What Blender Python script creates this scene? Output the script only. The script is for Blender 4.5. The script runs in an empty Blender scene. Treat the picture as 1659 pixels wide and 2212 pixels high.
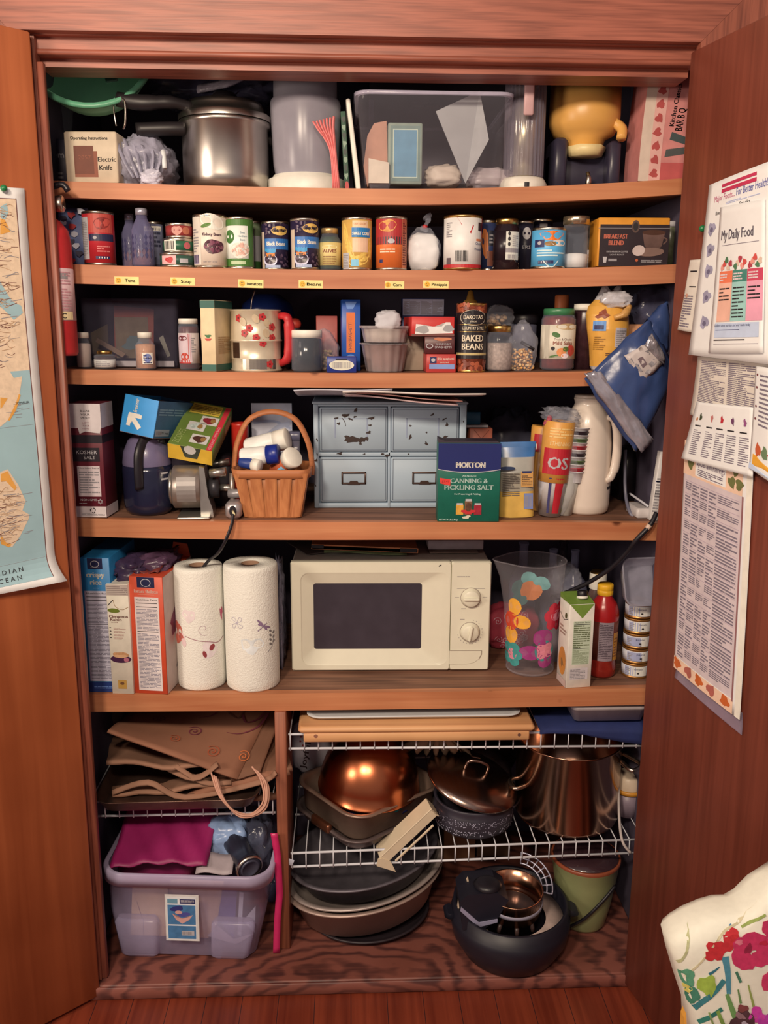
import bpy, math, random
from math import sin, cos, pi, radians as R_, sqrt, atan2
from mathutils import Vector as V, Matrix, Euler, noise
random.seed(7)
SC = bpy.context.scene
COL = SC.collection
# ---------------------------------------------------------------- camera model
FPX, CX, CY, DIST, ZC = 1887., 829.5, 1106., 1.75, 1.571
PIT, YAW, ROL = R_(12.07), R_(2.34), R_(-.297)
_f = V((sin(YAW)*cos(PIT), cos(YAW)*cos(PIT), -sin(PIT)))
_R = V((cos(YAW), -sin(YAW), 0))
_U = V((sin(YAW)*sin(PIT), cos(YAW)*sin(PIT), cos(PIT)))
RX = _R*cos(ROL)-_U*sin(ROL)
UX = _U*cos(ROL)+_R*sin(ROL)
CAM = V((0, -DIST, ZC))
def ray(px, py): return _f*FPX+RX*(px-CX)+UX*(CY-py)
def at(px, py, Y):
    d = ray(px, py); return CAM+d*((Y-CAM.y)/d.y)
def onz(px, py, Z):
    d = ray(px, py); return CAM+d*((Z-CAM.z)/d.z)
# ---------------------------------------------------------------- materials
WH = (232, 220, 203)
def lin(c):
    c = c/255.; return c/12.92 if c <= .04045 else ((c+.055)/1.055)**2.4
def col(rgb, k=.82):
    return tuple(min(.92, lin(c)/lin(w)*k) for c, w in zip(rgb, WH))
_m = {}
def mt(rgb, rough=.55, metal=0., var=.10, sc=40., alpha=1., trans=0., bump=0., coat=0., name=None):
    key = (rgb, rough, metal, var, sc, alpha, trans, bump, coat)
    if key in _m: return _m[key]
    m = bpy.data.materials.new(name or 'm%03d' % len(_m)); m.use_nodes = True
    nt = m.node_tree; b = nt.nodes['Principled BSDF']; c = col(rgb)
    tc = nt.nodes.new('ShaderNodeTexCoord'); n = nt.nodes.new('ShaderNodeTexNoise')
    n.inputs['Scale'].default_value = sc; n.inputs['Detail'].default_value = 4
    nt.links.new(tc.outputs['Object'], n.inputs['Vector'])
    r = nt.nodes.new('ShaderNodeValToRGB')
    r.color_ramp.elements[0].position = .3; r.color_ramp.elements[1].position = .7
    r.color_ramp.elements[0].color = tuple(x*(1-var) for x in c)+(1,)
    r.color_ramp.elements[1].color = tuple(min(1, x*(1+var*.6)) for x in c)+(1,)
    nt.links.new(n.outputs['Fac'], r.inputs['Fac']); nt.links.new(r.outputs['Color'], b.inputs['Base Color'])
    b.inputs['Roughness'].default_value = rough; b.inputs['Metallic'].default_value = metal
    b.inputs['Coat Weight'].default_value = coat
    if trans: b.inputs['Transmission Weight'].default_value = trans; b.inputs['IOR'].default_value = 1.3
    if bump:
        bp = nt.nodes.new('ShaderNodeBump'); bp.inputs['Strength'].default_value = bump; bp.inputs['Distance'].default_value = .004
        nt.links.new(n.outputs['Fac'], bp.inputs['Height']); nt.links.new(bp.outputs['Normal'], b.inputs['Normal'])
    if alpha < 1:
        o = nt.nodes['Material Output']; t = nt.nodes.new('ShaderNodeBsdfTransparent'); x = nt.nodes.new('ShaderNodeMixShader')
        fr = nt.nodes.new('ShaderNodeLayerWeight'); fr.inputs['Blend'].default_value = .35
        ma = nt.nodes.new('ShaderNodeMath'); ma.operation = 'MULTIPLY_ADD'; ma.use_clamp = True
        ma.inputs[1].default_value = .22 if alpha < .2 else .5; ma.inputs[2].default_value = alpha
        nt.links.new(fr.outputs['Facing'], ma.inputs[0]); nt.links.new(ma.outputs[0], x.inputs[0])
        nt.links.new(t.outputs[0], x.inputs[1]); nt.links.new(b.outputs[0], x.inputs[2]); nt.links.new(x.outputs[0], o.inputs[0])
    _m[key] = m; return m
def wood(rgb, dark, axis=0, scale=1., rough=.5, knots=False, strength=.6, cathedral=False, bump=.12, dirt=0.):
    key = ('w', rgb, dark, axis, scale, rough, knots, strength, cathedral, dirt)
    if key in _m: return _m[key]
    m = bpy.data.materials.new('wood%02d' % len(_m)); m.use_nodes = True; nt = m.node_tree; L = nt.links.new
    b = nt.nodes['Principled BSDF']; b.inputs['Roughness'].default_value = rough
    N = nt.nodes.new
    tc = N('ShaderNodeTexCoord'); mp = N('ShaderNodeMapping')
    s = [150*scale]*3; s[axis] = 5*scale; mp.inputs['Scale'].default_value = s
    L(tc.outputs['Object'], mp.inputs['Vector'])
    n = N('ShaderNodeTexNoise'); n.inputs['Scale'].default_value = 1.; n.inputs['Detail'].default_value = 6; n.inputs['Distortion'].default_value = .6
    L(mp.outputs[0], n.inputs['Vector'])
    m2 = N('ShaderNodeMapping'); s2 = [9*scale]*3; s2[axis] = (5. if cathedral else 1.1)*scale; m2.inputs['Scale'].default_value = s2
    L(tc.outputs['Object'], m2.inputs['Vector'])
    w = N('ShaderNodeTexWave'); w.wave_type = 'RINGS' if cathedral else 'BANDS'
    w.bands_direction = 'DIAGONAL'; w.rings_direction = 'SPHERICAL' if cathedral else 'Z'
    w.inputs['Scale'].default_value = 1.6 if not cathedral else 2.2; w.inputs['Distortion'].default_value = 7 if not cathedral else 11; w.inputs['Detail'].default_value = 3
    w.inputs['Detail Scale'].default_value = 1.2
    L(m2.outputs[0], w.inputs['Vector'])
    mx = N('ShaderNodeMix'); mx.data_type = 'FLOAT'; mx.inputs[0].default_value = .42 if cathedral else .14
    L(n.outputs['Fac'], mx.inputs[2]); L(w.outputs['Fac'], mx.inputs[3])
    r = N('ShaderNodeValToRGB'); c = col(rgb); d = col(dark)
    r.color_ramp.elements[0].position = .25; r.color_ramp.elements[1].position = .25+.6*max(.3, 1-strength*.5)
    r.color_ramp.elements[0].color = d+(1,); r.color_ramp.elements[1].color = c+(1,)
    L(mx.outputs[0], r.inputs['Fac']); out = r.outputs['Color']
    big = N('ShaderNodeTexNoise'); big.inputs['Scale'].default_value = 5; L(tc.outputs['Object'], big.inputs['Vector'])
    hs = N('ShaderNodeMix'); hs.data_type = 'RGBA'; hs.blend_type = 'MULTIPLY'; hs.inputs[0].default_value = .45+dirt
    rr = N('ShaderNodeValToRGB'); rr.color_ramp.elements[0].position = .35; rr.color_ramp.elements[1].position = .65
    rr.color_ramp.elements[0].color = (.62, .56, .5, 1); rr.color_ramp.elements[1].color = (1, 1, 1, 1)
    L(big.outputs['Fac'], rr.inputs['Fac']); L(out, hs.inputs[6]); L(rr.outputs['Color'], hs.inputs[7]); out = hs.outputs[2]
    if knots:
        m3 = N('ShaderNodeMapping'); m3.inputs['Scale'].default_value = (8, 8, 9); m3.inputs['Location'].default_value = (.3, .2, .37*scale)
        L(tc.outputs['Object'], m3.inputs['Vector'])
        vo = N('ShaderNodeTexVoronoi'); vo.inputs['Scale'].default_value = 1; vo.inputs['Randomness'].default_value = 1; L(m3.outputs[0], vo.inputs['Vector'])
        kr = N('ShaderNodeValToRGB'); kr.color_ramp.elements[0].position = .05; kr.color_ramp.elements[1].position = .11
        kr.color_ramp.elements[0].color = (.18, .09, .05, 1); kr.color_ramp.elements[1].color = (1, 1, 1, 1)
        L(vo.outputs['Distance'], kr.inputs['Fac'])
        k2 = N('ShaderNodeMix'); k2.data_type = 'RGBA'; k2.blend_type = 'MULTIPLY'; k2.inputs[0].default_value = .9
        L(out, k2.inputs[6]); L(kr.outputs['Color'], k2.inputs[7]); out = k2.outputs[2]
    L(out, b.inputs['Base Color'])
    bp = N('ShaderNodeBump'); bp.inputs['Strength'].default_value = bump; bp.inputs['Distance'].default_value = .002
    L(mx.outputs[0], bp.inputs['Height']); L(bp.outputs['Normal'], b.inputs['Normal'])
    _m[key] = m; return m
# frequently used
WHITE = mt((236, 222, 196), .5); CREAM = mt((232, 212, 175), .5); INK = mt((38, 32, 34), .6); GREY = mt((150, 140, 135), .6)
BLACK = mt((32, 28, 32), .4, var=.2); STEEL = mt((205, 185, 160), .28, 1., sc=90, var=.12); ALU = mt((190, 172, 150), .42, 1., sc=30, var=.2)
TIN = mt((215, 195, 165), .3, 1.); GOLD = mt((215, 170, 95), .32, 1.); RED = mt((190, 40, 42), .45); NAVY = mt((38, 42, 85), .5)
CLEAR = mt((205, 195, 198), .12, alpha=.12, var=.02); GLASS = mt((200, 200, 205), .05, alpha=.10, var=.02); MILKY = mt((196, 186, 192), .3, alpha=.42, var=.05)
FILM = mt((215, 208, 215), .12, alpha=.14, var=.3, sc=60, bump=.8); CARD = mt((186, 130, 88), .8, sc=25); LGREY = mt((188, 178, 170), .6)
# ---------------------------------------------------------------- mesh builder
class M:
    def __init__(s): s.v = []; s.f = []; s.mi = []; s.ms = []; s.sm = []
    def _mi(s, m):
        if m not in s.ms: s.ms.append(m)
        return s.ms.index(m)
    def add(s, vs, fs, m, smooth=False):
        o = len(s.v); s.v += [V(p) for p in vs]; k = s._mi(m)
        for i, f in enumerate(fs):
            s.f.append([o+j for j in f]); s.mi.append(k); s.sm.append(smooth)
        return s
    def box(s, x0, x1, y0, y1, z0, z1, m, c=0.):
        if c > 0:
            w, d = (x1-x0)/2, (y1-y0)/2; cx, cy = (x0+x1)/2, (y0+y1)/2
            return s.loft([(z0, w-c, d-c, c, cx, cy), (z0+c, w, d, c*1.5, cx, cy), (z1-c, w, d, c*1.5, cx, cy), (z1, w-c, d-c, c, cx, cy)], m, n=3)
        p = [(x, y, z) for x in (x0, x1) for y in (y0, y1) for z in (z0, z1)]
        return s.add(p, [(0, 4, 5, 1), (2, 3, 7, 6), (0, 1, 3, 2), (4, 6, 7, 5), (1, 5, 7, 3), (0, 2, 6, 4)], m)
    def loft(s, rings, m, n=4, cap0=True, cap1=True, smooth=True):
        """rings: (z, half_w, half_d, corner_r[, cx, cy]) rounded rectangles"""
        vs = []; fs = []; K = 4*(n+1)
        for rg in rings:
            z, w, d, r = rg[:4]; cx, cy = rg[4:6] if len(rg) > 4 else (0, 0); r = min(r, w, d)
            for q, (sx, sy) in enumerate(((1, 1), (-1, 1), (-1, -1), (1, -1))):
                for k in range(n+1):
                    a = q*pi/2+k/n*pi/2
                    vs.append((cx+sx*(w-r)+r*cos(a), cy+sy*(d-r)+r*sin(a), z))
        for i in range(len(rings)-1):
            for k in range(K): fs.append((i*K+k, i*K+(k+1) % K, (i+1)*K+(k+1) % K, (i+1)*K+k))
        s.add(vs, fs, m, smooth)
        o = len(s.v)-len(vs); mi = s._mi(m)
        if cap0: s.f.append([o+k for k in range(K)][::-1]); s.mi.append(mi); s.sm.append(False)
        if cap1: s.f.append([o+(len(rings)-1)*K+k for k in range(K)]); s.mi.append(mi); s.sm.append(False)
        return s
    def lathe(s, prof, m, n=36, c=(0, 0, 0), ex=1., rib=None, smooth=True):
        """prof: list (r,z[,mat]) ; mat of a point colours the segment after it"""
        cur = m; segs = []
        vs = []
        for p in prof:
            for k in range(n):
                a = 2*pi*k/n; r = p[0]
                if rib and r > .002: r *= 1+rib[1]*cos(rib[0]*a)
                vs.append((c[0]+r*cos(a)*ex, c[1]+r*sin(a), c[2]+p[1]))
        for i in range(len(prof)-1):
            if len(prof[i]) > 2: cur = prof[i][2]
            fs = []
            for k in range(n): fs.append((i*n+k, i*n+(k+1) % n, (i+1)*n+(k+1) % n, (i+1)*n+k))
            segs.append((fs, cur))
        o = len(s.v); s.v += [V(p) for p in vs]
        for fs, mm in segs:
            k = s._mi(mm)
            for f in fs: s.f.append([o+j for j in f]); s.mi.append(k); s.sm.append(smooth)
        return s
    def tube(s, pts, r, m, n=8, smooth=True, sub=0, flat=1.):
        P = [V(p) for p in pts]
        if sub:
            Q = []
            for i in range(len(P)-1):
                a, b, c, d = P[max(i-1, 0)], P[i], P[i+1], P[min(i+2, len(P)-1)]
                for k in range(sub):
                    t = k/sub
                    Q.append(.5*((2*b)+(c-a)*t+(2*a-5*b+4*c-d)*t*t+(3*b-a-3*c+d)*t**3))
            P = Q+[P[-1]]
        vs = []; up = V((0, 0, 1)); 
        t0 = (P[1]-P[0]).normalized(); nx = t0.orthogonal().normalized()
        for i, p in enumerate(P):
            t = (P[min(i+1, len(P)-1)]-P[max(i-1, 0)]).normalized()
            nx = (nx-t*nx.dot(t))
            nx = nx.normalized() if nx.length > 1e-6 else t.orthogonal().normalized()
            bn = t.cross(nx); rr = r[i*len(r)//len(P)] if isinstance(r, (list, tuple)) else r
            for k in range(n):
                a = 2*pi*k/n; vs.append(p+nx*rr*cos(a)+bn*rr*flat*sin(a))
        fs = [(i*n+k, i*n+(k+1) % n, (i+1)*n+(k+1) % n, (i+1)*n+k) for i in range(len(P)-1) for k in range(n)]
        fs += [tuple(range(n))[::-1], tuple((len(P)-1)*n+k for k in range(n))]
        return s.add(vs, fs, m, smooth)
    def prism(s, pts, y0, y1, m, ax='y', smooth=False):
        """outline in (x,z) extruded along y (or (x,y) along z, (y,z) along x)"""
        n = len(pts)
        g = {'y': lambda a, b, t: (a, t, b), 'z': lambda a, b, t: (a, b, t), 'x': lambda a, b, t: (t, a, b)}[ax]
        vs = [g(a, b, y0) for a, b in pts]+[g(a, b, y1) for a, b in pts]
        fs = [(k, (k+1) % n, n+(k+1) % n, n+k) for k in range(n)]+[tuple(range(n))[::-1], tuple(range(n, 2*n))]
        return s.add(vs, fs, m, smooth)
    def blob(s, rx, ry, rz, m, c=(0, 0, 0), amp=.15, fr=3., seed=0, pw=.6, n=28, pinch=0., flatb=False, nz=18):
        vs = []; o = V((seed*3.1, seed*1.7, seed*.9))
        for i in range(nz+1):
            t = -pi/2+pi*i/nz; zt = sin(t); rt = max(cos(t), 0)**pw
            if pinch and zt > .3: rt *= 1-pinch*((zt-.3)/.7)**1.0*.9
            for k in range(n):
                a = 2*pi*k/n; ca, sa = cos(a), sin(a)
                q = V((abs(ca)**pw*(1 if ca > 0 else -1)*rt, abs(sa)**pw*(1 if sa > 0 else -1)*rt, zt))
                d = noise.fractal(q*fr+o, .6, 2., 3)*amp+abs(noise.noise(q*fr*1.7+o))*amp
                q2 = q*(1+d) if rt > .02 or 1 else q
                vs.append((c[0]+q2.x*rx, c[1]+q2.y*ry, c[2]+max(q2.z, -1 if flatb else -9)*rz))
        fs = [(i*n+k, i*n+(k+1) % n, (i+1)*n+(k+1) % n, (i+1)*n+k) for i in range(nz) for k in range(n)]
        return s.add(vs, fs, m, True)
    def sheet(s, fn, nu, nv, m, th=.0006, smooth=True):
        """fn(u,v in 0..1)->point; double sided thin sheet with thickness"""
        g = [[V(fn(i/nu, j/nv)) for j in range(nv+1)] for i in range(nu+1)]
        W = nv+1; top = []; bot = []
        for i in range(nu+1):
            for j in range(nv+1):
                a = g[min(i+1, nu)][j]-g[max(i-1, 0)][j]; b = g[i][min(j+1, nv)]-g[i][max(j-1, 0)]
                nn = a.cross(b); nn = nn.normalized() if nn.length > 1e-12 else V((0, 0, 1))
                top.append(g[i][j]+nn*th/2); bot.append(g[i][j]-nn*th/2)
        fs = []; K = len(top)
        for i in range(nu):
            for j in range(nv):
                a, b, c, d = i*W+j, (i+1)*W+j, (i+1)*W+j+1, i*W+j+1
                fs += [(a, b, c, d), (K+d, K+c, K+b, K+a)]
        for i in range(nu): fs += [(i*W, K+i*W, K+(i+1)*W, (i+1)*W), (i*W+nv, (i+1)*W+nv, K+(i+1)*W+nv, K+i*W+nv)]
        for j in range(nv): fs += [(j, j+1, K+j+1, K+j), (nu*W+j, K+nu*W+j, K+nu*W+j+1, nu*W+j+1)]
        return s.add(top+bot, fs, m, smooth)
    def xf(s, mat, start=0):
        for i in range(start, len(s.v)): s.v[i] = mat @ s.v[i]
        return s
    def build(s, name, parent=None, fixn=True):
        me = bpy.data.meshes.new(name); me.from_pydata([tuple(p) for p in s.v], [], s.f)
        for m in s.ms: me.materials.append(m)
        me.polygons.foreach_set('material_index', s.mi); me.polygons.foreach_set('use_smooth', s.sm)
        me.update()
        o = bpy.data.objects.new(name, me); COL.objects.link(o)
        if parent: o.parent = parent
        return o
# ---------------------------------------------------------------- text outlines
_txt = {}
def glyphs(st):
    if st in _txt: return _txt[st]
    cu = bpy.data.curves.new('t', 'FONT'); cu.body = st; cu.resolution_u = 2; cu.fill_mode = 'FRONT'
    ob = bpy.data.objects.new('t', cu); COL.objects.link(ob)
    bpy.context.view_layer.update()
    me = bpy.data.meshes.new_from_object(ob.evaluated_get(bpy.context.evaluated_depsgraph_get()))
    vs = [(v.co.x, v.co.y) for v in me.vertices]; fs = [tuple(p.vertices) for p in me.polygons]
    bpy.data.objects.remove(ob); bpy.data.meshes.remove(me); bpy.data.curves.remove(cu)
    x0 = min(v[0] for v in vs); x1 = max(v[0] for v in vs)
    _txt[st] = ([((x-x0)/(x1-x0), y) for x, y in vs], fs, x1-x0); return _txt[st]
# ---------------------------------------------------------------- decals on a surface fn(u,v,offset)
class D:
    def __init__(s, m, fn, step=None): s.m = m; s.fn = fn; s.o = .0004; s.step = step; s.c = 0; s.vs = None
    def _j(s): s.c += 1; return s.o+(s.c % 7)*.00003
    def up(s, k=1): s.o += .00022*k; return s
    def rect(s, u0, v0, u1, v1, mat):
        n = max(1, int(abs(u1-u0)/s.step)+1) if s.step else 1
        q = max(1, int(abs(v1-v0)/s.vs)+1) if s.vs else 1
        for j in range(q):
            a, b = v0+(v1-v0)*j/q, v0+(v1-v0)*(j+1)/q; vs = []
            for i in range(n+1):
                u = u0+(u1-u0)*i/n; vs += [s.fn(u, a, s.o), s.fn(u, b, s.o)]
            s.m.add(vs, [(2*i, 2*i+2, 2*i+3, 2*i+1) for i in range(n)], mat)
        return s
    def poly(s, pts, mat):
        cu = sum(p[0] for p in pts)/len(pts); cv = sum(p[1] for p in pts)/len(pts); n = len(pts); oo = s._j()
        s.m.add([s.fn(u, v, oo) for u, v in pts]+[s.fn(cu, cv, oo)], [(k, (k+1) % n, n) for k in range(n)], mat); return s
    def ell(s, cu, cv, a, b, mat, n=20, rot=0., wob=0.):
        pts = []
        for k in range(n):
            t = 2*pi*k/n; w = 1+wob*sin(3*t+cu*90)+wob*.7*cos(5*t+cv*70); x, y = a*cos(t)*w, b*sin(t)*w
            pts.append((cu+x*cos(rot)-y*sin(rot), cv+x*sin(rot)+y*cos(rot)))
        return s.poly(pts, mat)
    def text(s, cu, v, h, st, mat, w=None, rot=0., left=False, bold=0.):
        g, fs, W = glyphs(st); k = h/.72; w = w or W*k; u0 = 0 if left else -w/2
        for du in ((0,) if not bold else (-bold, 0, bold)):
            P = []
            for x, y in g:
                a, b = u0+x*w+du, y*k
                P.append(s.fn(cu+a*cos(rot)-b*sin(rot), v+a*sin(rot)+b*cos(rot), s.o))
            s.m.add(P, fs, mat)
        return s
    def lines(s, u0, v0, u1, v1, n, mat, fill=.55, seg=(.12, .5), full=.9):
        rh = (v1-v0)/n; rn = random.Random(int(abs(u0*1e4)+abs(v0*1e4)+n))
        for i in range(n):
            v = v0+i*rh; u = 0.; end = 1 if rn.random() < .7 else rn.uniform(.4, full)
            while u < end:
                L = min(rn.uniform(*seg), end-u)
                s.rect(u0+(u1-u0)*u, v, u0+(u1-u0)*(u+L), v+rh*fill, mat); u += L+.03
        return s
    def bars(s, u0, v0, u1, v1, mat, n=14):
        rn = random.Random(int(u0*1e4)+n); w = (u1-u0)/n
        for i in range(n): s.rect(u0+i*w, v0, u0+i*w+w*rn.uniform(.25, .8), v1, mat)
        return s
    def curve(s, pts, wd, mat, sub=6):
        P = [V((a, b, 0)) for a, b in pts]; Q = []
        for i in range(len(P)-1):
            a, b, c, d = P[max(i-1, 0)], P[i], P[i+1], P[min(i+2, len(P)-1)]
            for k in range(sub):
                t = k/sub; Q.append(.5*((2*b)+(c-a)*t+(2*a-5*b+4*c-d)*t*t+(3*b-a-3*c+d)*t**3))
        Q.append(P[-1]); vs = []; oo = s._j()
        for i, p in enumerate(Q):
            t = (Q[min(i+1, len(Q)-1)]-Q[max(i-1, 0)]).normalized(); w = wd if not isinstance(wd, tuple) else wd[0]+(wd[1]-wd[0])*i/len(Q)
            vs += [s.fn(p.x-t.y*w/2, p.y+t.x*w/2, oo), s.fn(p.x+t.y*w/2, p.y-t.x*w/2, oo)]
        s.m.add(vs, [(2*i, 2*i+2, 2*i+3, 2*i+1) for i in range(len(Q)-1)], mat); return s
def spiral(cu, cv, r, turns=1.8, a0=0., n=22): return [(cu+r*(i/n)*cos(a0+turns*2*pi*i/n), cv+r*(i/n)*sin(a0+turns*2*pi*i/n)) for i in range(n+1)]
def FR(y=0., x=0., z=0.): return lambda u, v, o: (x+u, y-o, z+v)                  # front (facing -y)
def RT(x, y=0., z=0.): return lambda u, v, o: (x+o, y+u, z+v)                    # right side (+x), u goes back
def LF(x=0., y=0., z=0.): return lambda u, v, o: (x-o, y-u, z+v)                 # left side, u from back to front
def RAY(m, y0=-1.):
    from mathutils.bvhtree import BVHTree
    t = BVHTree.FromPolygons([tuple(p) for p in m.v], m.f); L = [V((0, 0, 0))]
    def fn(u, v, o):
        h = t.ray_cast(V((u, y0, v)), V((0, 1, 0)))[0]
        if h is None: n = t.find_nearest(V((u, L[0].y, v)))[0]; h = n
        L[0] = h; return (h.x, h.y-o-.0006, h.z)
    return fn
def TP(z, x=0., y=0.): return lambda u, v, o: (x+u, y+v, z+o)
def CYL(r, z=0., a0=0., cx=0., cy=0.): return lambda u, v, o: (cx+(r+o)*sin(u/r+a0), cy-(r+o)*cos(u/r+a0), z+v)
# ---------------------------------------------------------------- scene graph
def tag(o, label, cat, group=None, kind=None):
    if kind: o['kind'] = kind
    if label: o['label'] = label
    if cat: o['category'] = cat
    if group: o['group'] = group
    return o
def put(name, label, cat, parts, loc=(0, 0, 0), rot=(0, 0, 0), group=None, kind=None, s=1.):
    """parts: one M, or list of (part_name, M[, [(sub_name, M)...]])"""
    if isinstance(parts, M): o = parts.build(name)
    else:
        o = bpy.data.objects.new(name, None); COL.objects.link(o); o.empty_display_size = .03
        for p in parts:
            c = p[1].build(p[0], o)
            if len(p) > 2:
                for q in p[2]: q[1].build(q[0], c)
    o.location = loc; o.rotation_euler = rot
    if s != 1.: o.scale = (s, s, s)
    return tag(o, label, cat, group, kind)
def struct(name, m, label=None): o = m.build(name); o['kind'] = 'structure'; return tag(o, label, None)
# shelf height as a function of x
SH = {1: (1.850, 1.842, 1.866), 2: (1.690, 1.682, 1.697), 3: (1.478, 1.4715, 1.480), 4: (1.159, 1.148, 1.144), 5: (.751, .748, .751), 0: (.09, .09, .09)}
def shz(i, x):
    l, c, r = SH[i]; t = (x-.03)/.62; return c+(l-c)*t*t if t < 0 else c+(r-c)*t*t
def P(pl, pr, pt, pb, sh, Y=None):
    """pixel box of an upright thing -> cx, width, height, Y, z of its base"""
    mx = (pl+pr)/2
    if Y is None: Y = onz(mx, pb, SH[sh][1]).y
    a = at(pl, (pt+pb)/2, Y).x; b = at(pr, (pt+pb)/2, Y).x; z = shz(sh, (a+b)/2)+.0005
    return (a+b)/2, b-a, at(mx, pt, Y).z-z, Y, z
# ================================================================ SETTING
OAK = wood((168, 94, 70), (122, 64, 48), 0, 1.4, .45, strength=.8); OAKV = wood((160, 88, 64), (116, 60, 44), 2, 1.4, .45, strength=.8)
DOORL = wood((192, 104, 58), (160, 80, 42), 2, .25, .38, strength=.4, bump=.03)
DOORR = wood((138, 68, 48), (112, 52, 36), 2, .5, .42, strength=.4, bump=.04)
PINE = wood((210, 138, 90), (186, 108, 66), 0, .5, .5, knots=True, strength=.35, bump=.04)
PTOP = wood((156, 108, 80), (96, 62, 46), 0, .7, .7, knots=False, strength=.6, dirt=.4)
DECKM = wood((140, 80, 64), (84, 46, 40), 0, .5, .5, strength=.9, cathedral=True, dirt=.2)
FLOORM = wood((140, 60, 36), (100, 36, 22), 1, .35, .35, strength=.6, bump=.04)
WALLM = mt((92, 80, 92), .8, var=.12, sc=6); POST = wood((170, 98, 66), (120, 64, 44), 2, .8, .5)
XL, XR, YB = -.612, .714, .60
m = M().box(-3.2, 3.2, -4.2, .62, 0, .0555, FLOORM)
for i in range(-30, 31): m.box(i*.083, i*.083+.0012, -4.2, -.001, .0555, .0558, BLACK)
struct('floor', m)
struct('ceiling', M().box(XL, XR, .1, YB, 2.17, 2.2, WALLM))
struct('wall_back', M().box(XL-.03, XR+.03, YB, YB+.03, .05, 2.2, WALLM))
struct('wall_left', M().box(XL-.03, XL, .02, YB, .055, 2.2, WALLM))
struct('wall_right', M().box(XR, XR+.03, .02, YB, .055, 2.2, WALLM))
# wall plaster around the opening
PL = mt((196, 170, 138), .8, var=.05)
m = M().box(-3.2, -.735, .012, .05, .055, 2.75, PL).box(.80, 3.2, .012, .05, .055, 2.75, PL).box(-.735, .80, .012, .05, 2.225, 2.75, PL)
struct('wall_front', m)
# casing (mitred)
m = M().prism([(-.74, 2.232), (-.612, 2.09), (.658, 2.09), (.80, 2.232)], 0, .02, OAK, 'y')
m.box(-.73, .79, -.003, 0, 2.206, 2.226, OAK)
struct('trim_1', m)
struct('trim_2', M().prism([(-.74, .056), (-.612, .056), (-.612, 2.0895), (-.74, 2.2315)], 0, .02, OAKV))
struct('trim_3', M().prism([(.658, .056), (.80, .056), (.80, 2.2315), (.658, 2.0895)], 0, .02, OAKV))
# head jamb with its stop and inner lip
m = M().box(-.60, .68, .02, .14, 2.088, 2.10, OAK).box(-.6, .68, .034, .06, 2.066, 2.088, OAK)
m.box(-.6, .68, .030, .066, 2.058, 2.068, OAK, .003).box(-.58, .66, .06, .13, 2.044, 2.062, OAK)
struct('trim_4', m)
struct('trim_5', M().box(-.611, -.574, .0205, .045, .0905, 2.086, OAKV).box(-.576, -.562, .024, .04, .0905, 2.044, OAKV, .002))
struct('trim_6', M().box(.662, .713, .0205, .05, .0905, 2.086, OAKV))
m = M().box(XL, XR, .003, YB, .056, .088, DECKM, .004)
struct('trim_7', m)
struct('trim_8', M().box(-.604, .69, -.006, .002, .058, .0885, DECKM, .002))
# ---- doors
def door(n, hx, hz, dx, dy, th, side, mat, W=.62):
    X = V((dx, dy, 0)); Z = V((0, 0, 1)); Yv = Z.cross(X)
    mw = Matrix((X, Yv, Z)).transposed().to_4x4(); mw.translation = V((hx, 0, 0))
    m = M()
    y0, y1 = (-th, 0) if side > 0 else (0, th)
    m.box(0, W, y0, y1, .066, hz, mat, .0025)
    o = m.build(n); o['kind'] = 'structure'; o.matrix_world = mw
    h = M()
    h.tube([(W-.06, y1+.02 if side > 0 else y0-.02, 1.02), (W-.06, y1 if side > 0 else y0, 1.02)], .008, STEEL)
    h.blob(.024, .018, .024, STEEL, (W-.06, (y1+.035) if side > 0 else y0-.035, 1.02), amp=0)
    h.build('door_knob', o)
    return mw
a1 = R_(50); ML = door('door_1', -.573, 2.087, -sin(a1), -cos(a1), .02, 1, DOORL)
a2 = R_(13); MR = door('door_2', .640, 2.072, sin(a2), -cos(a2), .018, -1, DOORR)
# ---- shelves
def shelf(i, th, zb, label, mat=PINE):
    def bar(m, y0, y1, dz0, dz1, mt_):
        n = 24; vs = []
        for k in range(n+1):
            x = XL+(XR-XL)*k/n; z = shz(i, x)
            vs += [(x, y0, z-dz1), (x, y1, z-dz1), (x, y1, z-dz0), (x, y0, z-dz0)]
        fs = [(4*k+a, 4*k+4+a, 4*k+4+(a+1) % 4, 4*k+(a+1) % 4) for k in range(n) for a in range(4)]+[(3, 2, 1, 0), (4*n, 4*n+1, 4*n+2, 4*n+3)]
        m.add(vs, fs, mt_)
        return m
    put('shelf', label, 'shelf', [('board', bar(M(), .139, YB, 0, .024, PTOP)), ('front_edge', bar(M(), .12, .1388, 0, th, mat))])
PINEB = wood((206, 134, 90), (180, 104, 66), 0, .5, .5, knots=True, strength=.45, bump=.04)
shelf(1, .031, 0, 'sagging top pine shelf carrying the pressure cooker and clear bin')
shelf(2, .038, 0, 'pine shelf with yellow handwritten stickers under the row of cans', PINEB)
shelf(3, .031, 0, 'pine shelf below the stickered one, carrying jars and spaghetti boxes')
shelf(4, .040, 0, 'pine shelf with a worn top under the pale blue drawers')
shelf(5, .042, 0, 'pine shelf with a worn top under the white microwave')
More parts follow.
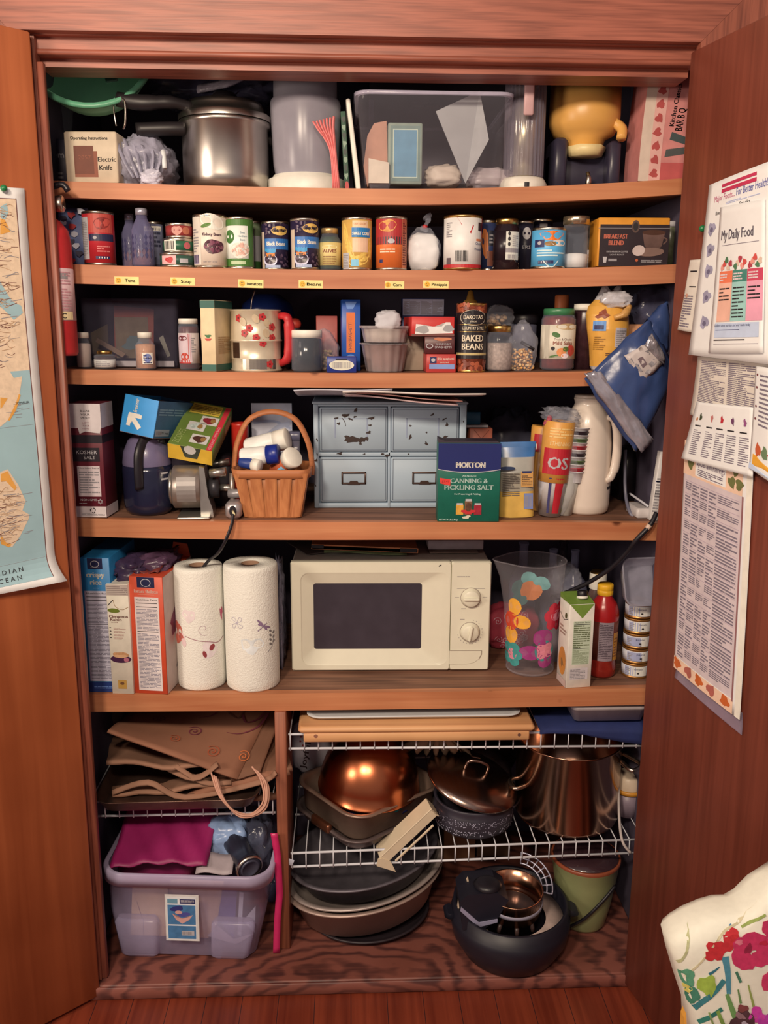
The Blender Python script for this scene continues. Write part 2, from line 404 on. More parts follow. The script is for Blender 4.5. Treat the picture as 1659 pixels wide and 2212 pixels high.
# ---- shelf stickers
STK = mt((240, 212, 130), .6); SUN = mt((238, 170, 40), .5)
STN = {'Tuna': (247, 300, 597, 614, -2), 'Soup': (368, 421, 599, 616, -2), 'tomatoes': (514, 569, 603, 621, -3), 'Beans': (645, 697, 605, 622, -2), 'Corn': (831, 873, 607, 623, -2), 'Pineapple': (914, 969, 606, 622, -2)}
for w, (l, r, t, b, rz) in STN.items():
    a = at(l, (t+b)/2, .1195); c = at(r, (t+b)/2, .1195); W = c.x-a.x; H = at(l, t, .1195).z-at(l, b, .1195).z
    mm = M().box(0, W, -.0004, 0, 0, H, STK); d = D(mm, FR(-.0004)); d.ell(.16*W, H*.5, H*.36, H*.36, SUN)
    d.up(); d.ell(.13*W, H*.6, .0007, .001, INK, 6).ell(.19*W, H*.6, .0007, .001, INK, 6).curve([(.12*W, .42*H), (.16*W, .3*H), (.2*W, .42*H)], .0006, INK)
    d.text(.64*W, H*.32, H*.42, w, INK, w=.6*W if len(w) > 4 else .42*W, bold=.0002)
    put('sticker', 'yellow shelf sticker with a smiling face, handwritten "%s"' % w, 'sticker', mm, (a.x, .1198, at(l, b, .1195).z), (0, R_(-rz*.4), 0), 'handwritten stickers on the shelf edge')
# ---- wood post and wire shelves
p0 = onz(608, 2052, .09)
put('divider_post', 'narrow upright wooden divider board between the tote and the roasting pans', 'post', M().box(-.172, -.146, .110, .30, .0885, .7065, POST, .002), )
WIRE = mt((222, 214, 205), .4, var=.04)
def wire_shelf(x0, x1, zl, zr, dz, label, y1=.58, pitch=.0325):
    f = M(); w = M(); n = int((x1-x0)/pitch)
    zz = lambda x: zl+(zr-zl)*(x-x0)/(x1-x0)
    for y, d in ((.125, 0), (.125, dz)): f.tube([(x0, y, zl+d), (x1, y, zr+d)], .0030, WIRE, 6)
    for y in (.3, .44, y1): f.tube([(x0, y, zl+dz-.004), (x1, y, zr+dz-.004)], .0030, WIRE, 6)
    for i in range(n+1):
        x = x0+.004+i*pitch
        if x > x1: break
        w.tube([(x, .1225, zz(x)-.004), (x, .1225, zz(x)+dz), (x, .127, zz(x)+dz+.002), (x, y1, zz(x)+dz+.001)], .0016, WIRE, 5)
    put('wire_shelf', label, 'wire shelf', [('frame', f), ('cross_wires', w)])
wire_shelf(-.142, XR-.004, .609, .603, .036, 'upper white wire shelf on the right, holding the cutting board')
wire_shelf(-.142, XR-.004, .302, .322, .036, 'lower white wire shelf on the right, holding the stockpot and pans')
wire_shelf(XL+.004, -.176, .4445, .446, .038, 'short white wire shelf on the left, holding the paper bags')
# ================================================================ DOOR PAPERS
def onplane(mw, px, py, off=0.):
    inv = mw.inverted(); o = inv @ CAM; d = inv.to_3x3() @ ray(px, py); t = (off-o.y)/d.y; q = o+d*t; return q.x, q.z
PAPER = mt((238, 228, 212), .6, var=.03); SEA = mt((158, 184, 180), .6, var=.06, sc=20); LAND = mt((228, 196, 158), .6, var=.12, sc=120)
def dcyl(mw, x0, z0): return lambda u, v, o: (u, v, o)
# world map on the left door
c = [onplane(ML, x, y, .004) for x, y in ((122, 1250), (52, 407), (0, 402))]
mx0, mz0 = c[0]; mxt, mzt = c[1]
mw_, mh = .46, mzt-mz0; slant = mxt-mx0
def mapf(u, v, o):   # u leftwards from right edge, v up (0 bottom)
    curl = .030*max(0, 1-v/.06)**2*max(0, 1-u/.2) + .006*sin(v*9)*.4
    return (mx0+slant*v/mh+u-(.010*max(0, 1-v/.05)**2*max(0, 1-u/.1)), .004+curl+o, mz0+v-.05*u)
BRD = mt((110, 60, 50), .6); MUNT = mt((190, 150, 112), .7, var=.35, sc=200); ORG = mt((226, 158, 70), .6, var=.1)
m = M(); m.sheet(lambda a, b: mapf(a*mw_, b*mh, 0), 24, 60, PAPER, .0006)
d = D(m, mapf, .02); d.o = .0010; d.vs = .015
def mrect(d, u0, v0, u1, v1, mat, n=30):
    for k in range(n): d.rect(u0, v0+(v1-v0)*k/n, u1, v0+(v1-v0)*(k+1)/n, mat)
mrect(d, .018, .012, .44, mh*.56, SEA, 20); mrect(d, .018, mh*.56, .44, mh-.02, LAND, 20)
d.up(); mrect(d, .0165, .012, .0178, mh-.018, BRD, 40); d.rect(.0165, mh-.02, .44, mh-.0187, BRD)
W_ = lambda px, py: (onplane(ML, px, py, .004)[0]-mx0-slant*(onplane(ML, px, py, .004)[1]-mz0)/mh, onplane(ML, px, py, .004)[1]-mz0+.05*.02)
def wp(pts, mat): d.poly([W_(*p) for p in pts], mat)
wp([(0, 1015), (15, 1010), (38, 1045), (54, 1080), (47, 1100), (62, 1110), (60, 1120), (42, 1155), (25, 1178), (8, 1172), (-20, 1150), (-20, 1040)], LAND)
wp([(-20, 780), (0, 765), (30, 815), (48, 812), (42, 850), (32, 880), (16, 905), (0, 918), (-20, 920)], LAND)
wp([(-20, 600), (0, 605), (20, 640), (30, 652), (46, 660), (50, 676), (30, 690), (12, 670), (-10, 650)], SEA)
wp([(0, 445), (14, 438), (17, 460), (10, 474), (0, 468)], SEA); wp([(0, 470), (10, 474), (22, 500), (0, 505)], ORG)
d.up()
wp([(0, 1020), (14, 1014), (34, 1050), (30, 1056), (10, 1034), (0, 1036)], ORG); wp([(0, 1150), (12, 1168), (24, 1172), (18, 1178), (0, 1170)], ORG)
wp([(0, 855), (16, 858), (4, 876), (0, 880)], ORG); wp([(16, 905), (34, 868), (40, 850), (44, 852), (34, 884), (20, 906)], ORG)
rn = random.Random(4)
for k in range(170):
    px = rn.uniform(0, 48); py = rn.choice([rn.uniform(425, 790), rn.uniform(425, 790), rn.uniform(1050, 1165)])
    u, v = W_(px, py)
    if u < .02 or v > mh-.03: continue
    d.curve([(u, v), (u+rn.uniform(.004, .02), v+rn.uniform(-.006, .006)), (u+rn.uniform(.012, .03), v+rn.uniform(-.009, .009))], rn.uniform(.0005, .0013), rn.choice([MUNT, MUNT, BRD, GREY]), 3)
for k in range(30):
    px = rn.uniform(30, 70); py = rn.uniform(1050, 1150) if k < 18 else rn.uniform(870, 900); u, v = W_(px, py)
    if u > .02: d.rect(u, v, u+rn.uniform(.008, .022), v+.0009, GREY)
for py in (920, 1215): d.rect(.02, W_(20, py)[1], .3, W_(20, py)[1]+.0005, GREY)
mflip = lambda u, v, o: mapf(-u, v, o)
d2 = D(m, mflip); d2.o = d.o+.0012
for t, px, py, h in (('I N D I A N', 47, 1229, .009), ('O C E A N', 42, 1246, .009), ('SOMALIA', 62, 870, .0045)):
    u, v = W_(px, py); g, fs, W = glyphs(t); d2.text(-u-W*h/.72*.5, v, h, t, INK)
mo = m.build('wall_map'); mo.matrix_world = ML; tag(mo, 'world map poster with blue ocean and a white margin, pinned on the left door', 'map')
PIN = mt((30, 110, 60), .3)
def pin(mw, px, py, side, label, cat='pushpin'):
    x, z = onplane(mw, px, py, side*.008)
    m = M().blob(.006, .007, .006, PIN, (x, side*.013, z), amp=0, pw=1).tube([(x, side*.001, z), (x, side*.013, z)], .0022, PIN)
    o = m.build('pushpin'); o.matrix_world = mw; tag(o, label, cat)
pin(ML, 6, 407, 1, 'green pushpin holding the top of the map on the left door')
pin(MR, 1523, 494, -1, 'green pushpin at the left edge of the papers on the right door')
# papers on the right door: local x toward camera, visible side is -y
def rpaper(name, label, cs, off, deco, mat=PAPER, n=14, bulge=.004):
    """cs: pixel corners tl,tr,br,bl"""
    q = [V((onplane(MR, x, y, -off)[0], 0, onplane(MR, x, y, -off)[1])) for x, y in cs]
    W = ((q[1]-q[0]).length+(q[2]-q[3]).length)/2; H = ((q[0]-q[3]).length+(q[1]-q[2]).length)/2
    def fn(u, v, o):
        a, b = u/W, v/H
        p = (q[3]*(1-a)+q[2]*a)*(1-b)+(q[0]*(1-a)+q[1]*a)*b
        y = -off-bulge*sin(max(0, min(1, a))*pi)*.7-bulge*(1-b)**2-o
        return (p.x, y, p.z)
    m = M(); m.sheet(lambda a, b: fn(a*W, b*H, -.0004), n, 20, mat, .0005)
    d = D(m, fn, W/14); d.o = .0004; d.vs = H/20
    deco(d, W, H); o = m.build(name); o.matrix_world = MR; tag(o, label, 'paper'); return o
PTXT = mt((126, 112, 118), .7); PTX2 = mt((186, 160, 165), .7); PEACH = mt((240, 196, 160), .6); LAV = mt((198, 204, 224), .6)
def grid(d, W, H, u0, v0, u1, v1, cols, rows, mat):
    rn = random.Random(rows)
    edges = [u0+(u1-u0)*c for c in cols]
    for j in range(rows):
        b = v0+(v1-v0)*j/rows; t = v0+(v1-v0)*(j+.88)/rows
        for i in range(len(edges)-1):
            k = max(2, int((t-b)/.0045)); d.lines(edges[i]+.002, b+(t-b)*rn.choice([0, 0, .3]), edges[i+1]-.002, t, k, mat, .55, (.4, 1.))
        d.rect(u0, t+.0008, u1, t+.0018, PTX2)
def deco_spice(d, W, H):
    PKB = mt((214, 192, 184), .6)
    d.rect(.02*W, .06*H, .9*W, .86*H, PKB); d.rect(.0*W, .86*H, .88*W, 1*H, PEACH); d.rect(.0*W, 0, .9*W, .055*H, PEACH)
    d.up(); d.rect(.2*W, .87*H, .66*W, 1*H, PAPER); grid(d, W, H, .04*W, .07*H, .86*W, .84*H, (0, .14, .3, .46, .62, 1), 14, PTXT)
    d.rect(.88*W, .05*H, .9*W, .86*H, mt((150, 100, 96), .6)); d.rect(.93*W, 0, 1*W, H, mt((240, 226, 200), .5))
    d.up(); d.text(.43*W, .915*H, .013, 'Spices and Pairings', mt((90, 60, 95), .6), w=.42*W)
    d.lines(.24*W, .875*H, .62*W, .905*H, 4, PTXT)
    OR = mt((200, 96, 40), .6, var=.2); PK = mt((180, 96, 80), .6, var=.2); GR = mt((110, 110, 60), .6, var=.2)
    for i, (c, mm) in enumerate(((.06, OR), (.25, PK), (.42, OR), (.6, PK), (.8, OR))): d.ell(c*W, .032*H, .06*W, .022*H, mm, 12, wob=.2)
    for u, v in ((.08, .97), (.12, .91), (.78, .95), (.84, .9), (.74, .9)): d.ell(u*W, v*H, .05*W, .022*H, GR, 10, .8, .2)
rpaper('spice_chart', 'long laminated spice chart with peach header hanging lowest on the right door', ((1480, 950), (1628, 1000), (1602, 1555), (1459, 1440)), .004, deco_spice)
LAM = mt((170, 150, 160), .25, alpha=.25)
def deco_plain(d, W, H): pass
rpaper('laminate_sleeve', 'clear plastic sleeve edge showing below the spice chart', ((1462, 1430), (1603, 1540), (1606, 1588), (1460, 1462)), .0025, deco_plain, LAM)
def deco_text(d, W, H): d.up(); d.lines(.08*W, .06*H, .46*W, .95*H, 34, PTXT, .45, (.1, .5)); d.lines(.5*W, .06*H, .95*W, .95*H, 34, PTXT, .45, (.1, .5))
NEWS = mt((222, 205, 182), .7)
rpaper('newspaper_clipping', 'beige page of small print pinned below the food poster', ((1507, 770), (1659, 778), (1659, 960), (1494, 895)), .007, deco_text, NEWS)
def deco_veg(d, W, H):
    d.up(); cs = (.16, .36, .53, .7, .88)
    for i, c in enumerate(cs):
        d.lines((c-.07)*W, .12*H, (c+.06)*W, .56*H, 13, PTXT, .4, (.5, 1)); d.rect((c-.07)*W, .6*H, (c+.03)*W, .62*H, INK)
        d.ell(c*W, .76*H, .022*W, .06*H, mt([(60, 70, 40), (200, 120, 110), (190, 40, 50), (110, 60, 90), (150, 80, 120)][i], .6), 10, .2, .2)
    d.ell(.1*W, .72*H, .015*W, .03*H, mt((200, 120, 60), .6), 8)
rpaper('vegetable_leaflet', 'white leaflet with five small vegetable pictures over narrow text columns', ((1504, 868), (1628, 880), (1630, 1030), (1475, 990)), .013, deco_veg)
def deco_right(d, W, H):
    d.up(); d.lines(.2*W, .45*H, .98*W, .95*H, 12, PTXT, .4, (.2, .6))
    for v in (.5, .62, .8, .92): d.ell(.1*W, v*H, .03*W, .012*H, mt((120, 60, 60), .6), 8)
    d.poly([(.1*W, .06*H), (1*W, .02*H), (1*W, .14*H), (.1*W, .16*H)], mt((230, 160, 50), .6)); d.poly([(.0*W, 0), (1*W, 0), (1*W, .05*H), (.0*W, .06*H)], LAV)
    for c, k in ((.25, (200, 90, 50)), (.45, (110, 130, 90)), (.65, (190, 60, 60)), (.85, (220, 130, 60))): d.ell(c*W, .22*H, .09*W, .06*H, mt(k, .6), 10, 0, .15)
rpaper('produce_flyer', 'white flyer with a yellow vegetable basket picture at the right edge of the photo', ((1632, 790), (1700, 800), (1700, 1060), (1622, 1010)), .016, deco_right)
def deco_nar(d, W, H): d.up(); d.lines(.1*W, .06*H, .75*W, .52*H, 13, PTXT, .5, (.2, .5)); d.rect(.4*W, .62*H, .85*W, .635*H, INK); d.rect(.3*W, .83*H, .8*W, .85*H, INK); d.ell(.3*W, .5*H, .1*W, .03*H, mt((210, 150, 120), .6), 8)
rpaper('recipe_slip', 'narrow torn strip of printed paper left of the food poster', ((1490, 562), (1516, 560), (1500, 718), (1467, 712)), .006, deco_nar, NEWS)
def deco_health(d, W, H):
    d.up(); CR = mt((196, 50, 80), .6)
    d.rect(.22*W, .925*H, .7*W, .945*H, CR).rect(.22*W, .955*H, .7*W, .972*H, CR)
    d.text(.27*W, .885*H, .011, 'Major Foods...', mt((200, 110, 130), .6), w=.3*W); d.text(.64*W, .885*H, .013, 'For Better Health!', mt((90, 90, 150), .6), w=.4*W)
    d.lines(.3*W, .855*H, .75*W, .87*H, 2, mt((190, 190, 205), .6)); d.text(.24*W, .81*H, .007, 'Breakfast', INK, w=.16*W); d.text(.56*W, .825*H, .007, 'Snacks', INK, w=.14*W)
    for i, v in enumerate((.74, .62, .5, .35, .2)): d.ell((.12+.01*i)*W, v*H, .055*W, .035*H, mt((165, 155, 168), .6, var=.3), 12, .5, .2).ell((.12+.01*i)*W, v*H-.002, .025*W, .015*H, mt((110, 100, 118), .6), 8)
rpaper('health_flyer', 'large white nutrition sheet behind the food poster headed For Better Health', ((1532, 400), (1690, 338), (1690, 790), (1491, 766)), .020, deco_health)
def deco_food(d, W, H):
    d.up(); d.text(.44*W, .775*H, .017, 'My Daily Food', mt((95, 85, 90), .6), w=.7*W, bold=.0004); d.rect(.12*W, .735*H, .9*W, .738*H, PTXT)
    cols = [((236, 120, 80), (240, 180, 150)), ((70, 130, 110), (160, 200, 182)), ((206, 70, 90), (236, 160, 170))]
    for i, (a, b) in enumerate(cols):
        u0 = (.12+.29*i)*W; u1 = u0+.285*W
        d.rect(u0, .215*H, u1, .48*H, mt(b, .6)); d.rect(u0, .48*H, u1, .56*H, mt(a, .6))
    d.rect(.1*W, .105*H, .93*W, .205*H, LAV); d.up()
    for i in range(3):
        u0 = (.12+.29*i)*W
        d.lines(u0+.02*W, .495*H, u0+.2*W, .55*H, 3, mt((225, 200, 190), .6)); d.lines(u0+.02*W, (.36, .24, .36)[i]*H, u0+.24*W, .46*H, (4, 9, 4)[i], INK, .4, (.3, .7))
        for k in range(5): d.ell(u0+(.05+.045*k)*W, (.585+.03*(k % 3)*.8)*H, .04*W, .022*H, mt([(232, 150, 130), (210, 80, 70), (80, 120, 80), (225, 190, 160), (180, 60, 70)][(k+i*2) % 5], .6), 10, 0, .2)
    d.text(.44*W, .18*H, .005, 'Guidance about nutrition and your needs today', NAVY, w=.7*W); d.rect(.12*W, .155*H, .6*W, .159*H, NAVY)
    d.rect(.1*W, .085*H, .7*W, .092*H, INK); d.rect(.1*W, .06*H, .93*W, .063*H, PTXT)
rpaper('food_poster', 'white poster headed My Daily Food with orange, green and pink columns', ((1556, 448), (1652, 430), (1652, 762), (1534, 762)), .026, deco_food)
# ================================================================ CAMERA, LIGHT
cd = bpy.data.cameras.new('cam'); cam = bpy.data.objects.new('cam', cd); COL.objects.link(cam)
mw = Matrix((RX, UX, -_f)).transposed().to_4x4(); mw.translation = CAM; cam.matrix_world = mw
cd.sensor_fit = 'HORIZONTAL'; cd.sensor_width = 36; cd.lens = FPX/1659*36; cd.clip_start = .02
SC.camera = cam
def area(loc, tgt, sz, en, c):
    l = bpy.data.lights.new('lamp', 'AREA'); l.energy = en; l.size = sz; l.color = c; o = bpy.data.objects.new('lamp_light', l); COL.objects.link(o)
    o.location = loc; o.rotation_euler = (V(tgt)-V(loc)).to_track_quat('-Z', 'Y').to_euler(); return o
area((-.72, -2.05, 2.48), (0, .1, 1.45), .28, 36, (1., .81, .62))
area((-.12, -2.2, 2.5), (0, .1, 1.45), .20, 19, (1., .81, .62))
area((-1.9, -1.5, 1.75), (0, .1, .9), .5, 20, (1., .82, .66))
w = bpy.data.worlds.new('w'); SC.world = w; w.use_nodes = True
bg = w.node_tree.nodes['Background']; bg.inputs[0].default_value = (.52, .42, .42, 1); bg.inputs[1].default_value = .48
SC.view_settings.view_transform = 'Standard'; SC.view_settings.look = 'None'; SC.view_settings.exposure = 0.; SC.view_settings.gamma = 1.
# ================================================================ SHARED KINDS
def can(pl, pr, pt, pb, sh, Y, label_mat, deco, name, label, group=None, lab=(.0, 1.), a0=0., rim=TIN, z0=None, rz=0.):
    """tin can: metal body (rims, ribbed lid) + paper label part carrying the print"""
    cx, w, h, Y, z = P(pl, pr, pt, pb, sh, Y)
    if z0 is not None: z = z0; h = at((pl+pr)/2, pt, Y).z-z
    r = w/2
    b = M().lathe([(0, .002), (r*.92, .0015), (r*.95, 0), (r, .001), (r, .004), (r*.975, .005), (r*.975, h-.005), (r, h-.004), (r, h-.0005), (r*.97, h), (r*.93, h-.003), (r*.7, h-.0035), (r*.65, h-.0028), (r*.4, h-.0028), (0, h-.003)], rim)
    l = M(); l0 = .0055; l1 = h-.0055
    l.lathe([(r*.97, l0), (r*.988, l0), (r*.988, l1), (r*.97, l1)], label_mat)
    d = D(l, CYL(r*.988), r*.18); deco(d, r, h)
    return put(name, label, 'can', [('can_body', b), ('label', l)], (cx, Y, z), (0, 0, rz), group), z+h
def jar(r, h, neck, lidr, lidh, glass, fillm, fillh, lidm, sh=.72, rib=None, threads=True):
    g = M().lathe([(0, .001), (r*.85, 0), (r, r*.16), (r, h*sh), (neck, h*(sh+.12)), (neck, h-lidh*.8)], glass, rib=rib)
    out = [('jar_body', g)]
    if fillm: out.append(('contents', M().lathe([(0, .003), (r*.8, .003), (r*.94, r*.2), (r*.94, min(fillh, h*sh)), (0, min(fillh, h*sh))] if fillh <= h*sh else [(0, .003), (r*.8, .003), (r*.94, r*.2), (r*.94, h*sh), (neck*.93, fillh), (0, fillh)], fillm)))
    out.append(('lid', M().lathe([(neck, h-lidh), (lidr, h-lidh), (lidr, h-.002), (lidr*.95, h), (lidr*.8, h-.0005), (0, h-.0006)], lidm, rib=(40, .008))))
    return out
def nutri(d, u0, v0, u1, v1, mat=None, ink=None):
    mat = mat or mt((200, 190, 192), .6); ink = ink or mt((120, 112, 120), .7)
    d.rect(u0, v0, u1, v1, mat); d.up(); w = u1-u0; H = v1-v0
    d.text(u0+w*.5, v1-H*.035, H*.018, 'Nutrition Facts', INK, w=w*.86, bold=.0001)
    for q in (.06, .10, .36): d.rect(u0+w*.06, v1-H*(q+.007), u1-w*.06, v1-H*q, INK)
    d.lines(u0+w*.06, v1-H*.35, u1-w*.06, v1-H*.12, 16, ink, .4, (.15, .5)); d.lines(u0+w*.06, v0+H*.03, u1-w*.06, v1-H*.38, 40, ink, .45, (.1, .4))
    d.o -= .00022
# ================================================================ SHELF 1
GRN = mt((170, 226, 180), .35, alpha=.85, var=.15, sc=8); DKG = mt((70, 110, 90), .4, alpha=.75)
z1 = lambda x: shz(1, x)+.0005
# green basin leaning at the top left: a shallow bowl facing the camera
q = at(215, 150, .25)
m = M().lathe([(0, .0), (.07, .004), (.115, .025), (.14, .07), (.15, .105), (.156, .108), (.156, .112), (.146, .112), (.135, .072), (.11, .03), (.068, .008), (0, .005)], GRN, 40)
rimm = M().lathe([(.156, .106), (.162, .108), (.162, .116), (.154, .118), (.148, .114)], mt((110, 175, 130), .35, alpha=.85), 40)
hd = M().box(.02, .05, -.10, .13, .113, .121, DKG, .003)
o = put('plastic_basin', 'translucent green plastic basin leaning in the top left corner of the closet', 'basin', [('bowl', m), ('rim', rimm), ('cross_bar', hd)], (q.x-.012, .275, z1(-.4)+.218), (R_(62), R_(-14), R_(12)), s=.80)
# dark box and drinking glass
cx, w, h, Y, z = P(100, 143, 300, 388, 1, .23)
m = M().box(-w/2-.03, w/2, 0, .16, 0, h, mt((52, 46, 60), .5), .002); d = D(m, FR(0)); d.text(-.002, h*.62, .013, 'Frem', LGREY, w=w*.9); d.lines(-w*.4, h*.2, w*.3, h*.45, 3, GREY)
put('appliance_box', 'dark cardboard box with pale lettering in the far left of the top shelf', 'box', m, (cx, Y, z))
g = mt((170, 160, 175), .08, alpha=.25)
a = at(136, 270, .3); zb = z+h
m = M().lathe([(0, .001), (.022, 0), (.024, .004), (.034, .085), (.0325, .085), (.022, .006), (0, .005)], GLASS)
put('drinking_glass', 'clear drinking glass standing on the dark box at the far left of the top shelf', 'glass', m, (a.x-.012, .31, zb+.0005), (0, 0, 0))
# electric knife box
cx, w, h, Y, z = P(148, 262, 290, 380, 1, .17)
KB = mt((222, 196, 160), .6); BR = mt((120, 66, 48), .6); BR2 = mt((150, 84, 60), .6)
m = M().box(-w/2, w/2, 0, .15, 0, h, KB, .003); d = D(m, FR(0))
d.rect(-w*.32, h*.12, w*.12, h*.62, BR2); d.up(); d.rect(-w*.32, h*.18, w*.05, h*.72, BR); d.up(); d.text(-w*.12, h*.46, .008, '2057', BR2, w=w*.24)
d.text(w*.3, h*.42, .009, 'Electric', INK, w=w*.34, bold=.0002); d.text(w*.27, h*.26, .009, 'Knife', INK, w=w*.24, bold=.0002); d.text(-w*.02, h*.84, .006, 'Operating Instructions', INK, w=w*.7, bold=.0002)
put('electric_knife_box', 'cream electric knife box with a brown square printed on its end', 'box', m, (cx, Y-.03, z), (0, 0, R_(-3)))
# plastic bag
cx, w, h, Y, z = P(236, 362, 283, 392, 1, .16)
BAGG = mt((176, 166, 172), .3, alpha=.72, var=.3, sc=30, bump=1.)
m = M().blob(w*.5, .08, h*.5, BAGG, (0, .07, h*.48), amp=.17, fr=2.1, seed=7, pw=.7, flatb=True, n=48, nz=32)
for k in range(6): m.tube([(-w*.38+k*w*.15, -.002+.004*k % .01, h*(.92-.06*k)), (-w*.24+k*w*.13, -.018, h*.5), (-w*.05+k*w*.07, -.022, h*.12)], .0045, BAGG, 6, sub=4, flat=.5)
m.blob(.020, .013, .014, mt((206, 194, 196), .3, alpha=.85, var=.3, sc=60, bump=1.), (.030, -.028, .012), amp=.3, fr=2.4, seed=31); m.tube([(.045, .01, h*.5), (.052, -.01, h*.62), (.056, -.02, h*.3)], .005, mt((225, 218, 205), .5), sub=4)
put('plastic_bag', 'crumpled grey plastic bag slumped beside the electric knife box', 'bag', m, (cx, Y, z))
# pressure cooker
cx, w, h, Y, z = P(378, 572, 262, 392, 1, .15); r = w/2; Yc = Y+r; H = at(470, 222, Yc).z-z; hb = at(470, 268, Yc).z-z
PC = mt((196, 180, 160), .3, 1., sc=14, var=.12)
body = M().lathe([(0, .0), (r*.86, .0), (r*.97, .012), (r, .03), (r, hb-.012), (r*1.05, hb-.008), (r*1.06, hb-.0), (r*1.0, hb+.002), (r*.95, hb), (r*.95, .01), (0, .006)], PC, 56)
lid = M().lathe([(r*1.07, hb+.001), (r*1.07, hb+.012), (r*1.02, hb+.016), (r*.93, hb+.017), (r*.90, hb+.03), (r*.86, hb+.038), (r*.6, hb+.042), (0, hb+.044)], PC, 56)
HB = mt((34, 28, 28), .45, var=.15)
kn = M().lathe([(.03, hb+.04), (.032, hb+.05), (.02, hb+.062), (0, hb+.064)], HB)
h1 = M().tube([(-r*.7, -r*.55, hb+.022), (-r*1.1, -r*.75, hb+.026), (-r*1.7, -r*.85, hb+.022), (-r*2.25, -r*.85, hb+.028)], [.012, .014, .017, .016], HB, 10, sub=4, flat=.9)
h2 = M().tube([(-r*.85, -r*.5, hb-.02), (-r*1.2, -r*.6, hb-.022), (-r*1.9, -r*.68, hb-.026)], .014, HB, 10, sub=4)
side = M().tube([(r*.9, r*.4, hb-.02), (r*1.18, r*.5, hb-.03), (r*1.22, r*.3, hb-.03)], .012, HB, 8, sub=4)
wr = M().tube([(-r*2.18, -r*.95, hb+.03), (-r*2.05, -r*1.02, hb+.02), (-r*2.06, -r*1.03, hb-.018), (-r*2.12, -r*.98, hb-.03)], .0022, STEEL, 6, sub=5)
wr.tube([(-r*2.32, -r*.95, hb+.02), (-r*2.3, -r*1.0, hb-.002), (-r*2.27, -r*1.0, hb-.025)], .0018, STEEL, 6, sub=5)
put('pressure_cooker', 'aluminium pressure cooker with long black handles on the top shelf', 'pot', [('pot_body', body), ('lid', lid, [('lid_knob', kn), ('lid_handle', h1)]), ('handle', h2), ('handle', side), ('handle_hook', wr)], (cx, Yc, z))
# dark clear plastic pack on the cooker, back
q = at(470, 172, .36)
DKP = mt((92, 86, 104), .15, alpha=.55, var=.5, sc=20, bump=1.)
m = M().blob(.135, .06, .05, DKP, (0, 0, 0), amp=.3, fr=2.2, seed=9, pw=.8)
lt = M().tube([(-.03, -.07, -.022), (.03, -.08, -.012), (.075, -.075, .012), (.105, -.06, .05), (.115, -.05, .062)], [.013, .015, .015, .010, .008], mt((176, 158, 160), .3, alpha=.8, var=.3, sc=60, bump=1.), 8, sub=4, flat=.5)
put('plastic_wrapped_pack', 'dark crinkled clear plastic pack lying on top of the pressure cooker', 'package', [('bag', m), ('bag_neck', lt)], (q.x, .34, z+H+.055))
# food container upside down on white lid
cx, w, h, Y, z = P(584, 730, 150, 398, 1, .17); r = w/2; Yc = Y+r; H = at(655, 150, Yc).z-z; hl = .038
rr = at(583, 330, Yc).x; rb = abs(at(730, 330, Yc).x-rr)/2
lid = M().lathe([(0, 0), (rb*1.1, .0), (rb*1.12, .004), (rb*1.12, hl*.8), (rb*.98, hl*.82), (rb*.98, hl), (0, hl)], WHITE, 48)
TUB = mt((176, 164, 164), .25, alpha=.55, var=.05)
body = M().lathe([(rb*.9, hl+.001), (rb*.96, hl+.02), (rb*1.03, H*.72), (rb*1.0, H*.75), (rb*.93, H*.76), (rb*.92, H*.97), (rb*.85, H), (0, H)], TUB, 48)
put('food_container', 'tall cloudy plastic tub standing upside down on its white lid', 'container', [('container_body', body), ('lid', lid)], (cx, Yc, z))
# pink fan of tissue
a = at(712, 398, .15); hh = at(712, 252, .15).z-z1(a.x)
PK = mt((226, 120, 110), .5, var=.2, sc=120); m = M()
for k in range(7):
    t = k/6; x0 = .004+.012*t; xm = -.006+.010*t; xt = -.036+.042*t
    m.tube([(x0, .002*(k % 2), 0), (xm+.004, .002*(k % 2), hh*.55), (xt*.8, .003*(k % 2), hh*.85), (xt, 0, hh*(.93+.07*t))], .0035, PK, 6, sub=4, flat=.45)
put('paper_fan', 'pink pleated paper fan standing in front of the cloudy plastic tub', 'paper fan', m, (a.x+.004, .148, z1(a.x)))
# trays and book
a = at(752, 398, .17); W = .007; hh = at(752, 240, .17).z-z1(a.x)
m = M().box(-.004, .006, 0, .22, 0, hh, mt((70, 96, 74), .5), .001); d = D(m, FR(0)); 
for k in range(9): d.ell(.001, hh*(.1+.1*k), .004, .006, mt((140, 160, 130) if k % 2 else (50, 60, 50), .5), 8, 0, .2)
d.ell(.001, hh*.07, .0045, .01, RED, 8)
put('green_book', 'thin green patterned book standing between the tub and the white tray', 'book', m, (a.x-.003, .17, z1(a.x)), (0, R_(-3), 0))
a = at(775, 398, .165); b = at(742, 212, .165)
m = M().loft([(0, .004, .1, .003), (.006, .0055, .1, .003), ((b.z-z1(a.x))*.99, .0045, .1, .003), (b.z-z1(a.x), .003, .1, .003)], WHITE)
put('white_tray', 'white plastic tray standing on edge and leaning left of the clear bin', 'tray', m, (a.x, .272, z1(a.x)+.0025), (0, R_(-7.), 0))
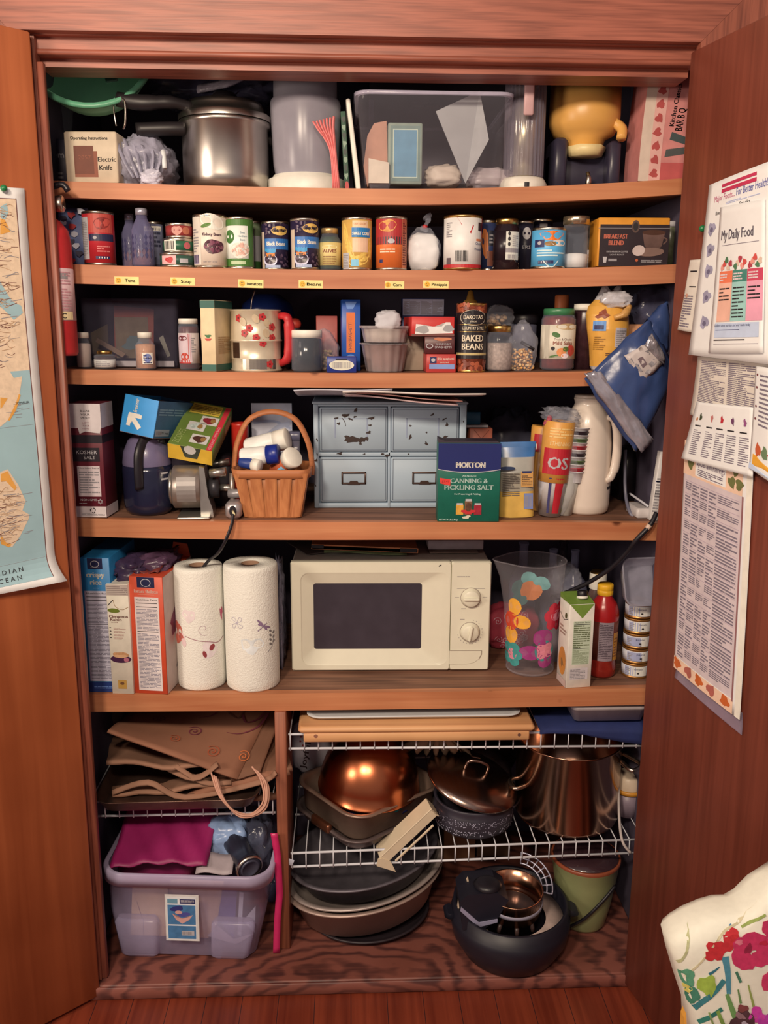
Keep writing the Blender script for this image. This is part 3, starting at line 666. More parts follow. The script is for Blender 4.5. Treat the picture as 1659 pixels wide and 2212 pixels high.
# clear bin
cx, w, h, Y, z = P(790, 1088, 225, 402, 1, .125)
W0 = (at(1088, 380, Y).x-at(790, 380, Y).x)/2; W1 = (at(1112, 225, Y).x-at(768, 225, Y).x)/2; ht = at(940, 200, Y).z-z; dp = .15
cxb = (at(1088, 380, Y).x+at(790, 380, Y).x)/2; cxt = (at(1112, 225, Y).x+at(768, 225, Y).x)/2-cxb
BIN = mt((200, 188, 190), .12, alpha=.10, var=.05)
f = .012
m = M().loft([(f, W0, dp, .02), (ht*.8, W1*.96, dp+.01, .025, cxt*.9, 0), (ht*.82, W1, dp+.016, .028, cxt, 0), (ht, W1+.002, dp+.018, .03, cxt, 0)], BIN, cap1=False)
m.loft([(ht*.985, W1+.001, dp+.018, .03, cxt, 0), (ht+.003, W1+.003, dp+.02, .03, cxt, 0), (ht+.003, W1-.004, dp+.012, .024, cxt, 0), (ht*.985, W1-.006, dp+.01, .024, cxt, 0)], mt((214, 200, 208), .15, alpha=.5), cap0=False, cap1=False)
for sx in (-1, 1):
    for sy in (-1, 1): m.loft([(0, .018, .018, .006, sx*(W0-.03), sy*(dp-.03)), (f, .022, .022, .006, sx*(W0-.03), sy*(dp-.03))], BIN)
YB1 = Y+dp+.018
put('clear_bin', 'clear plastic bin full of odds and ends in the middle of the top shelf', 'bin', m, (cxb, YB1, z))
zi = z+f+.002
a = at(838, 330, .17); b = at(912, 330, .17); hh = at(875, 266, .17).z-zi
m = M().box(0, b.x-a.x, 0, .03, 0, hh, mt((150, 160, 140), .6), .002); d = D(m, FR(0)); Wd = b.x-a.x
d.rect(Wd*.07, hh*.05, Wd*.93, hh*.95, mt((120, 140, 128), .6)); d.up(); d.rect(Wd*.14, hh*.1, Wd*.86, hh*.9, mt((196, 205, 180), .6)); d.up(); d.rect(Wd*.17, hh*.12, Wd*.83, hh*.88, mt((104, 148, 168), .6))
put('card_box', 'upright blue card box with a green border inside the clear bin', 'box', m, (a.x, .165, zi))
a = at(1005, 395, .16)
m = M().prism([(0, 0), (-.068, .195-.04), (.03, .200-.0), (.052, .095)], 0, .003, mt((164, 158, 152), .55, var=.1, sc=12)); m.prism([(0, 0), (.03, .2), (.052, .095)], -.0012, 0, mt((180, 174, 166), .55))
put('grey_sheet', 'grey folded sheet standing crooked inside the clear bin', 'paper', m, (a.x, .158, zi+.002), (R_(-6), 0, 0), s=.92)
a = at(808, 395, .19)
m = M().prism([(-.028, .04), (-.02, .10), (-.006, .125), (.02, .13), (.024, .0), (-.02, 0)], 0, .025, mt((196, 138, 110), .6), 'y')
put('peach_packet', 'peach coloured packet with a rounded top at the left inside the clear bin', 'packet', m, (a.x+.006, .20, zi))
a = at(790, 398, .15); b = at(834, 398, .15)
put('white_carton', 'small white carton in the lower left corner of the clear bin', 'carton', M().prism([(0, 0), (b.x-a.x, 0), (b.x-a.x-.0, .040), (0, .048)], 0, .05, mt((228, 205, 176), .5)), (a.x+.006, .165-.012, zi))
a = at(960, 398, .18); m = M().blob(.038, .03, .022, mt((214, 190, 166), .5), (0, 0, .022), amp=.15, seed=5, flatb=True)
put('crumpled_napkin', 'crumpled white wrapper on the floor of the clear bin', 'napkin', m, (a.x, .21, zi), (0, 0, 0))
a = at(1050, 398, .18); m = M().blob(.05, .03, .02, mt((206, 184, 176), .35, alpha=.8), (0, 0, .02), amp=.2, seed=8, flatb=True)
put('plastic_wrapper', 'crumpled clear wrapper in the lower right corner of the clear bin', 'wrapper', m, (a.x+.012, .22, zi))
# dark carton behind
a = at(800, 200, .40); b = at(1130, 200, .40)
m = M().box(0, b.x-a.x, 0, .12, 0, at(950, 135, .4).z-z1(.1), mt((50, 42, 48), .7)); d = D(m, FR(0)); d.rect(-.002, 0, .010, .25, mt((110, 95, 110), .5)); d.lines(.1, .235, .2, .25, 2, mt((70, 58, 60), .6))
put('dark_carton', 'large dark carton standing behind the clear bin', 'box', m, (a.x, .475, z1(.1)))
# ribbed canister
cx, w, h, Y, z = P(1090, 1197, 150, 400, 1, .15); r = w/2; Yc = Y+r
CB = mt((232, 216, 190), .4)
base = M().lathe([(0, 0), (r*.98, 0), (r, .004), (r*.99, .014), (r*.9, .022), (r*.84, .026), (0, .027)], CB, 40); d = D(base, CYL(r), .006); d.up(2).rect(-.006, .004, .004, .013, BLACK)
tubm = mt((150, 136, 140), .08, alpha=.45, var=.05)
body = M().lathe([(r*.8, .0275), (r*.82, .03), (r*.82, h*.98), (r*.78, h)], tubm, 144, rib=(28, .022))
core = M().lathe([(0, .028), (r*.45, .028), (r*.45, h*.9), (0, h*.9)], mt((225, 205, 160), .3, .7), 24)
a = at(1141, 250, .145); top = at(1141, 148, .145)
bar = M().box(-.0105, .0105, -.004, .004, 0, top.z-a.z-.004, mt((206, 160, 150), .4), .003)
o = put('ribbed_canister', 'ribbed clear canister with a white base on the top shelf', 'canister', [('canister_body', body), ('base', base), ('core', core)], (cx, Yc, z))
bar.xf(Matrix.Translation((a.x-cx, .142-Yc, a.z-z))); x = bar.build('handle', o)
# yellow jug on dark stand
cx, w, h, Y, z = P(1206, 1362, 150, 398, 1, .16); r = w/2; Yc = Y+r+.01; hb = at(1285, 305, Yc).z-z
YJ = mt((232, 168, 84), .35, var=.1, sc=10, alpha=.93); YJ2 = mt((235, 205, 140), .4)
DKS = mt((52, 46, 58), .35)
st = M().box(-r*.95, -r*.55, -.04, .05, 0, hb, DKS, .006).box(r*.62, r*.98, -.04, .05, 0, hb*.95, DKS, .006).box(-r*.95, r*.98, .0, .07, 0, hb*.75, DKS, .005)
jug = M().lathe([(0, hb*.86), (r*.55, hb*.86), (r*.6, hb), (r*.86, hb+.01), (r*.99, hb+.03), (r, hb+.05), (r*.985, hb+.12), (r*.97, h-.002), (r*.94, h)], YJ, 48)
col2 = M().lathe([(0, hb*.66), (r*.48, hb*.66), (r*.6, hb*.84), (0, hb*.86)], YJ2, 6, c=(0, -.02, 0))
sp = M().tube([(r*.7, -.04, hb+.03), (r*.9, -.05, hb+.015), (r*.86, -.06, hb-.006)], .011, YJ, 8, sub=4)
sc = M().tube([(.004, -.045, 0), (.004, -.045, .022), (.002, -.042, .035)], [.008, .006, .004], STEEL, 8)
put('juice_jug', 'orange-yellow plastic jug set in a dark stand on the top shelf', 'jug', [('stand', st), ('jug_body', jug), ('spout', col2), ('tap', sp), ('metal_foot', sc)], (cx, Yc, z))
# pink printed sack
z = z1(.66); a = at(1378, 386, .15); b = at(1478, 386, .15); t = at(1405, 150, .15); H = t.z-z; W = b.x-a.x+.01
PKS = mt((206, 128, 116), .7, var=.12); PKW = mt((214, 186, 160), .7, var=.1); RD = mt((176, 72, 66), .6)
off = t.x-a.x
def pf(v): return off*v*v
m = M(); n = 10
vs = []
for k in range(n+1):
    v = k/n; x = pf(v); vs += [(x, 0, H*v), (x+W*(1 if v < .9 else .98), 0, H*v), (x+W, .10, H*v), (x, .10, H*v)]
fs = [(4*k+i, 4*k+(i+1) % 4, 4*k+4+(i+1) % 4, 4*k+4+i) for k in range(n) for i in range(4)]+[(0, 3, 2, 1), (4*n, 4*n+1, 4*n+2, 4*n+3)]
m.add(vs, fs, PKS)
fn = lambda u, v, o: (pf(v/H)+u, -o, v); d = D(m, fn)
for k in range(10): d.rect(0, H*k/10, W*.2, H*(k+1)/10, PKW); d.rect(W*.2, H*k/10, W*.42, H*(k+1)/10, mt((222, 164, 146), .7))
d.up()
for k in range(8): d.ell(W*.3, H*(.07+.125*k), W*.075, H*.04, RD, 12, -.3, .2)
for k, (s_, v) in enumerate((('Kitchen Classics', .5), ('BAR B Q', .46))): d.text(W*(.6+.17*k), H*v, .010+.006*k, s_, INK, rot=R_(86), left=True, w=H*(.38 if k == 0 else .2), bold=.0003)
d.poly([(W*.48, H*.22), (W*.5, H*.29), (W*.95, H*.32), (W*.98, H*.26)], mt((80, 80, 74), .5)); d.poly([(W*.55, H*.38), (W*.58, H*.45), (W*.95, H*.39), (W*.92, H*.33)], mt((70, 78, 74), .5)); d.rect(W*.42, 0, W, H*.17, mt((190, 84, 78), .6))
put('charcoal_sack', 'pink printed sack with a column of red blobs on the top shelf', 'sack', m, (a.x, .15, z))
# ================================================================ SHELF 2
def darkink(d, r, *a): pass
# patterned pack far left
cx, w, h, Y, z = P(148, 172, 450, 572, 2, .20)
m = M().loft([(0, .03, .02, .008), (h*.5, .034, .026, .01), (h*.9, .03, .02, .008), (h, .028, .004, .003)], mt((120, 130, 165), .4, var=.2, sc=30)); d = D(m, FR(-.028))
for k in range(14): d.ell(random.uniform(-.02, .03), h*(.08+.065*k), .008, .006, mt([(190, 60, 60), (220, 215, 215), (70, 66, 80)][k % 3], .4), 8, 0, .2)
put('patterned_packet', 'blue, white and red patterned packet standing behind the fire extinguisher', 'packet', m, (cx+.004, Y, z))
# chili can
def dec(d, r, h):
    d.rect(-r*1.2, .012, -r*.42, h-.012, LGREY); d.rect(-r*.4, h*.6, r*1.2, h-.006, mt((200, 80, 66), .5)); d.rect(-r*.4, h*.45, r*1.3, h*.58, mt((40, 40, 70), .5))
    d.up(); d.lines(-r*1.1, .02, -r*.5, h-.02, 20, GREY); d.ell(r*.5, h*.78, r*.55, h*.11, mt((150, 50, 44), .5, var=.4, sc=150), 16, .3, .06); d.ell(r*.0, h*.51, r*.12, h*.03, LGREY)
    d.rect(0, h*.12, r*.9, h*.17, NAVY); d.rect(r*.2, h*.13, r*.9, h*.16, WHITE); d.lines(r*.1, h*.25, r*.9, h*.38, 3, mt((226, 120, 110), .5))
can(180, 248, 459, 572, 2, .17, mt((196, 44, 50), .4), dec, 'chili_can', 'red chili can with a navy band and a white side panel', rz=0)
# bottles
def pattern_jar(pl, pr, pt, Y, label):
    cx, w, h, Y, z = P(pl, pr, pt, 575, 2, Y); r = w/2
    g = M().lathe([(0, .001), (r*.9, 0), (r, .006), (r, h*.62), (r*.5, h*.82), (r*.46, h*.9)], mt((130, 122, 150), .1, alpha=.4), rib=(8, .02))
    c = M().lathe([(0, .004), (r*.85, .004), (r*.9, h*.3), (0, h*.32)], mt((150, 96, 66), .6, var=.4, sc=150))
    d = D(g, CYL(r), .006)
    for i in range(5):
        for j in range(4): d.poly([(-r*.9+i*r*.42, h*(.2+.1*j)), (-r*.75+i*r*.42, h*(.26+.1*j)), (-r*.6+i*r*.42, h*(.2+.1*j)), (-r*.75+i*r*.42, h*(.14+.1*j))], mt((70, 66, 96), .4))
    cap = M().lathe([(r*.46, h*.88), (r*.52, h*.88), (r*.52, h*.99), (r*.4, h), (0, h)], mt((190, 182, 185), .3, .5))
    put('spice_bottle', label, 'bottle', [('bottle_body', g), ('contents', c), ('cap', cap)], (cx, Y, z))
pattern_jar(262, 300, 462, .23, 'dark diamond-patterned bottle just right of the red chili can')
pattern_jar(283, 332, 450, .165, 'tall diamond-patterned bottle with a silver cap left of the tuna cans')
def dec(d, r, h):
    d.rect(-r, .01, r*1.2, h-.01, mt((130, 128, 145), .5)); d.up(); d.lines(-r*.8, .012, r*.9, h*.9, 9, mt((60, 60, 80), .5)); d.rect(-r, h*.8, r, h*.9, WHITE)
can(312, 354, 480, 575, 2, .24, mt((120, 118, 135), .5), dec, 'soup_can', 'grey-labelled can half hidden behind the stack of tuna cans')
def dec(d, r, h): d.ell(0, h*.5, r*.5, h*.3, mt((210, 150, 140), .5), 12, 0, .1)
o, zt = can(346, 421, 548, 576, 2, .165, mt((52, 84, 66), .4), lambda d, r, h: (d.rect(-r*.85, h*.22, r*.1, h*.8, mt((225, 170, 160), .5)), d.up(), d.ell(-r*.3, h*.5, r*.25, h*.2, RED, 10, 0, .2), d.rect(r*.3, h*.3, r*.8, h*.6, LGREY)), 'tuna_can', 'green tuna can at the bottom of the three-can stack')
o, zt = can(353, 419, 517, 548, 2, .17, mt((48, 96, 66), .4), lambda d, r, h: (d.rect(-r*.95, h*.15, r*.0, h*.88, WHITE), d.up(), d.bars(-r*.85, h*.22, -r*.1, h*.8, INK, 10), d.ell(r*.75, h*.5, r*.25, h*.25, mt((190, 90, 90), .5), 10)), 'tuna_can', 'green tuna can with a barcode, middle of the three-can stack', z0=zt)
can(358, 416, 484, 517, 2, .17, mt((150, 54, 50), .4, var=.3), lambda d, r, h: (d.ell(0, h*.5, r*.4, h*.3, mt((206, 140, 120), .5), 12, 0, .1), d.ell(r*.7, h*.5, r*.3, h*.25, mt((180, 100, 70), .5))), 'tomato_paste_can', 'small red can on top of the green tuna cans', z0=zt)
BEANP = mt((86, 44, 56), .4, var=.5, sc=260); BEANK = mt((232, 178, 152), .5, var=.3, sc=220)
def beans(d, cu, cv, a, b, m1, m2, n=26, sz=.004):
    d.ell(cu, cv, a, b, m1, 18, 0, .06); d.up(); rn = random.Random(n+int(cu*1e5))
    for k in range(n):
        t = rn.uniform(0, 6.28); q = sqrt(rn.random())*.82; d.ell(cu+a*q*cos(t), cv+b*q*sin(t), sz, sz*.6, m2 if k % 3 else m1, 7, rn.uniform(0, 3))
def dec(d, r, h):
    d.rect(-r*1.3, h*.06, -r*.45, h*.95, mt((222, 205, 180), .5)); d.up(); d.ell(r*.3, h*.86, r*.75, h*.14, WHITE, 20, -.3); d.rect(-r*1.2, h*.08, -r*.6, h*.25, mt((150, 130, 150), .6)); d.bars(-r*1.15, h*.1, -r*.6, h*.24, INK, 8)
    d.lines(-r*1.15, h*.3, -r*.6, h*.75, 9, GREY); d.up(); d.ell(-r*.1, h*.79, r*.32, h*.035, mt((84, 120, 40), .5), 12, .3)
    d.text(r*.25, h*.6, h*.055, 'Kidney Beans', mt((84, 50, 60), .5), w=r*1.15, bold=.0003); beans(d, r*.35, h*.4, r*.62, h*.13, BEANP, mt((130, 70, 84), .3), 34); d.text(r*.1, h*.1, h*.03, 'NET WT 15 OZ', GREY, w=r*.8)
can(418, 491, 466, 577, 2, .16, mt((238, 214, 186), .45), dec, 'kidney_bean_can', 'cream can labelled Kidney Beans with a picture of dark beans')
def dec(d, r, h):
    G = mt((72, 116, 46), .45); d.rect(-r*1.4, h*.83, r*1.4, h*.95, G); d.rect(-r*1.4, h*.05, r*1.4, h*.2, G); d.ell(-r*.72, h*.62, r*.42, h*.13, mt((60, 110, 44), .45)); d.rect(r*.75, h*.06, r*1.4, h*.85, G); d.up()
    for k, t in enumerate(('Great', 'Northern', 'Beans')): d.text(r*.3, h*(.68-.07*k), h*.04, t, mt((90, 120, 130), .5), w=r*(.35+.3*(k == 1)))
    beans(d, r*.1, h*.36, r*.75, h*.15, mt((240, 215, 190), .5), BEANK, 36); d.rect(-r*.6, h*.09, r*.5, h*.15, mt((190, 200, 150), .5))
can(489, 548, 471, 580, 2, .165, mt((236, 230, 208), .45), dec, 'northern_bean_can', 'green and white can with a picture of pink-beige beans')
can(527, 564, 478, 578, 2, .24, mt((120, 130, 96), .45), lambda d, r, h: (d.rect(r*.2, h*.2, r*1.3, h*.7, LGREY), d.rect(-r, h*.05, r*1.3, h*.2, mt((60, 100, 44), .5))), 'northern_bean_can', 'can half hidden behind the pink-bean can, green base showing')
def dec(d, r, h):
    BL = mt((52, 110, 168), .4); d.rect(-r*.65, h*.42, r*1.3, h*.64, BL); d.rect(-r*.65, h*.3, r*.2, h*.44, mt((60, 150, 190), .4)); d.rect(-r*1.1, h*.03, -r*.7, h*.78, mt((205, 180, 150), .6)); d.up()
    rn = random.Random(3)
    for k in range(60): d.ell(rn.uniform(-r*.6, r*1.2), h*rn.choice([rn.uniform(.68, .95), rn.uniform(.08, .38)]), .0036, .0024, mt((92, 70, 84), .25) if k % 2 else mt((60, 44, 58), .25), 7, rn.uniform(0, 3))
    d.text(r*.22, h*.50, h*.085, 'Black Beans', WHITE, w=r*1.35, left=False, bold=.0004); d.up(); d.ell(r*.5, h*.8, r*.6, h*.095, mt((222, 176, 90), .45)); d.up(); d.text(r*.5, h*.775, h*.06, "DAKOTA'S", INK, w=r*.95, bold=.0002)
    d.ell(-r*.22, h*.2, r*.5, h*.13, mt((205, 195, 205), .4)); d.up(); d.ell(-r*.22, h*.22, r*.43, h*.1, mt((54, 38, 48), .3)); d.rect(-r*.55, h*.28, r*.12, h*.34, mt((230, 130, 50), .5)); d.rect(-r*.6, h*.045, r*.5, h*.1, mt((170, 175, 190), .5))
DBL = mt((48, 38, 60), .35)
can(565, 625, 480, 582, 2, .185, DBL, dec, 'black_bean_can', 'black bean can with a blue band, the left and darker of the two', rz=R_(-6))
can(627, 690, 474, 582, 2, .155, DBL, dec, 'black_bean_can', 'black bean can with a blue band, beside the small jar of green chilies')
# green chili jar
cx, w, h, Y, z = P(687, 737, 491, 582, 2, .145); r = w/2
pr_ = jar(r, h, r*.72, r*.74, .011, GLASS, mt((48, 66, 36), .4, var=.4, sc=120), h*.8, mt((214, 172, 110), .35, .6), .7)
m = M().lathe([(r*1.005, h*.12), (r*1.01, h*.12), (r*1.01, h*.66), (r*1.005, h*.66)], mt((226, 196, 120), .5)); d = D(m, CYL(r*1.01), r*.2); d.text(0, h*.42, h*.075, 'ALIVES', mt((130, 50, 40), .5), w=r*1.2, bold=.0003); d.lines(-r*.6, h*.15, r*.6, h*.36, 4, mt((150, 110, 60), .5)); d.ell(0, h*.55, r*.7, h*.05, mt((236, 214, 150), .5))
pr_.append(('label', m)); put('olive_jar', 'small jar with a yellow paper label and gold lid', 'jar', pr_, (cx, Y+r, z))
def dec(d, r, h):
    CO = mt((236, 190, 90), .45, var=.2, sc=200)
    for u, v, a, b, t in ((-r*.75, h*.6, r*.2, h*.3, .2), (-r*.5, h*.42, r*.18, h*.3, .35), (r*.1, h*.18, r*.7, h*.1, .2), (r*.5, h*.26, r*.5, h*.08, .5), (r*1.0, h*.5, r*.2, h*.3, 0)): d.ell(u, v, a, b, CO, 14, t)
    d.up(); d.rect(-r*.35, h*.62, r*.95, h*.8, mt((40, 120, 170), .4)); d.rect(-r*.3, h*.34, r*.75, h*.6, mt((236, 190, 150), .5)); d.rect(-r*.3, h*.8, r*.75, h*.93, mt((236, 196, 150), .5)); d.rect(-r*1.1, h*.02, -r*.55, h*.33, LGREY); d.rect(-r*.4, h*.07, r*.1, h*.2, mt((130, 190, 205), .5)); d.up()
    d.text(r*.28, h*.66, h*.06, 'SWEET CORN', WHITE, w=r*1.15, bold=.0004); d.text(r*.2, h*.85, h*.04, 'CRISP & GOLDEN', mt((190, 110, 60), .5), w=r*.8); d.lines(-r*1.05, h*.05, -r*.6, h*.3, 8, GREY)
can(738, 804, 472, 585, 2, .155, mt((222, 170, 84), .45, var=.15), dec, 'sweet_corn_can', 'yellow can labelled SWEET CORN on a blue band')
def dec(d, r, h):
    d.rect(-r*1.3, h*.48, r*1.3, h*.95, mt((176, 48, 48), .45)); d.rect(-r*1.3, h*.48, r*.8, h*.62, mt((60, 56, 54), .4)); d.rect(r*.68, h*.04, r*1.3, h*.95, mt((206, 120, 80), .5)); d.up()
    d.ell(-r*.3, h*.82, r*.6, h*.11, mt((228, 150, 64), .45, var=.3, sc=200), 18, .1, .05); d.ell(-r*.05, h*.54, r*.22, h*.045, LGREY); d.lines(r*.75, h*.1, r*1.1, h*.9, 18, mt((120, 50, 36), .5)); d.lines(-r*.8, h*.33, r*.2, h*.42, 2, mt((240, 200, 160), .5)); d.rect(-r*.85, h*.14, -r*.6, h*.2, NAVY)
can(811, 879, 470, 586, 2, .155, mt((224, 110, 50), .42), dec, 'chili_can', 'orange and red can with a dark band right of the sweet corn')
# bag of sugar
cx, w, h, Y, z = P(880, 953, 490, 586, 2, .15)
SUG = mt((236, 224, 206), .7, var=.06, sc=60)
inn = M().blob(w*.47, .034, h*.44, SUG, (0, .035, h*.44), amp=.07, fr=2, seed=2, pw=.45, flatb=True)
outr = M().blob(w*.51, .037, h*.5, FILM, (0, .035, h*.5), amp=.08, fr=3, seed=4, pw=.5, pinch=.35, flatb=True)
tie = M().tube([(0, .03, h*.94), (.004, .028, h*1.05), (.010, .028, h*1.2), (.007, .03, h*1.28)], [.009, .004, .006, .011], FILM, 8, sub=4)
knot = M().lathe([(.004, 0), (.0065, .003), (.004, .007)], RED, 10, c=(.003, .028, h*1.0))
put('sugar_bag', 'clear bag of white sugar tied with a red twist', 'bag', [('sugar', inn), ('bag_film', outr, [('bag_neck', tie), ('twist_tie', knot)])], (cx, Y, z))
def dec(d, r, h):
    d.rect(-r*1.4, h*.02, r*1.4, h*.1, RED); d.poly([(-r*.45, h*.97), (-r*.2, h*.82), (r*.3, h*.66), (r*1.3, h*.6), (r*1.3, h*.97)], RED); d.up(); d.rect(-r*1.05, h*.1, -r*.75, h*.22, mt((100, 80, 80), .5)); d.bars(-r*.5, h*.15, r*.2, h*.35, INK, 12); d.lines(-r*1.1, h*.6, -r*.7, h*.88, 8, GREY)
    d.rect(r*.78, h*.72, r*1.2, h*.87, mt((60, 30, 40), .5)); d.text(r*.85, h*.46, h*.05, 'Chunk', mt((70, 80, 120), .5), w=r*.5); d.text(r*.85, h*.36, h*.05, 'Pineapple', mt((70, 80, 120), .5), w=r*.6); d.rect(r*.65, h*.53, r*1.1, h*.57, mt((226, 130, 80), .5))
can(958, 1040, 468, 586, 2, .15, mt((238, 226, 208), .45), dec, 'pineapple_can', 'large white can with a red swoosh and a barcode', rim=GOLD)
can(1036, 1072, 477, 585, 2, .2, mt((52, 60, 92), .4), lambda d, r, h: (d.ell(-r*.5, h*.55, r*.45, h*.3, mt((214, 120, 60), .5), 14, .1, .1), d.rect(-r*.2, h*.1, r, h*.4, mt((110, 60, 44), .5)), d.rect(-r*.1, h*.5, r, h*.8, mt((34, 34, 44), .5)), d.up(), d.lines(0, h*.55, r*.8, h*.75, 3, GREY)), 'pineapple_can', 'navy and orange can tucked behind the large white can')
# dark jar
cx, w, h, Y, z = P(1070, 1127, 470, 583, 2, .145); r = w/2
pr_ = jar(r, h, r*.8, r*.84, .012, mt((40, 26, 28), .08, alpha=.9), None, 0, GOLD, .78)
m = M().lathe([(r*1.005, h*.2), (r*1.01, h*.2), (r*1.01, h*.76), (r*1.005, h*.76)], mt((40, 28, 32), .3)); d = D(m, CYL(r*1.01), r*.2); d.rect(-r*.2, h*.2, r*.95, h*.74, mt((220, 212, 190), .6)); d.up(); d.ell(r*.05, h*.7, r*.1, h*.04, INK).ell(r*.05, h*.6, r*.1, h*.04, INK).ell(r*.05, h*.5, r*.1, h*.04, INK).rect(-r*.2, h*.34, r*.95, h*.42, GREY).bars(-r*.1, h*.22, r*.85, h*.3, GREY, 10).lines(r*.3, h*.46, r*.85, h*.68, 6, GREY)
pr_.append(('label', m)); put('dark_sauce_jar', 'tall black jar with a gold lid and white side label', 'jar', pr_, (cx, Y+r, z))
can(1116, 1152, 478, 580, 2, .24, mt((44, 40, 52), .4), lambda d, r, h: (d.ell(0, h*.75, r*.5, h*.12, LGREY), d.up(), d.text(0, h*.45, h*.07, 'ERS', LGREY, w=r)), 'dark_can', 'dark can with a pale patch behind the black jar')
can(1146, 1192, 474, 580, 2, .26, mt((46, 44, 60), .4), lambda d, r, h: d.rect(-r*.4, h*.5, r*.3, h*.9, GREY), 'dark_can', 'dark can standing behind the blue mandarin orange can')
def dec(d, r, h):
    d.ell(0, h*.8, r*.7, h*.12, mt((240, 120, 40), .4, var=.25, sc=200), 16, 0, .12); d.ell(r*.45, h*.62, r*.5, h*.08, mt((236, 220, 200), .5)); d.ell(-r*.1, h*.6, r*.35, h*.06, mt((150, 110, 60), .5)); d.up(); d.rect(-r*1.1, h*.52, -r*.45, h*.7, NAVY); d.up(); d.ell(-r*.75, h*.62, r*.12, h*.045, LGREY)
    LB = mt((210, 226, 232), .5); d.lines(-r*.9, h*.3, r*.9, h*.48, 3, LB, .6, (.5, 1)); d.rect(-r*.8, h*.12, r*.1, h*.2, NAVY); d.rect(-r*.75, h*.13, -r*.3, h*.19, LGREY); d.curve([(-r*.5, h*.2), (-r*.2, h*.07), (r*.1, h*.05), (r*.4, h*.2)], .002, LB)
can(1148, 1221, 494, 579, 2, .16, mt((96, 176, 212), .42), dec, 'mandarin_can', 'blue can with orange segments pictured near its top')
# shaker jar
cx, w, h, Y, z = P(1222, 1279, 465, 576, 2, .15); r = w/2
g = M().lathe([(0, .001), (r*.88, 0), (r, .006), (r*1.0, h*.3), (r*.93, h*.45), (r*.9, h*.75), (r*.96, h*.86)], GLASS)
put('salt_shaker_jar', 'glass jar half full of white salt with a silver and gold lid', 'jar', [('jar_body', g), ('contents', M().lathe([(0, .003), (r*.9, .003), (r*.95, h*.28), (r*.4, h*.31), (0, h*.31)], SUG)), ('lid', M().lathe([(r*.97, h*.84), (r, h*.84), (r, h*.98), (r*.95, h), (0, h)], mt((214, 190, 150), .25, .9), rib=(24, .02)))], (cx, Y+r, z))
cx, w, h, Y, z = P(1264, 1292, 474, 576, 2, .23); r = w/2
g = M().lathe([(0, 0), (r, 0), (r, h*.8), (r*.8, h*.9), (r*.8, h), (0, h)], mt((84, 72, 58), .3, var=.5, sc=120)); d = D(g, CYL(r), .004); d.rect(-r*.6, h*.05, r, h*.4, LGREY); d.up(); d.lines(-r*.5, h*.1, r*.9, h*.35, 4, GREY)
put('spice_jar', 'brown spice jar with a white label between the salt jar and the coffee box', 'jar', g, (cx, Y+r, z))
# coffee box
cx, w, h, Y, z = P(1292, 1444, 470, 575, 2, .15)
OY = mt((222, 144, 44), .5); CFB = mt((44, 32, 36), .4)
m = M().box(-w/2, w/2, 0, .14, 0, h, OY, .0015); d = D(m, FR(0)); d.rect(-w*.475, .001, w*.5, h*.86, CFB); d.up()
d.text(-w*.25, h*.57, h*.1, 'BREAKFAST', mt((226, 120, 90), .5), w=w*.33, bold=.0005); d.text(-w*.24, h*.44, h*.1, 'BLEND', mt((226, 120, 90), .5), w=w*.21, bold=.0005)
d.text(-w*.22, h*.29, h*.035, '100% ARABICA COFFEE', LGREY, w=w*.3); d.text(-w*.22, h*.23, h*.03, 'LIGHT ROAST', LGREY, w=w*.2); d.rect(-w*.5, h*.78, w*.5, h*.79, GREY)
d.ell(w*.02, h*.82, w*.055, h*.13, mt((90, 66, 56), .5)); d.up(); d.ell(w*.02, h*.82, w*.035, h*.085, mt((40, 34, 34), .5)); CU = mt((104, 76, 66), .4, var=.3); CL = mt((205, 180, 165), .4)
d.poly([(w*.12, h*.68), (w*.44, h*.72), (w*.40, h*.42), (w*.32, h*.32), (w*.24, h*.32), (w*.16, h*.42)], CU); d.ell(w*.24, h*.3, w*.2, h*.09, mt((130, 100, 86), .4), 20, .05); d.ell(w*.08, h*.33, w*.09, h*.11, CL, 16, .2)
d.curve([(w*.42, h*.6), (w*.47, h*.55), (w*.42, h*.46)], .003, CU); d.up(); d.ell(w*.28, h*.7, w*.165, h*.055, mt((80, 52, 40), .3)); d.poly([(-w*.42, h*.2), (-w*.36, h*.2), (-w*.37, h*.08), (-w*.41, h*.08)], LGREY); d.rect(-w*.34, h*.11, -w*.22, h*.16, GREY); d.lines(w*.12, h*.09, w*.42, h*.15, 2, GREY); d.ell(w*.06, h*.13, w*.02, h*.03, mt((190, 90, 50), .5))
put('coffee_box', 'black and orange box labelled BREAKFAST BLEND with a coffee cup picture', 'box', m, (cx, Y, z), (0, 0, R_(-2)))
cx, w, h, Y, z = P(1436, 1470, 477, 572, 2, .22); r = w/2
put('green_jar', 'greenish jar with a white lid right of the coffee box', 'jar', [('jar_body', M().lathe([(0, 0), (r, 0), (r, h*.8), (r*.85, h*.86), (r*.85, h*.9)], mt((96, 96, 70), .3, var=.4, sc=60))), ('lid', M().lathe([(r*.9, h*.88), (r*.95, h*.88), (r*.95, h), (0, h)], LGREY))], (cx, Y+r, z))
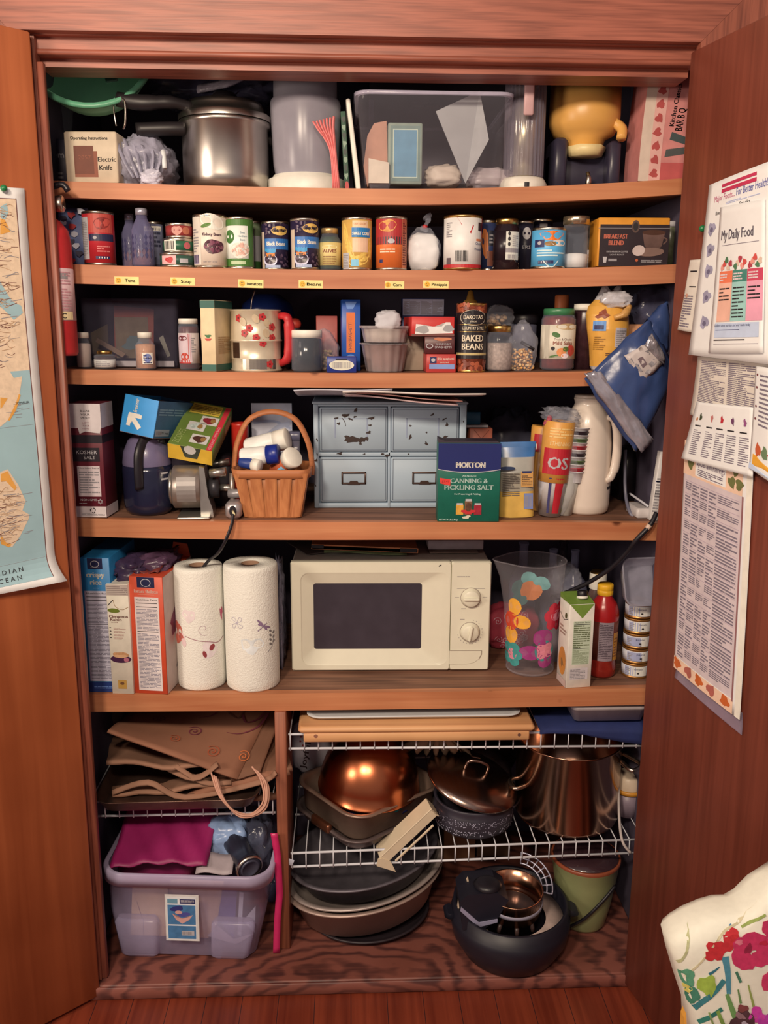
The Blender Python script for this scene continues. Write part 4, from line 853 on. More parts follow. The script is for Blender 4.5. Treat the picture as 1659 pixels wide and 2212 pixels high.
# ---- fire extinguisher on the left side
q = at(112, 600, .07); t = at(150, 765, .07); tp = at(150, 448, .07)
r = .043; cxe = at(166, 740, .07).x-r; zb = at(150, 768, .07).z; zt = at(150, 470, .07).z
H = zt-zb
m = M().lathe([(0, 0), (r*.92, 0), (r, .006), (r, H*.82), (r*.9, H*.91), (r*.6, H*.97), (r*.35, H), (r*.3, H+.02), (0, H+.02)], RED, 40)
lb = M().lathe([(r*1.001, H*.26), (r*1.006, H*.26), (r*1.006, H*.635), (r*1.001, H*.635)], mt((226, 186, 178), .5), 40)
d = D(lb, CYL(r*1.006), .008); d.rect(-r*.2, H*.265, r*1.3, H*.325, mt((234, 206, 150), .5)); d.up(); d.text(r*.55, H*.275, .0105, 'ABC', INK, w=.030, bold=.0006); d.lines(r*.1, H*.34, r*1.25, H*.62, 14, mt((200, 140, 140), .5), .5, (.2, .6)); d.rect(r*.3, H*.56, r*1.1, H*.6, GREY)
d = D(m, CYL(r), .008); d.ell(r*.12, H*.71, .006, .006, BLACK)
vh = M().box(-.02, .022, -.012, .012, H+.015, H+.035, BLACK, .003); vh.tube([(-.02, 0, H+.04), (.03, 0, H+.062), (.045, 0, H+.05)], .006, BLACK, 8, sub=4)
gg = M().lathe([(0, 0), (.015, 0), (.016, .004), (.016, .012), (.013, .014), (0, .014)], STEEL, 20).xf(Matrix.Rotation(R_(90), 4, 'Y')).xf(Matrix.Translation((.022, -.004, H+.025)))
put('fire_extinguisher', 'red fire extinguisher hanging at the left edge of the closet', 'fire extinguisher', [('cylinder', m), ('label', lb), ('valve_handle', vh), ('gauge', gg)], (cxe, .072, zb))
# ================================================================ SHELF 3
# small bottles at left
def spice(pl, pr, pt, pb, Y, fillm, label, deco=None, lidm=WHITE, name='spice_jar', neck=.62, lidh=.012, fillk=.7):
    cx, w, h, Y, z = P(pl, pr, pt, pb, 3, Y); r = w/2
    pts = jar(r, h, r*neck, r*neck*1.12, lidh, GLASS, fillm, h*fillk, lidm, .66)
    if deco:
        l = M().lathe([(r*1.004, h*.1), (r*1.01, h*.1), (r*1.01, h*.55), (r*1.004, h*.55)], deco); d = D(l, CYL(r*1.01), r*.2); d.lines(-r*.6, h*.18, r*.6, h*.5, 4, GREY, .5); pts.append(('label', l))
    return put(name, label, 'jar', pts, (cx, Y+r, z))
spice(160, 192, 718, 795, .15, mt((224, 196, 170), .6), 'white-capped jar of pale powder beside the fire extinguisher', None, name='spice_jar', neck=.7)
cx, w, h, Y, z = P(197, 243, 758, 796, 3, .14); r = w/2
pts = jar(r, h, r*.66, r*.72, .008, GLASS, mt((60, 34, 28), .3), h*.7, GOLD, .72)
l = M().lathe([(r*1.004, h*.1), (r*1.01, h*.1), (r*1.01, h*.52), (r*1.004, h*.52)], mt((214, 205, 190), .5)); d = D(l, CYL(r*1.01), r*.2); d.lines(-r*.7, h*.18, r*.7, h*.46, 3, GREY); pts.append(('label', l))
put('jam_jar', 'very small dark jar with a gold lid and white label', 'jar', pts, (cx, Y+r, z))
o = spice(287, 331, 718, 797, .14, mt((186, 130, 90), .7, var=.15, sc=150), 'small jar of brown spice with a white cap and blue-printed label', None)
r = (at(331, 757, .14).x-at(287, 757, .14).x)/2; l = M(); d = D(l, CYL(r*1.02), r*.2); d.rect(-r*.1, .012, r*.95, .036, WHITE); d.up(); d.ell(r*.4, .025, r*.4, .009, mt((120, 130, 170), .5)); d.lines(0, .014, r*.8, .034, 4, NAVY, .4); l.build('label', o)
# dark clear storage box with cards
a = at(172, 720, .22); b = at(385, 720, .22); zt = at(280, 645, .22).z; z = shz(3, -.4)+.0005; W = b.x-a.x; H = zt-z
DKC = mt((104, 96, 108), .12, alpha=.20)
m = M().loft([(0, W/2-.008, .10, .01), (.006, W/2-.006, .102, .01), (H-.004, W/2, .106, .012), (H, W/2+.002, .108, .012), (H, W/2-.001, .105, .012), (.008, W/2-.008, .098, .01), (.0065, W/2-.008, .098, .01)], DKC, cap0=True)
m2 = M().box(-W/2+.012, W/2-.012, -.1085, -.105, .004, .016, mt((190, 176, 172), .3, alpha=.7))
put('storage_box', 'smoky clear plastic box of papers at the left of the third shelf', 'box', [('box_body', m), ('base_rail', m2)], ((a.x+b.x)/2, .33, z))
def card(pts, Y, mat, name, label, deco=None, th=.002, tilt=0):
    Z = shz(3, -.4)+.009; q = [at(x, y, Y) for x, y in pts]; x0 = min(p.x for p in q)
    m = M().prism([(p.x-x0, p.z-Z) for p in q], 0, th, mat); 
    if deco: deco(D(m, FR(0)))
    return put(name, label, 'card', m, (x0, Y, Z), (R_(tilt), 0, 0))
card([(248, 770), (332, 776), (332, 668), (246, 660)], .27, mt((176, 86, 62), .6), 'recipe_card', 'tall card with an orange border standing in the smoky clear box', lambda d: (d.rect(.004, .012, .078, .102, mt((150, 128, 100), .7, var=.2)), d.up(), d.ell(.042, .045, .022, .015, mt((120, 140, 140), .6), 12, .3, .2)), .004)
card([(190, 722), (232, 700), (236, 770), (204, 772)], .29, mt((142, 118, 78), .7), 'recipe_card', 'olive card leaning at the left inside the smoky clear box')
card([(210, 730), (272, 764), (264, 772), (206, 738)], .25, mt((176, 140, 110), .6), 'wooden_stick', 'thin pale stick lying slantwise inside the smoky clear box', None, .004)
card([(343, 730), (352, 724), (368, 768), (362, 772)], .26, mt((186, 176, 150), .6), 'paper_slip', 'narrow white slip at the right inside the smoky clear box')
# jam jar with red label
cx, w, h, Y, z = P(383, 425, 688, 794, 3, .165); r = w/2+.001
pts = jar(r, h, r*.86, r*.93, .011, GLASS, mt((84, 34, 30), .3), h*.85, WHITE, .82)
l = M().lathe([(r*1.004, h*.13), (r*1.01, h*.13), (r*1.01, h*.72), (r*1.004, h*.72)], mt((216, 196, 180), .5), 40); d = D(l, CYL(r*1.01), r*.2)
d.rect(-r*1.2, h*.15, r*.45, h*.71, mt((206, 180, 176), .5)); d.rect(r*.1, h*.14, r*.3, h*.71, mt((180, 50, 44), .5)); d.rect(-r*1.1, h*.13, r*.3, h*.2, mt((180, 50, 44), .5)); d.up(); d.ell(-r*.3, h*.26, r*.42, h*.08, mt((190, 60, 40), .4)); d.ell(-r*.5, h*.62, r*.5, h*.05, mt((110, 40, 44), .5)); d.lines(r*.4, h*.35, r*.9, h*.65, 7, GREY)
pts.append(('label', l)); put('jam_jar', 'red jam jar with a white lid left of the cream and green box', 'jar', pts, (cx, Y+r, z))
# cream/green box
cx, w, h, Y, z = P(433, 466, 648, 801, 3, .125)
CB_ = mt((226, 196, 148), .6); GB = mt((44, 92, 76), .5)
dp = .10
m = M().box(-w/2, w/2, 0, dp, 0, h, CB_, .001)
for fn, W in ((FR(0, -w/2), w), (RT(w/2), dp)):
    d = D(m, fn); d.rect(0, .001, W, h*.1, GB); d.rect(0, h*.89, W, h-.001, GB)
d = D(m, FR(0)); d.up(2); d.ell(0, h*.50, w*.22, h*.022, mt((60, 110, 60), .5), 10, 0, .3); d.poly([(-w*.24, h*.465), (w*.24, h*.465), (w*.14, h*.435), (-w*.12, h*.435)], mt((200, 60, 50), .5))
d = D(m, RT(w/2)); d.up(2); d.lines(.015, h*.25, dp-.02, h*.5, 9, mt((190, 150, 104), .5))
flap = M().prism([(-w/2-.001, .02), (-w/2-.010, h*.5), (-w/2-.006, h-.004), (-w/2-.001, h-.002)], .02, .07, mt((190, 150, 120), .6))
put('cracker_box', 'tall cream box with green top and bottom bands and a small fruit emblem', 'box', [('carton', m), ('side_flap', flap)], (cx, Y, z), (0, 0, R_(-14)))
# flour sifter
cx, w, h, Y, z = P(491, 604, 668, 800, 3, .135); r = w/2
TINC = mt((222, 200, 164), .32, .35, var=.08); TIN2 = mt((210, 190, 160), .22, 1.)
b = M().lathe([(0, .001), (r*1.0, 0), (r*1.01, .004), (r*.98, .006), (r*.98, h*.2), (r*.99, h*.205), (r*.98, h*.21), (r*.99, h*.48), (r*1.02, h*.49), (r*1.02, h*.51), (r*.98, h*.52), (r*.96, h*.97), (r*1.0, h*.98), (r*1.0, h), (r*.95, h), (r*.94, h*.6), (0, h*.58)], TINC, 56)
d = D(b, CYL(r*.985), r*.15); d.o = .001
d.rect(-r*1.0, h*.22, -r*.6, h*.47, mt((110, 88, 74), .2, .9)); d.rect(-r*.45, .004, r*.9, h*.2, TIN2)
FL = mt((186, 48, 48), .4)
def flower(u, v, s_=.008):
    for k in range(5): d.ell(u+s_*.6*cos(1.256*k), v+s_*.6*sin(1.256*k), s_*.45, s_*.45, FL, 8)
    d.ell(u, v, s_*.3, s_*.3, mt((90, 30, 30), .4), 6)
d.up()
for u, v in ((-.6, .86), (-.15, .7), (.35, .88), (.75, .72), (.35, .46), (.75, .55), (.1, .55), (-.35, .62), (.62, .12)): flower(r*u, h*v)
for u, v in ((-.4, .8), (.55, .78), (.1, .85), (.5, .62)): d.ell(r*u, h*v, .007, .010, mt((196, 168, 130), .4), 10, .5)
hd = M().tube([(r*.95, -.01, h*.9), (r*1.25, -.02, h*.88), (r*1.33, -.02, h*.72), (r*1.33, -.02, h*.4), (r*1.24, -.02, h*.2), (r*.95, -.01, h*.12)], [.009, .010, .012, .012, .011, .009], RED, 10, sub=5, flat=.8)
wr = M().tube([(-r*.15, -r*.2, h), (-r*.12, -r*.1, h+.02), (.0, 0, h+.04)], .0015, STEEL, 5, sub=4)
put('flour_sifter', 'tin flour sifter with red flowers and a red handle', 'flour sifter', [('sifter_body', b), ('handle', hd), ('wire', wr)], (cx, Y+r, z))
# blue bowl behind sifter
q = at(570, 650, .33); m = M().lathe([(0, .0), (.03, 0), (.058, .022), (.066, .05), (.063, .05), (.055, .024), (0, .006)], mt((38, 58, 120), .3), 36).xf(Matrix.Rotation(R_(180), 4, 'X')).xf(Matrix.Translation((0, 0, .05)))
cn = M().lathe([(0, 0), (.045, 0), (.045, q.z-.034-z), (0, q.z-.034-z)], mt((70, 60, 70), .5), 30)
put('canister', 'dark canister standing behind the flour sifter', 'canister', cn, (q.x, .41, z)); put('blue_bowl', 'blue bowl turned upside down behind the flour sifter', 'bowl', m, (q.x, .41, q.z-.033))
# jelly jar
cx, w, h, Y, z = P(627, 696, 713, 799, 3, .135); r = w/2
pts = jar(r, h, r*.9, r*.97, .016, GLASS, mt((22, 26, 24), .15, var=.3), h*.8, WHITE, .78)
put('jelly_jar', 'squat jar of black jelly with a white screw lid', 'jar', pts, (cx, Y+r, z))
# red tomato top + dark bottle behind
q = at(637, 700, .3); m = M().lathe([(0, 0), (.02, 0), (.021, .005), (.021, .06), (.010, .075), (.010, .082)], mt((50, 36, 40), .3)); m2 = M().blob(.013, .013, .012, mt((190, 60, 44), .5), (0, 0, .09), amp=0, pw=1)
put('sauce_bottle', 'dark bottle with a round red cap behind the jelly jar', 'bottle', [('bottle_body', m), ('cap', m2)], (q.x, .3, z), s=max(.6, (q.z-z)/.09))
# red carton behind bag of nuts
cx, w, h, Y, z = P(683, 729, 682, 790, 3, .26)
m = M().box(-w/2, w/2, 0, .08, 0, h, mt((176, 84, 74), .5), .001); d = D(m, FR(0)); d.rect(-w*.3, h*.3, w*.4, h*.7, mt((190, 100, 90), .5))
put('red_carton', 'dusty red carton standing behind the bag of nuts', 'carton', m, (cx, Y, z))
NUT = mt((164, 124, 84), .6, var=.35, sc=90)
cx, w, h, Y, z = P(672, 728, 722, 795, 3, .175); m = M(); rn = random.Random(5)
for k in range(46):
    t = rn.uniform(0, 6.28); q = sqrt(rn.random()); zz = rn.uniform(.004, .045)
    m.blob(.0045, .0035, .0032, NUT if k % 3 else mt((196, 160, 112), .6), (w*.42*q*cos(t)*(1-zz*6), .02*q*sin(t), zz), amp=.1, n=7, nz=5, pw=1, seed=k)
f = M().blob(w*.55, .028, h*.55, FILM, (0, 0, h*.52), amp=.14, fr=2.5, seed=6, pw=.6, pinch=.3, flatb=True)
put('nut_bag', 'clear bag of mixed nuts between the jelly jar and the blue spaghetti box', 'bag', [('nuts', m), ('bag_film', f)], (cx, Y+.03, z))
# blue spaghetti box
cx, w, h, Y, z = P(738, 779, 647, 790, 3, .2)
BB = mt((40, 84, 158), .4, var=.15, sc=12)
m = M().box(-w/2, w/2, 0, .05, 0, h, BB, .001); d = D(m, FR(0)); d.rect(-w*.25, h*.26, w*.2, h*.82, mt((222, 112, 56), .5)); d.poly([(-w*.3, h*.97), (w*.3, h*.97), (w*.1, h*.87), (-w*.22, h*.87)], mt((110, 140, 190), .4)); d.up(); d.text(w*.03, h*.28, w*.17, 'THIN SPAGHETTI', mt((70, 60, 80), .5), rot=R_(90), left=True, w=h*.4); d.ell(-w*.02, h*.18, w*.24, h*.055, mt((90, 130, 190), .4)); d.up(); d.ell(-w*.02, h*.18, w*.12, h*.03, LGREY)
put('spaghetti_box', 'upright blue spaghetti box with an orange strip', 'box', m, (cx, Y, z), (0, 0, R_(3)))
cx, w, h, Y, z = P(706, 770, 771, 803, 3, .125)
m = M().box(-w/2, w/2, 0, .05, 0, h, mt((36, 52, 120), .4), .001); d = D(m, FR(0)); d.ell(0, h*.48, w*.42, h*.33, mt((222, 210, 180), .5), 24); d.up(); d.bars(-w*.33, h*.28, w*.33, h*.66, GREY, 22); d.rect(-w*.2, h*.78, w*.18, h*.9, mt((30, 30, 50), .5))
put('small_blue_box', 'small dark blue box with a barcode in a cream oval', 'box', m, (cx, Y, z))
# stacked tubs
cx, w, h, Y, z = P(788, 878, 728, 803, 3, .13); r0 = (at(878, 800, Y).x-at(790, 800, Y).x)/2*.92; r1 = (at(888, 745, Y).x-at(780, 745, Y).x)/2
BRN = mt((150, 96, 74), .7, var=.15, sc=120); TB = mt((205, 186, 176), .15, alpha=.35)
hb = at(833, 742, Y).z-z
m = M().lathe([(0, 0), (r0*.95, 0), (r0, .003), (r1*.94, hb*.95), (r1*1.02, hb*.96), (r1*1.02, hb)], TB, 96, rib=(14, .022)); c_ = M().lathe([(0, .002), (r0*.97, .003), (r1*.9, hb*.93), (0, hb*.93)], BRN, 96, rib=(14, .022))
put('brown_sugar_tub', 'ribbed clear tub of brown sugar, the lower of two stacked tubs', 'tub', [('tub_body', m), ('contents', c_)], (cx, Y+r1, z))
h2 = at(833, 706, Y).z-z
m = M().lathe([(r1*.82, hb+.0005), (r1*.84, hb+.003), (r1*.94, h2*.95), (r1*1.02, h2*.96), (r1*1.02, h2+.001)], TB, 96, rib=(14, .022)).xf(Matrix.Translation((0, 0, -hb)))
c_ = M().lathe([(0, .002), (r1*.80, .002), (r1*.88, (h2-hb)*.8), (0, (h2-hb)*.86)], mt((226, 206, 180), .6), 64)
nk = M().blob(.026, .018, .02, mt((196, 186, 180), .6), (.006, 0, h2-hb+.010), amp=.18, fr=1.6, seed=12)
put('white_sugar_tub', 'ribbed clear tub holding something white, the upper of two stacked tubs', 'tub', [('tub_body', m), ('contents', c_)], (cx, Y+r1, z+hb+.001))
put('paper_napkin', 'crumpled white paper on top of the stacked clear tubs', 'napkin', nk, (cx, Y+r1, z+hb+.004))
# box stack
z = shz(3, .16)+.0005
def stk(pl, pr, pt, pb, Y, dp, mat, name, label, deco=None, rz=0, zz=None):
    global zst
    mx = (pl+pr)/2; a = at(pl, (pt+pb)/2, Y); b = at(pr, (pt+pb)/2, Y); z0 = zz if zz is not None else zst; h = at(mx, pt, Y).z-z0; w = b.x-a.x
    m = M().box(-w/2, w/2, 0, dp, 0, h, mat, .001)
    if deco: deco(D(m, FR(0)), w, h)
    put(name, label, 'box', m, ((a.x+b.x)/2, Y, z0), (0, 0, R_(rz))); zst = z0+h+.0006; return m
RB = mt((186, 60, 54), .45); MAR = mt((84, 36, 36), .4)
stk(921, 985, 765, 798, .135, .16, RB, 'thin_spaghetti_box', 'red thin spaghetti box at the bottom of the pasta box stack', lambda d, w, h: (d.rect(-w*.4, h*.2, w*.45, h*.45, mt((130, 150, 190), .5)), d.rect(-w*.38, h*.5, -w*.16, h*.85, NAVY), d.up(), d.ell(-w*.27, h*.68, w*.07, h*.1, LGREY), d.text(w*.15, h*.7, h*.13, 'thin spaghetti', WHITE, w=w*.56), d.text(w*.1, h*.52, h*.08, 'enriched', WHITE, w=w*.3)), 0, z)
z_a = zst
stk(917, 982, 727, 765, .14, .16, MAR, 'whole_wheat_spaghetti_box', 'maroon spaghetti box in the middle of the pasta box stack', lambda d, w, h: (d.ell(-w*.33, h*.45, w*.12, h*.15, LGREY), d.up(), d.ell(-w*.33, h*.45, w*.09, h*.11, MAR), d.text(w*.12, h*.52, h*.1, 'WHOLE WHEAT', LGREY, w=w*.5), d.text(w*.12, h*.32, h*.13, 'SPAGHETTI', LGREY, w=w*.55), d.ell(w*.1, h*.85, w*.3, h*.1, mt((200, 120, 80), .5), 12, 0, .1)), -4)
stk(889, 982, 684, 727, .14, .15, mt((200, 52, 46), .45), 'open_red_box', 'torn-open red and white box on top of the pasta boxes', lambda d, w, h: (d.poly([(-w*.42, h*.1), (-w*.4, h*.62), (-w*.28, h*.6), (-w*.1, h*.5), (w*.2, h*.5), (w*.3, h*.72), (w*.4, h*.72), (w*.46, h*.16)], mt((232, 220, 204), .6)), d.up(), d.ell(-w*.25, h*.34, w*.16, h*.2, mt((170, 160, 150), .6), 14, 0, .1), d.ell(w*.36, h*.4, w*.13, h*.18, mt((165, 155, 148), .6), 14, 0, .1), d.rect(-w*.5, 0, w*.5, h*.12, mt((120, 70, 60), .5))), 3)
# nutrition carton behind
a = at(872, 662, .25); b = at(965, 662, .25); zt = at(918, 643, .25).z; W = b.x-a.x
m = M().box(0, W, 0, .05, 0, zt-z, mt((64, 72, 110), .5), .001); d = D(m, FR(0)); hz = at(918, 681, .25).z-z; d.rect(.001, hz, W-.001, zt-z-.002, mt((196, 196, 205), .5)); d.up(); d.lines(.004, hz+.003, W*.16, zt-z-.006, 14, GREY, .5, (.5, 1)); 
for k in range(3): d.lines(W*(.18+.27*k), hz+.003, W*(.42+.27*k), zt-z-.006, 14, GREY, .5, (.5, 1)); d.rect(W*(.17+.27*k), hz+.002, W*(.173+.27*k), zt-z-.004, INK)
put('nutrition_carton', 'dark blue carton with a white nutrition panel behind the red boxes', 'carton', m, (a.x, .30, z))
a = at(898, 735, .2); b = at(916, 735, .2)
put('beige_packet', 'beige packet edge behind the pasta box stack', 'packet', M().box(0, .05, 0, .05, 0, at(900, 722, .2).z-z, mt((170, 146, 120), .6), .002), (a.x-.03, .215, z))
# baked beans can
def dec(d, r, h):
    BK = mt((34, 28, 30), .35); d.rect(-r*1.5, h*.2, r*1.5, h*.86, BK); rn = random.Random(8); KB_ = mt((170, 84, 52), .35); KB2 = mt((120, 54, 36), .35)
    for k in range(70): d.ell(rn.uniform(-r*1.3, r*1.3), h*rn.choice([rn.uniform(.89, .98), rn.uniform(.04, .16)]), .0055, .004, KB_ if k % 2 else KB2, 8, rn.uniform(0, 3))
    d.up(); CR = mt((228, 206, 170), .5); d.ell(0, h*.79, r*.92, h*.115, CR, 24); d.up(); d.ell(0, h*.79, r*.88, h*.108, BK, 24); d.up()
    d.text(0, h*.77, h*.06, "DAKOTA'S", CR, w=r*1.3, bold=.0003); d.text(0, h*.725, h*.022, 'PRIDE', CR, w=r*.4); d.text(0, h*.62, h*.045, 'COUNTRY STYLE', CR, w=r*1.5, bold=.0002)
    d.text(0, h*.45, h*.095, 'BAKED', CR, w=r*1.45, bold=.0005); d.text(0, h*.33, h*.095, 'BEANS', CR, w=r*1.45, bold=.0005); d.rect(-r*1.3, h*.59, r*1.3, h*.595, GOLD); d.rect(-r*1.3, h*.69, r*1.3, h*.695, GOLD); d.rect(-r*1.3, h*.25, r*1.3, h*.285, mt((196, 170, 110), .5))
can(985, 1050, 655, 797, 3, .16, mt((126, 60, 40), .4, var=.4, sc=200), dec, 'baked_beans_can', 'tall black can lettered BAKED BEANS with beans pictured around the rims', rim=GOLD)
cx, w, h, Y, z = P(997, 1032, 626, 790, 3, .27); r = w/2
AMB = mt((176, 120, 48), .2)
put('syrup_bottle', 'amber squeeze bottle whose cap rises behind the baked beans can', 'bottle', [('bottle_body', M().lathe([(0, 0), (r*1.1, 0), (r*1.1, h*.7), (r*.9, h*.78), (r*.8, h*.8)], AMB)), ('cap', M().lathe([(r*.8, h*.8), (r*.8, h*.86), (r*.5, h*.88), (r*.3, h*.98), (0, h)], mt((190, 140, 60), .4)))], (cx, Y, z))
# mason jar
cx, w, h, Y, z = P(1054, 1112, 703, 796, 3, .15); r = w/2
RICE = mt((176, 150, 130), .6, var=.35, sc=160)
pts = jar(r, h, r*.8, r*.86, .014, GLASS, RICE, h*.62, GOLD, .74); put('mason_jar', 'mason jar of pale grain with a gold lid beside the popcorn bag', 'jar', pts, (cx, Y+r, z))
# popcorn bag
cx, w, h, Y, z = P(1104, 1162, 750, 796, 3, .16); m = M(); rn = random.Random(9); KC = mt((232, 168, 92), .4, var=.25, sc=60); KC2 = mt((240, 200, 140), .4)
for k in range(170):
    t = rn.uniform(0, 6.28); q = sqrt(rn.random()); zz = rn.uniform(.002, h*.9)
    m.blob(.0032, .0028, .0028, KC if k % 3 else KC2, (w*.47*q*cos(t)*(1-.3*zz/h), .025*q*sin(t)-.002, zz), amp=.0, n=6, nz=4, pw=1, seed=k)
f = M().blob(w*.54, .032, h*1.05, FILM, (0, 0, h*1.0), amp=.1, fr=2.5, seed=16, pw=.6, pinch=.5, flatb=True)
tie = M().tube([(-w*.1, -.02, h*1.2), (w*.2, -.03, h*1.0), (w*.35, -.03, h*.9)], .004, BLACK, 6)
put('popcorn_bag', 'clear bag of popcorn kernels right of the mason jar', 'bag', [('kernels', m), ('bag_film', f), ('tie', tie)], (cx, Y+.034, z))
# walnuts bag
q = at(1075, 690, .27); m = M(); zz0 = q.z-z-.02
for k in range(30):
    t = rn.uniform(0, 6.28); qq = sqrt(rn.random()); m.blob(.006, .005, .0045, NUT if k % 2 else mt((196, 150, 96), .5), (.022*qq*cos(t), .014*qq*sin(t), zz0+rn.uniform(0, .03)), amp=.25, n=8, nz=6, pw=1, seed=k)
f = M().blob(.032, .022, .030, FILM, (.004, 0, zz0+.018), amp=.2, fr=2, seed=18)
jr = M().lathe([(0, 0), (.03, 0), (.032, .004), (.032, zz0-.006), (0, zz0-.005)], mt((80, 64, 64), .3), 24)
put('dark_tin', 'dark round tin standing behind the mason jar', 'tin', jr, (q.x, .28, z)); put('walnut_bag', 'clear bag of walnut pieces on top of the dark tin behind the mason jar', 'bag', [('walnuts', m), ('bag_film', f)], (q.x, .28, z+.001))
cx, w, h, Y, z = P(1104, 1168, 678, 790, 3, .27)
put('lidded_jar', 'jar with a flat black lid behind the popcorn bag', 'jar', [('jar_body', M().lathe([(0, 0), (w*.42, 0), (w*.44, h*.8), (w*.4, h*.84)], mt((120, 116, 130), .15, alpha=.5))), ('lid', M().lathe([(w*.46, h*.82), (w*.5, h*.84), (w*.5, h*.97), (w*.45, h), (0, h)], BLACK))], (cx, Y+.03, z))
# salsa jar
cx, w, h, Y, z = P(1177, 1251, 666, 796, 3, .15); r = w/2
pts = jar(r, h, r*.84, r*.9, .014, GLASS, mt((120, 40, 28), .35, var=.35, sc=90), h*.88, mt((62, 122, 76), .35), .82)
l = M().lathe([(r*1.004, h*.19), (r*1.01, h*.19), (r*1.01, h*.74), (r*1.004, h*.74)], mt((230, 214, 184), .5), 40); d = D(l, CYL(r*1.01), r*.2)
d.ell(r*.35, h*.71, r*.7, h*.05, mt((196, 160, 110), .5), 20); d.poly([(-r*1.1, h*.2), (-r*1.1, h*.74), (-r*.75, h*.74), (-r*.75, h*.2)], mt((200, 186, 160), .5)); d.up(); d.ell(-r*.35, h*.58, r*.25, h*.04, mt((70, 110, 50), .5), 12, -.3)
d.text(r*.1, h*.49, h*.035, 'Thick & Chunky', mt((120, 90, 80), .5), w=r*1.1); d.text(r*.1, h*.42, h*.06, 'Mild Salsa', mt((150, 80, 60), .5), w=r*1.2, bold=.0003)
d.ell(-r*.5, h*.36, r*.12, h*.03, INK); d.ell(r*.0, h*.3, r*.28, h*.07, mt((224, 140, 80), .4)); d.ell(r*.25, h*.35, r*.18, h*.04, mt((90, 110, 50), .4)); d.ell(r*.65, h*.33, r*.3, h*.09, mt((196, 70, 60), .4), 14, .3, .1); d.up(); d.ell(r*.2, h*.24, r*.22, h*.04, mt((236, 210, 200), .4)); d.ell(-r*.45, h*.235, r*.28, h*.018, mt((80, 110, 50), .4), 12, .2)
pts.append(('label', l)); put('salsa_jar', 'large salsa jar with a green lid and a vegetable label', 'jar', pts, (cx, Y+r, z))
cx, w, h, Y, z = P(1196, 1226, 637, 790, 3, .27); r = w/2
put('orange_cap_bottle', 'dark bottle with an orange cap behind the salsa jar', 'bottle', [('bottle_body', M().lathe([(0, 0), (r*1.1, 0), (r*1.1, h*.7), (r*.8, h*.82)], mt((90, 40, 36), .3))), ('cap', M().lathe([(r, h*.82), (r, h*.98), (r*.9, h), (0, h)], mt((206, 112, 62), .5)))], (cx, Y, z))
cx, w, h, Y, z = P(1240, 1285, 656, 793, 3, .19); r = w/2
put('dark_jar', 'dark narrow jar with a white lid between the salsa and the yellow bag', 'jar', [('jar_body', M().lathe([(0, 0), (r, 0), (r, h*.86), (r*.9, h*.9)], mt((62, 36, 40), .25, var=.4, sc=60), rib=(12, .01))), ('lid', M().lathe([(r, h*.9), (r*1.03, h*.9), (r*1.03, h), (0, h)], WHITE))], (cx+.004, Y+r, z))
# yellow snack bag
cx, w, h, Y, z = P(1277, 1366, 622, 790, 3, .15); r = w/2
YB_ = mt((228, 164, 70), .3, var=.12, sc=20, bump=.3)
prof = [(0, .72, .46), (.04, .8, .6), (.12, .86, .66), (.3, .94, .72), (.5, 1.02, .72), (.68, 1.04, .62), (.78, .98, .5), (.86, .72, .42), (.93, .5, .34), (.98, .44, .26), (1., .3, .2)]
m = M(); n = 40
SIL = mt((222, 212, 204), .22, .3, var=.25, sc=40, bump=.8)
vs = []
for v, a_, b_ in prof:
    for k in range(n):
        t = 2*pi*k/n; wob = 1+.06*noise.noise(V((cos(t)*3, sin(t)*3, v*9)))
        vs.append((r*a_*cos(t)*wob+(.004*sin(v*7)), .034*b_/.7*sin(t)*wob*1.1+.03, h*v+(.01 if v > .9 else 0)*cos(t*2)))
for i in range(len(prof)-1):
    o = len(m.v); mm = SIL if (i >= 7 or i < 1) else YB_
    m.add([vs[i*n+k] for k in range(n)]+[vs[(i+1)*n+k] for k in range(n)], [(k, (k+1) % n, n+(k+1) % n, n+k) for k in range(n)], mm, True)
m.add(vs[-n:], [tuple(range(n))], SIL); m.add(vs[:n], [tuple(range(n))[::-1]], SIL)
fold = M().blob(.032, .014, .016, SIL, (.006, .008, h*.86), amp=.2, fr=2, seed=21)
flap_ = M().tube([(.0, -.008, h*.64), (.02, -.012, h*.68), (.035, .0, h*.78)], [.006, .009, .006], mt((206, 150, 80), .3, var=.3, sc=40, bump=.8), 8, sub=3)
d = D(m, RAY(m), r*.12); d.o = .001
d.rect(r*.1, h*.28, r*.72, h*.52, mt((196, 180, 176), .5)); d.rect(-r*.9, h*.48, -r*.35, h*.6, mt((90, 140, 190), .4)); d.up(); d.lines(r*.15, h*.3, r*.68, h*.5, 8, GREY, .5, (.2, .5)); d.rect(-r*.85, h*.5, -r*.45, h*.55, NAVY)
d.lines(-r*.3, h*.18, r*.4, h*.22, 2, mt((110, 70, 40), .5)); d.lines(r*.2, h*.10, r*.7, h*.14, 2, mt((110, 70, 40), .5)); d.ell(-r*.5, h*.68, r*.28, h*.05, mt((140, 60, 30), .4), 12, .3, .3); d.lines(-r*.8, h*.25, -r*.35, h*.42, 7, mt((160, 110, 40), .5))
put('yellow_snack_bag', 'yellow snack bag with its silver top folded over', 'bag', [('bag_body', m), ('folded_top', fold), ('bag_crease', flap_)], (cx, Y-.005, z))
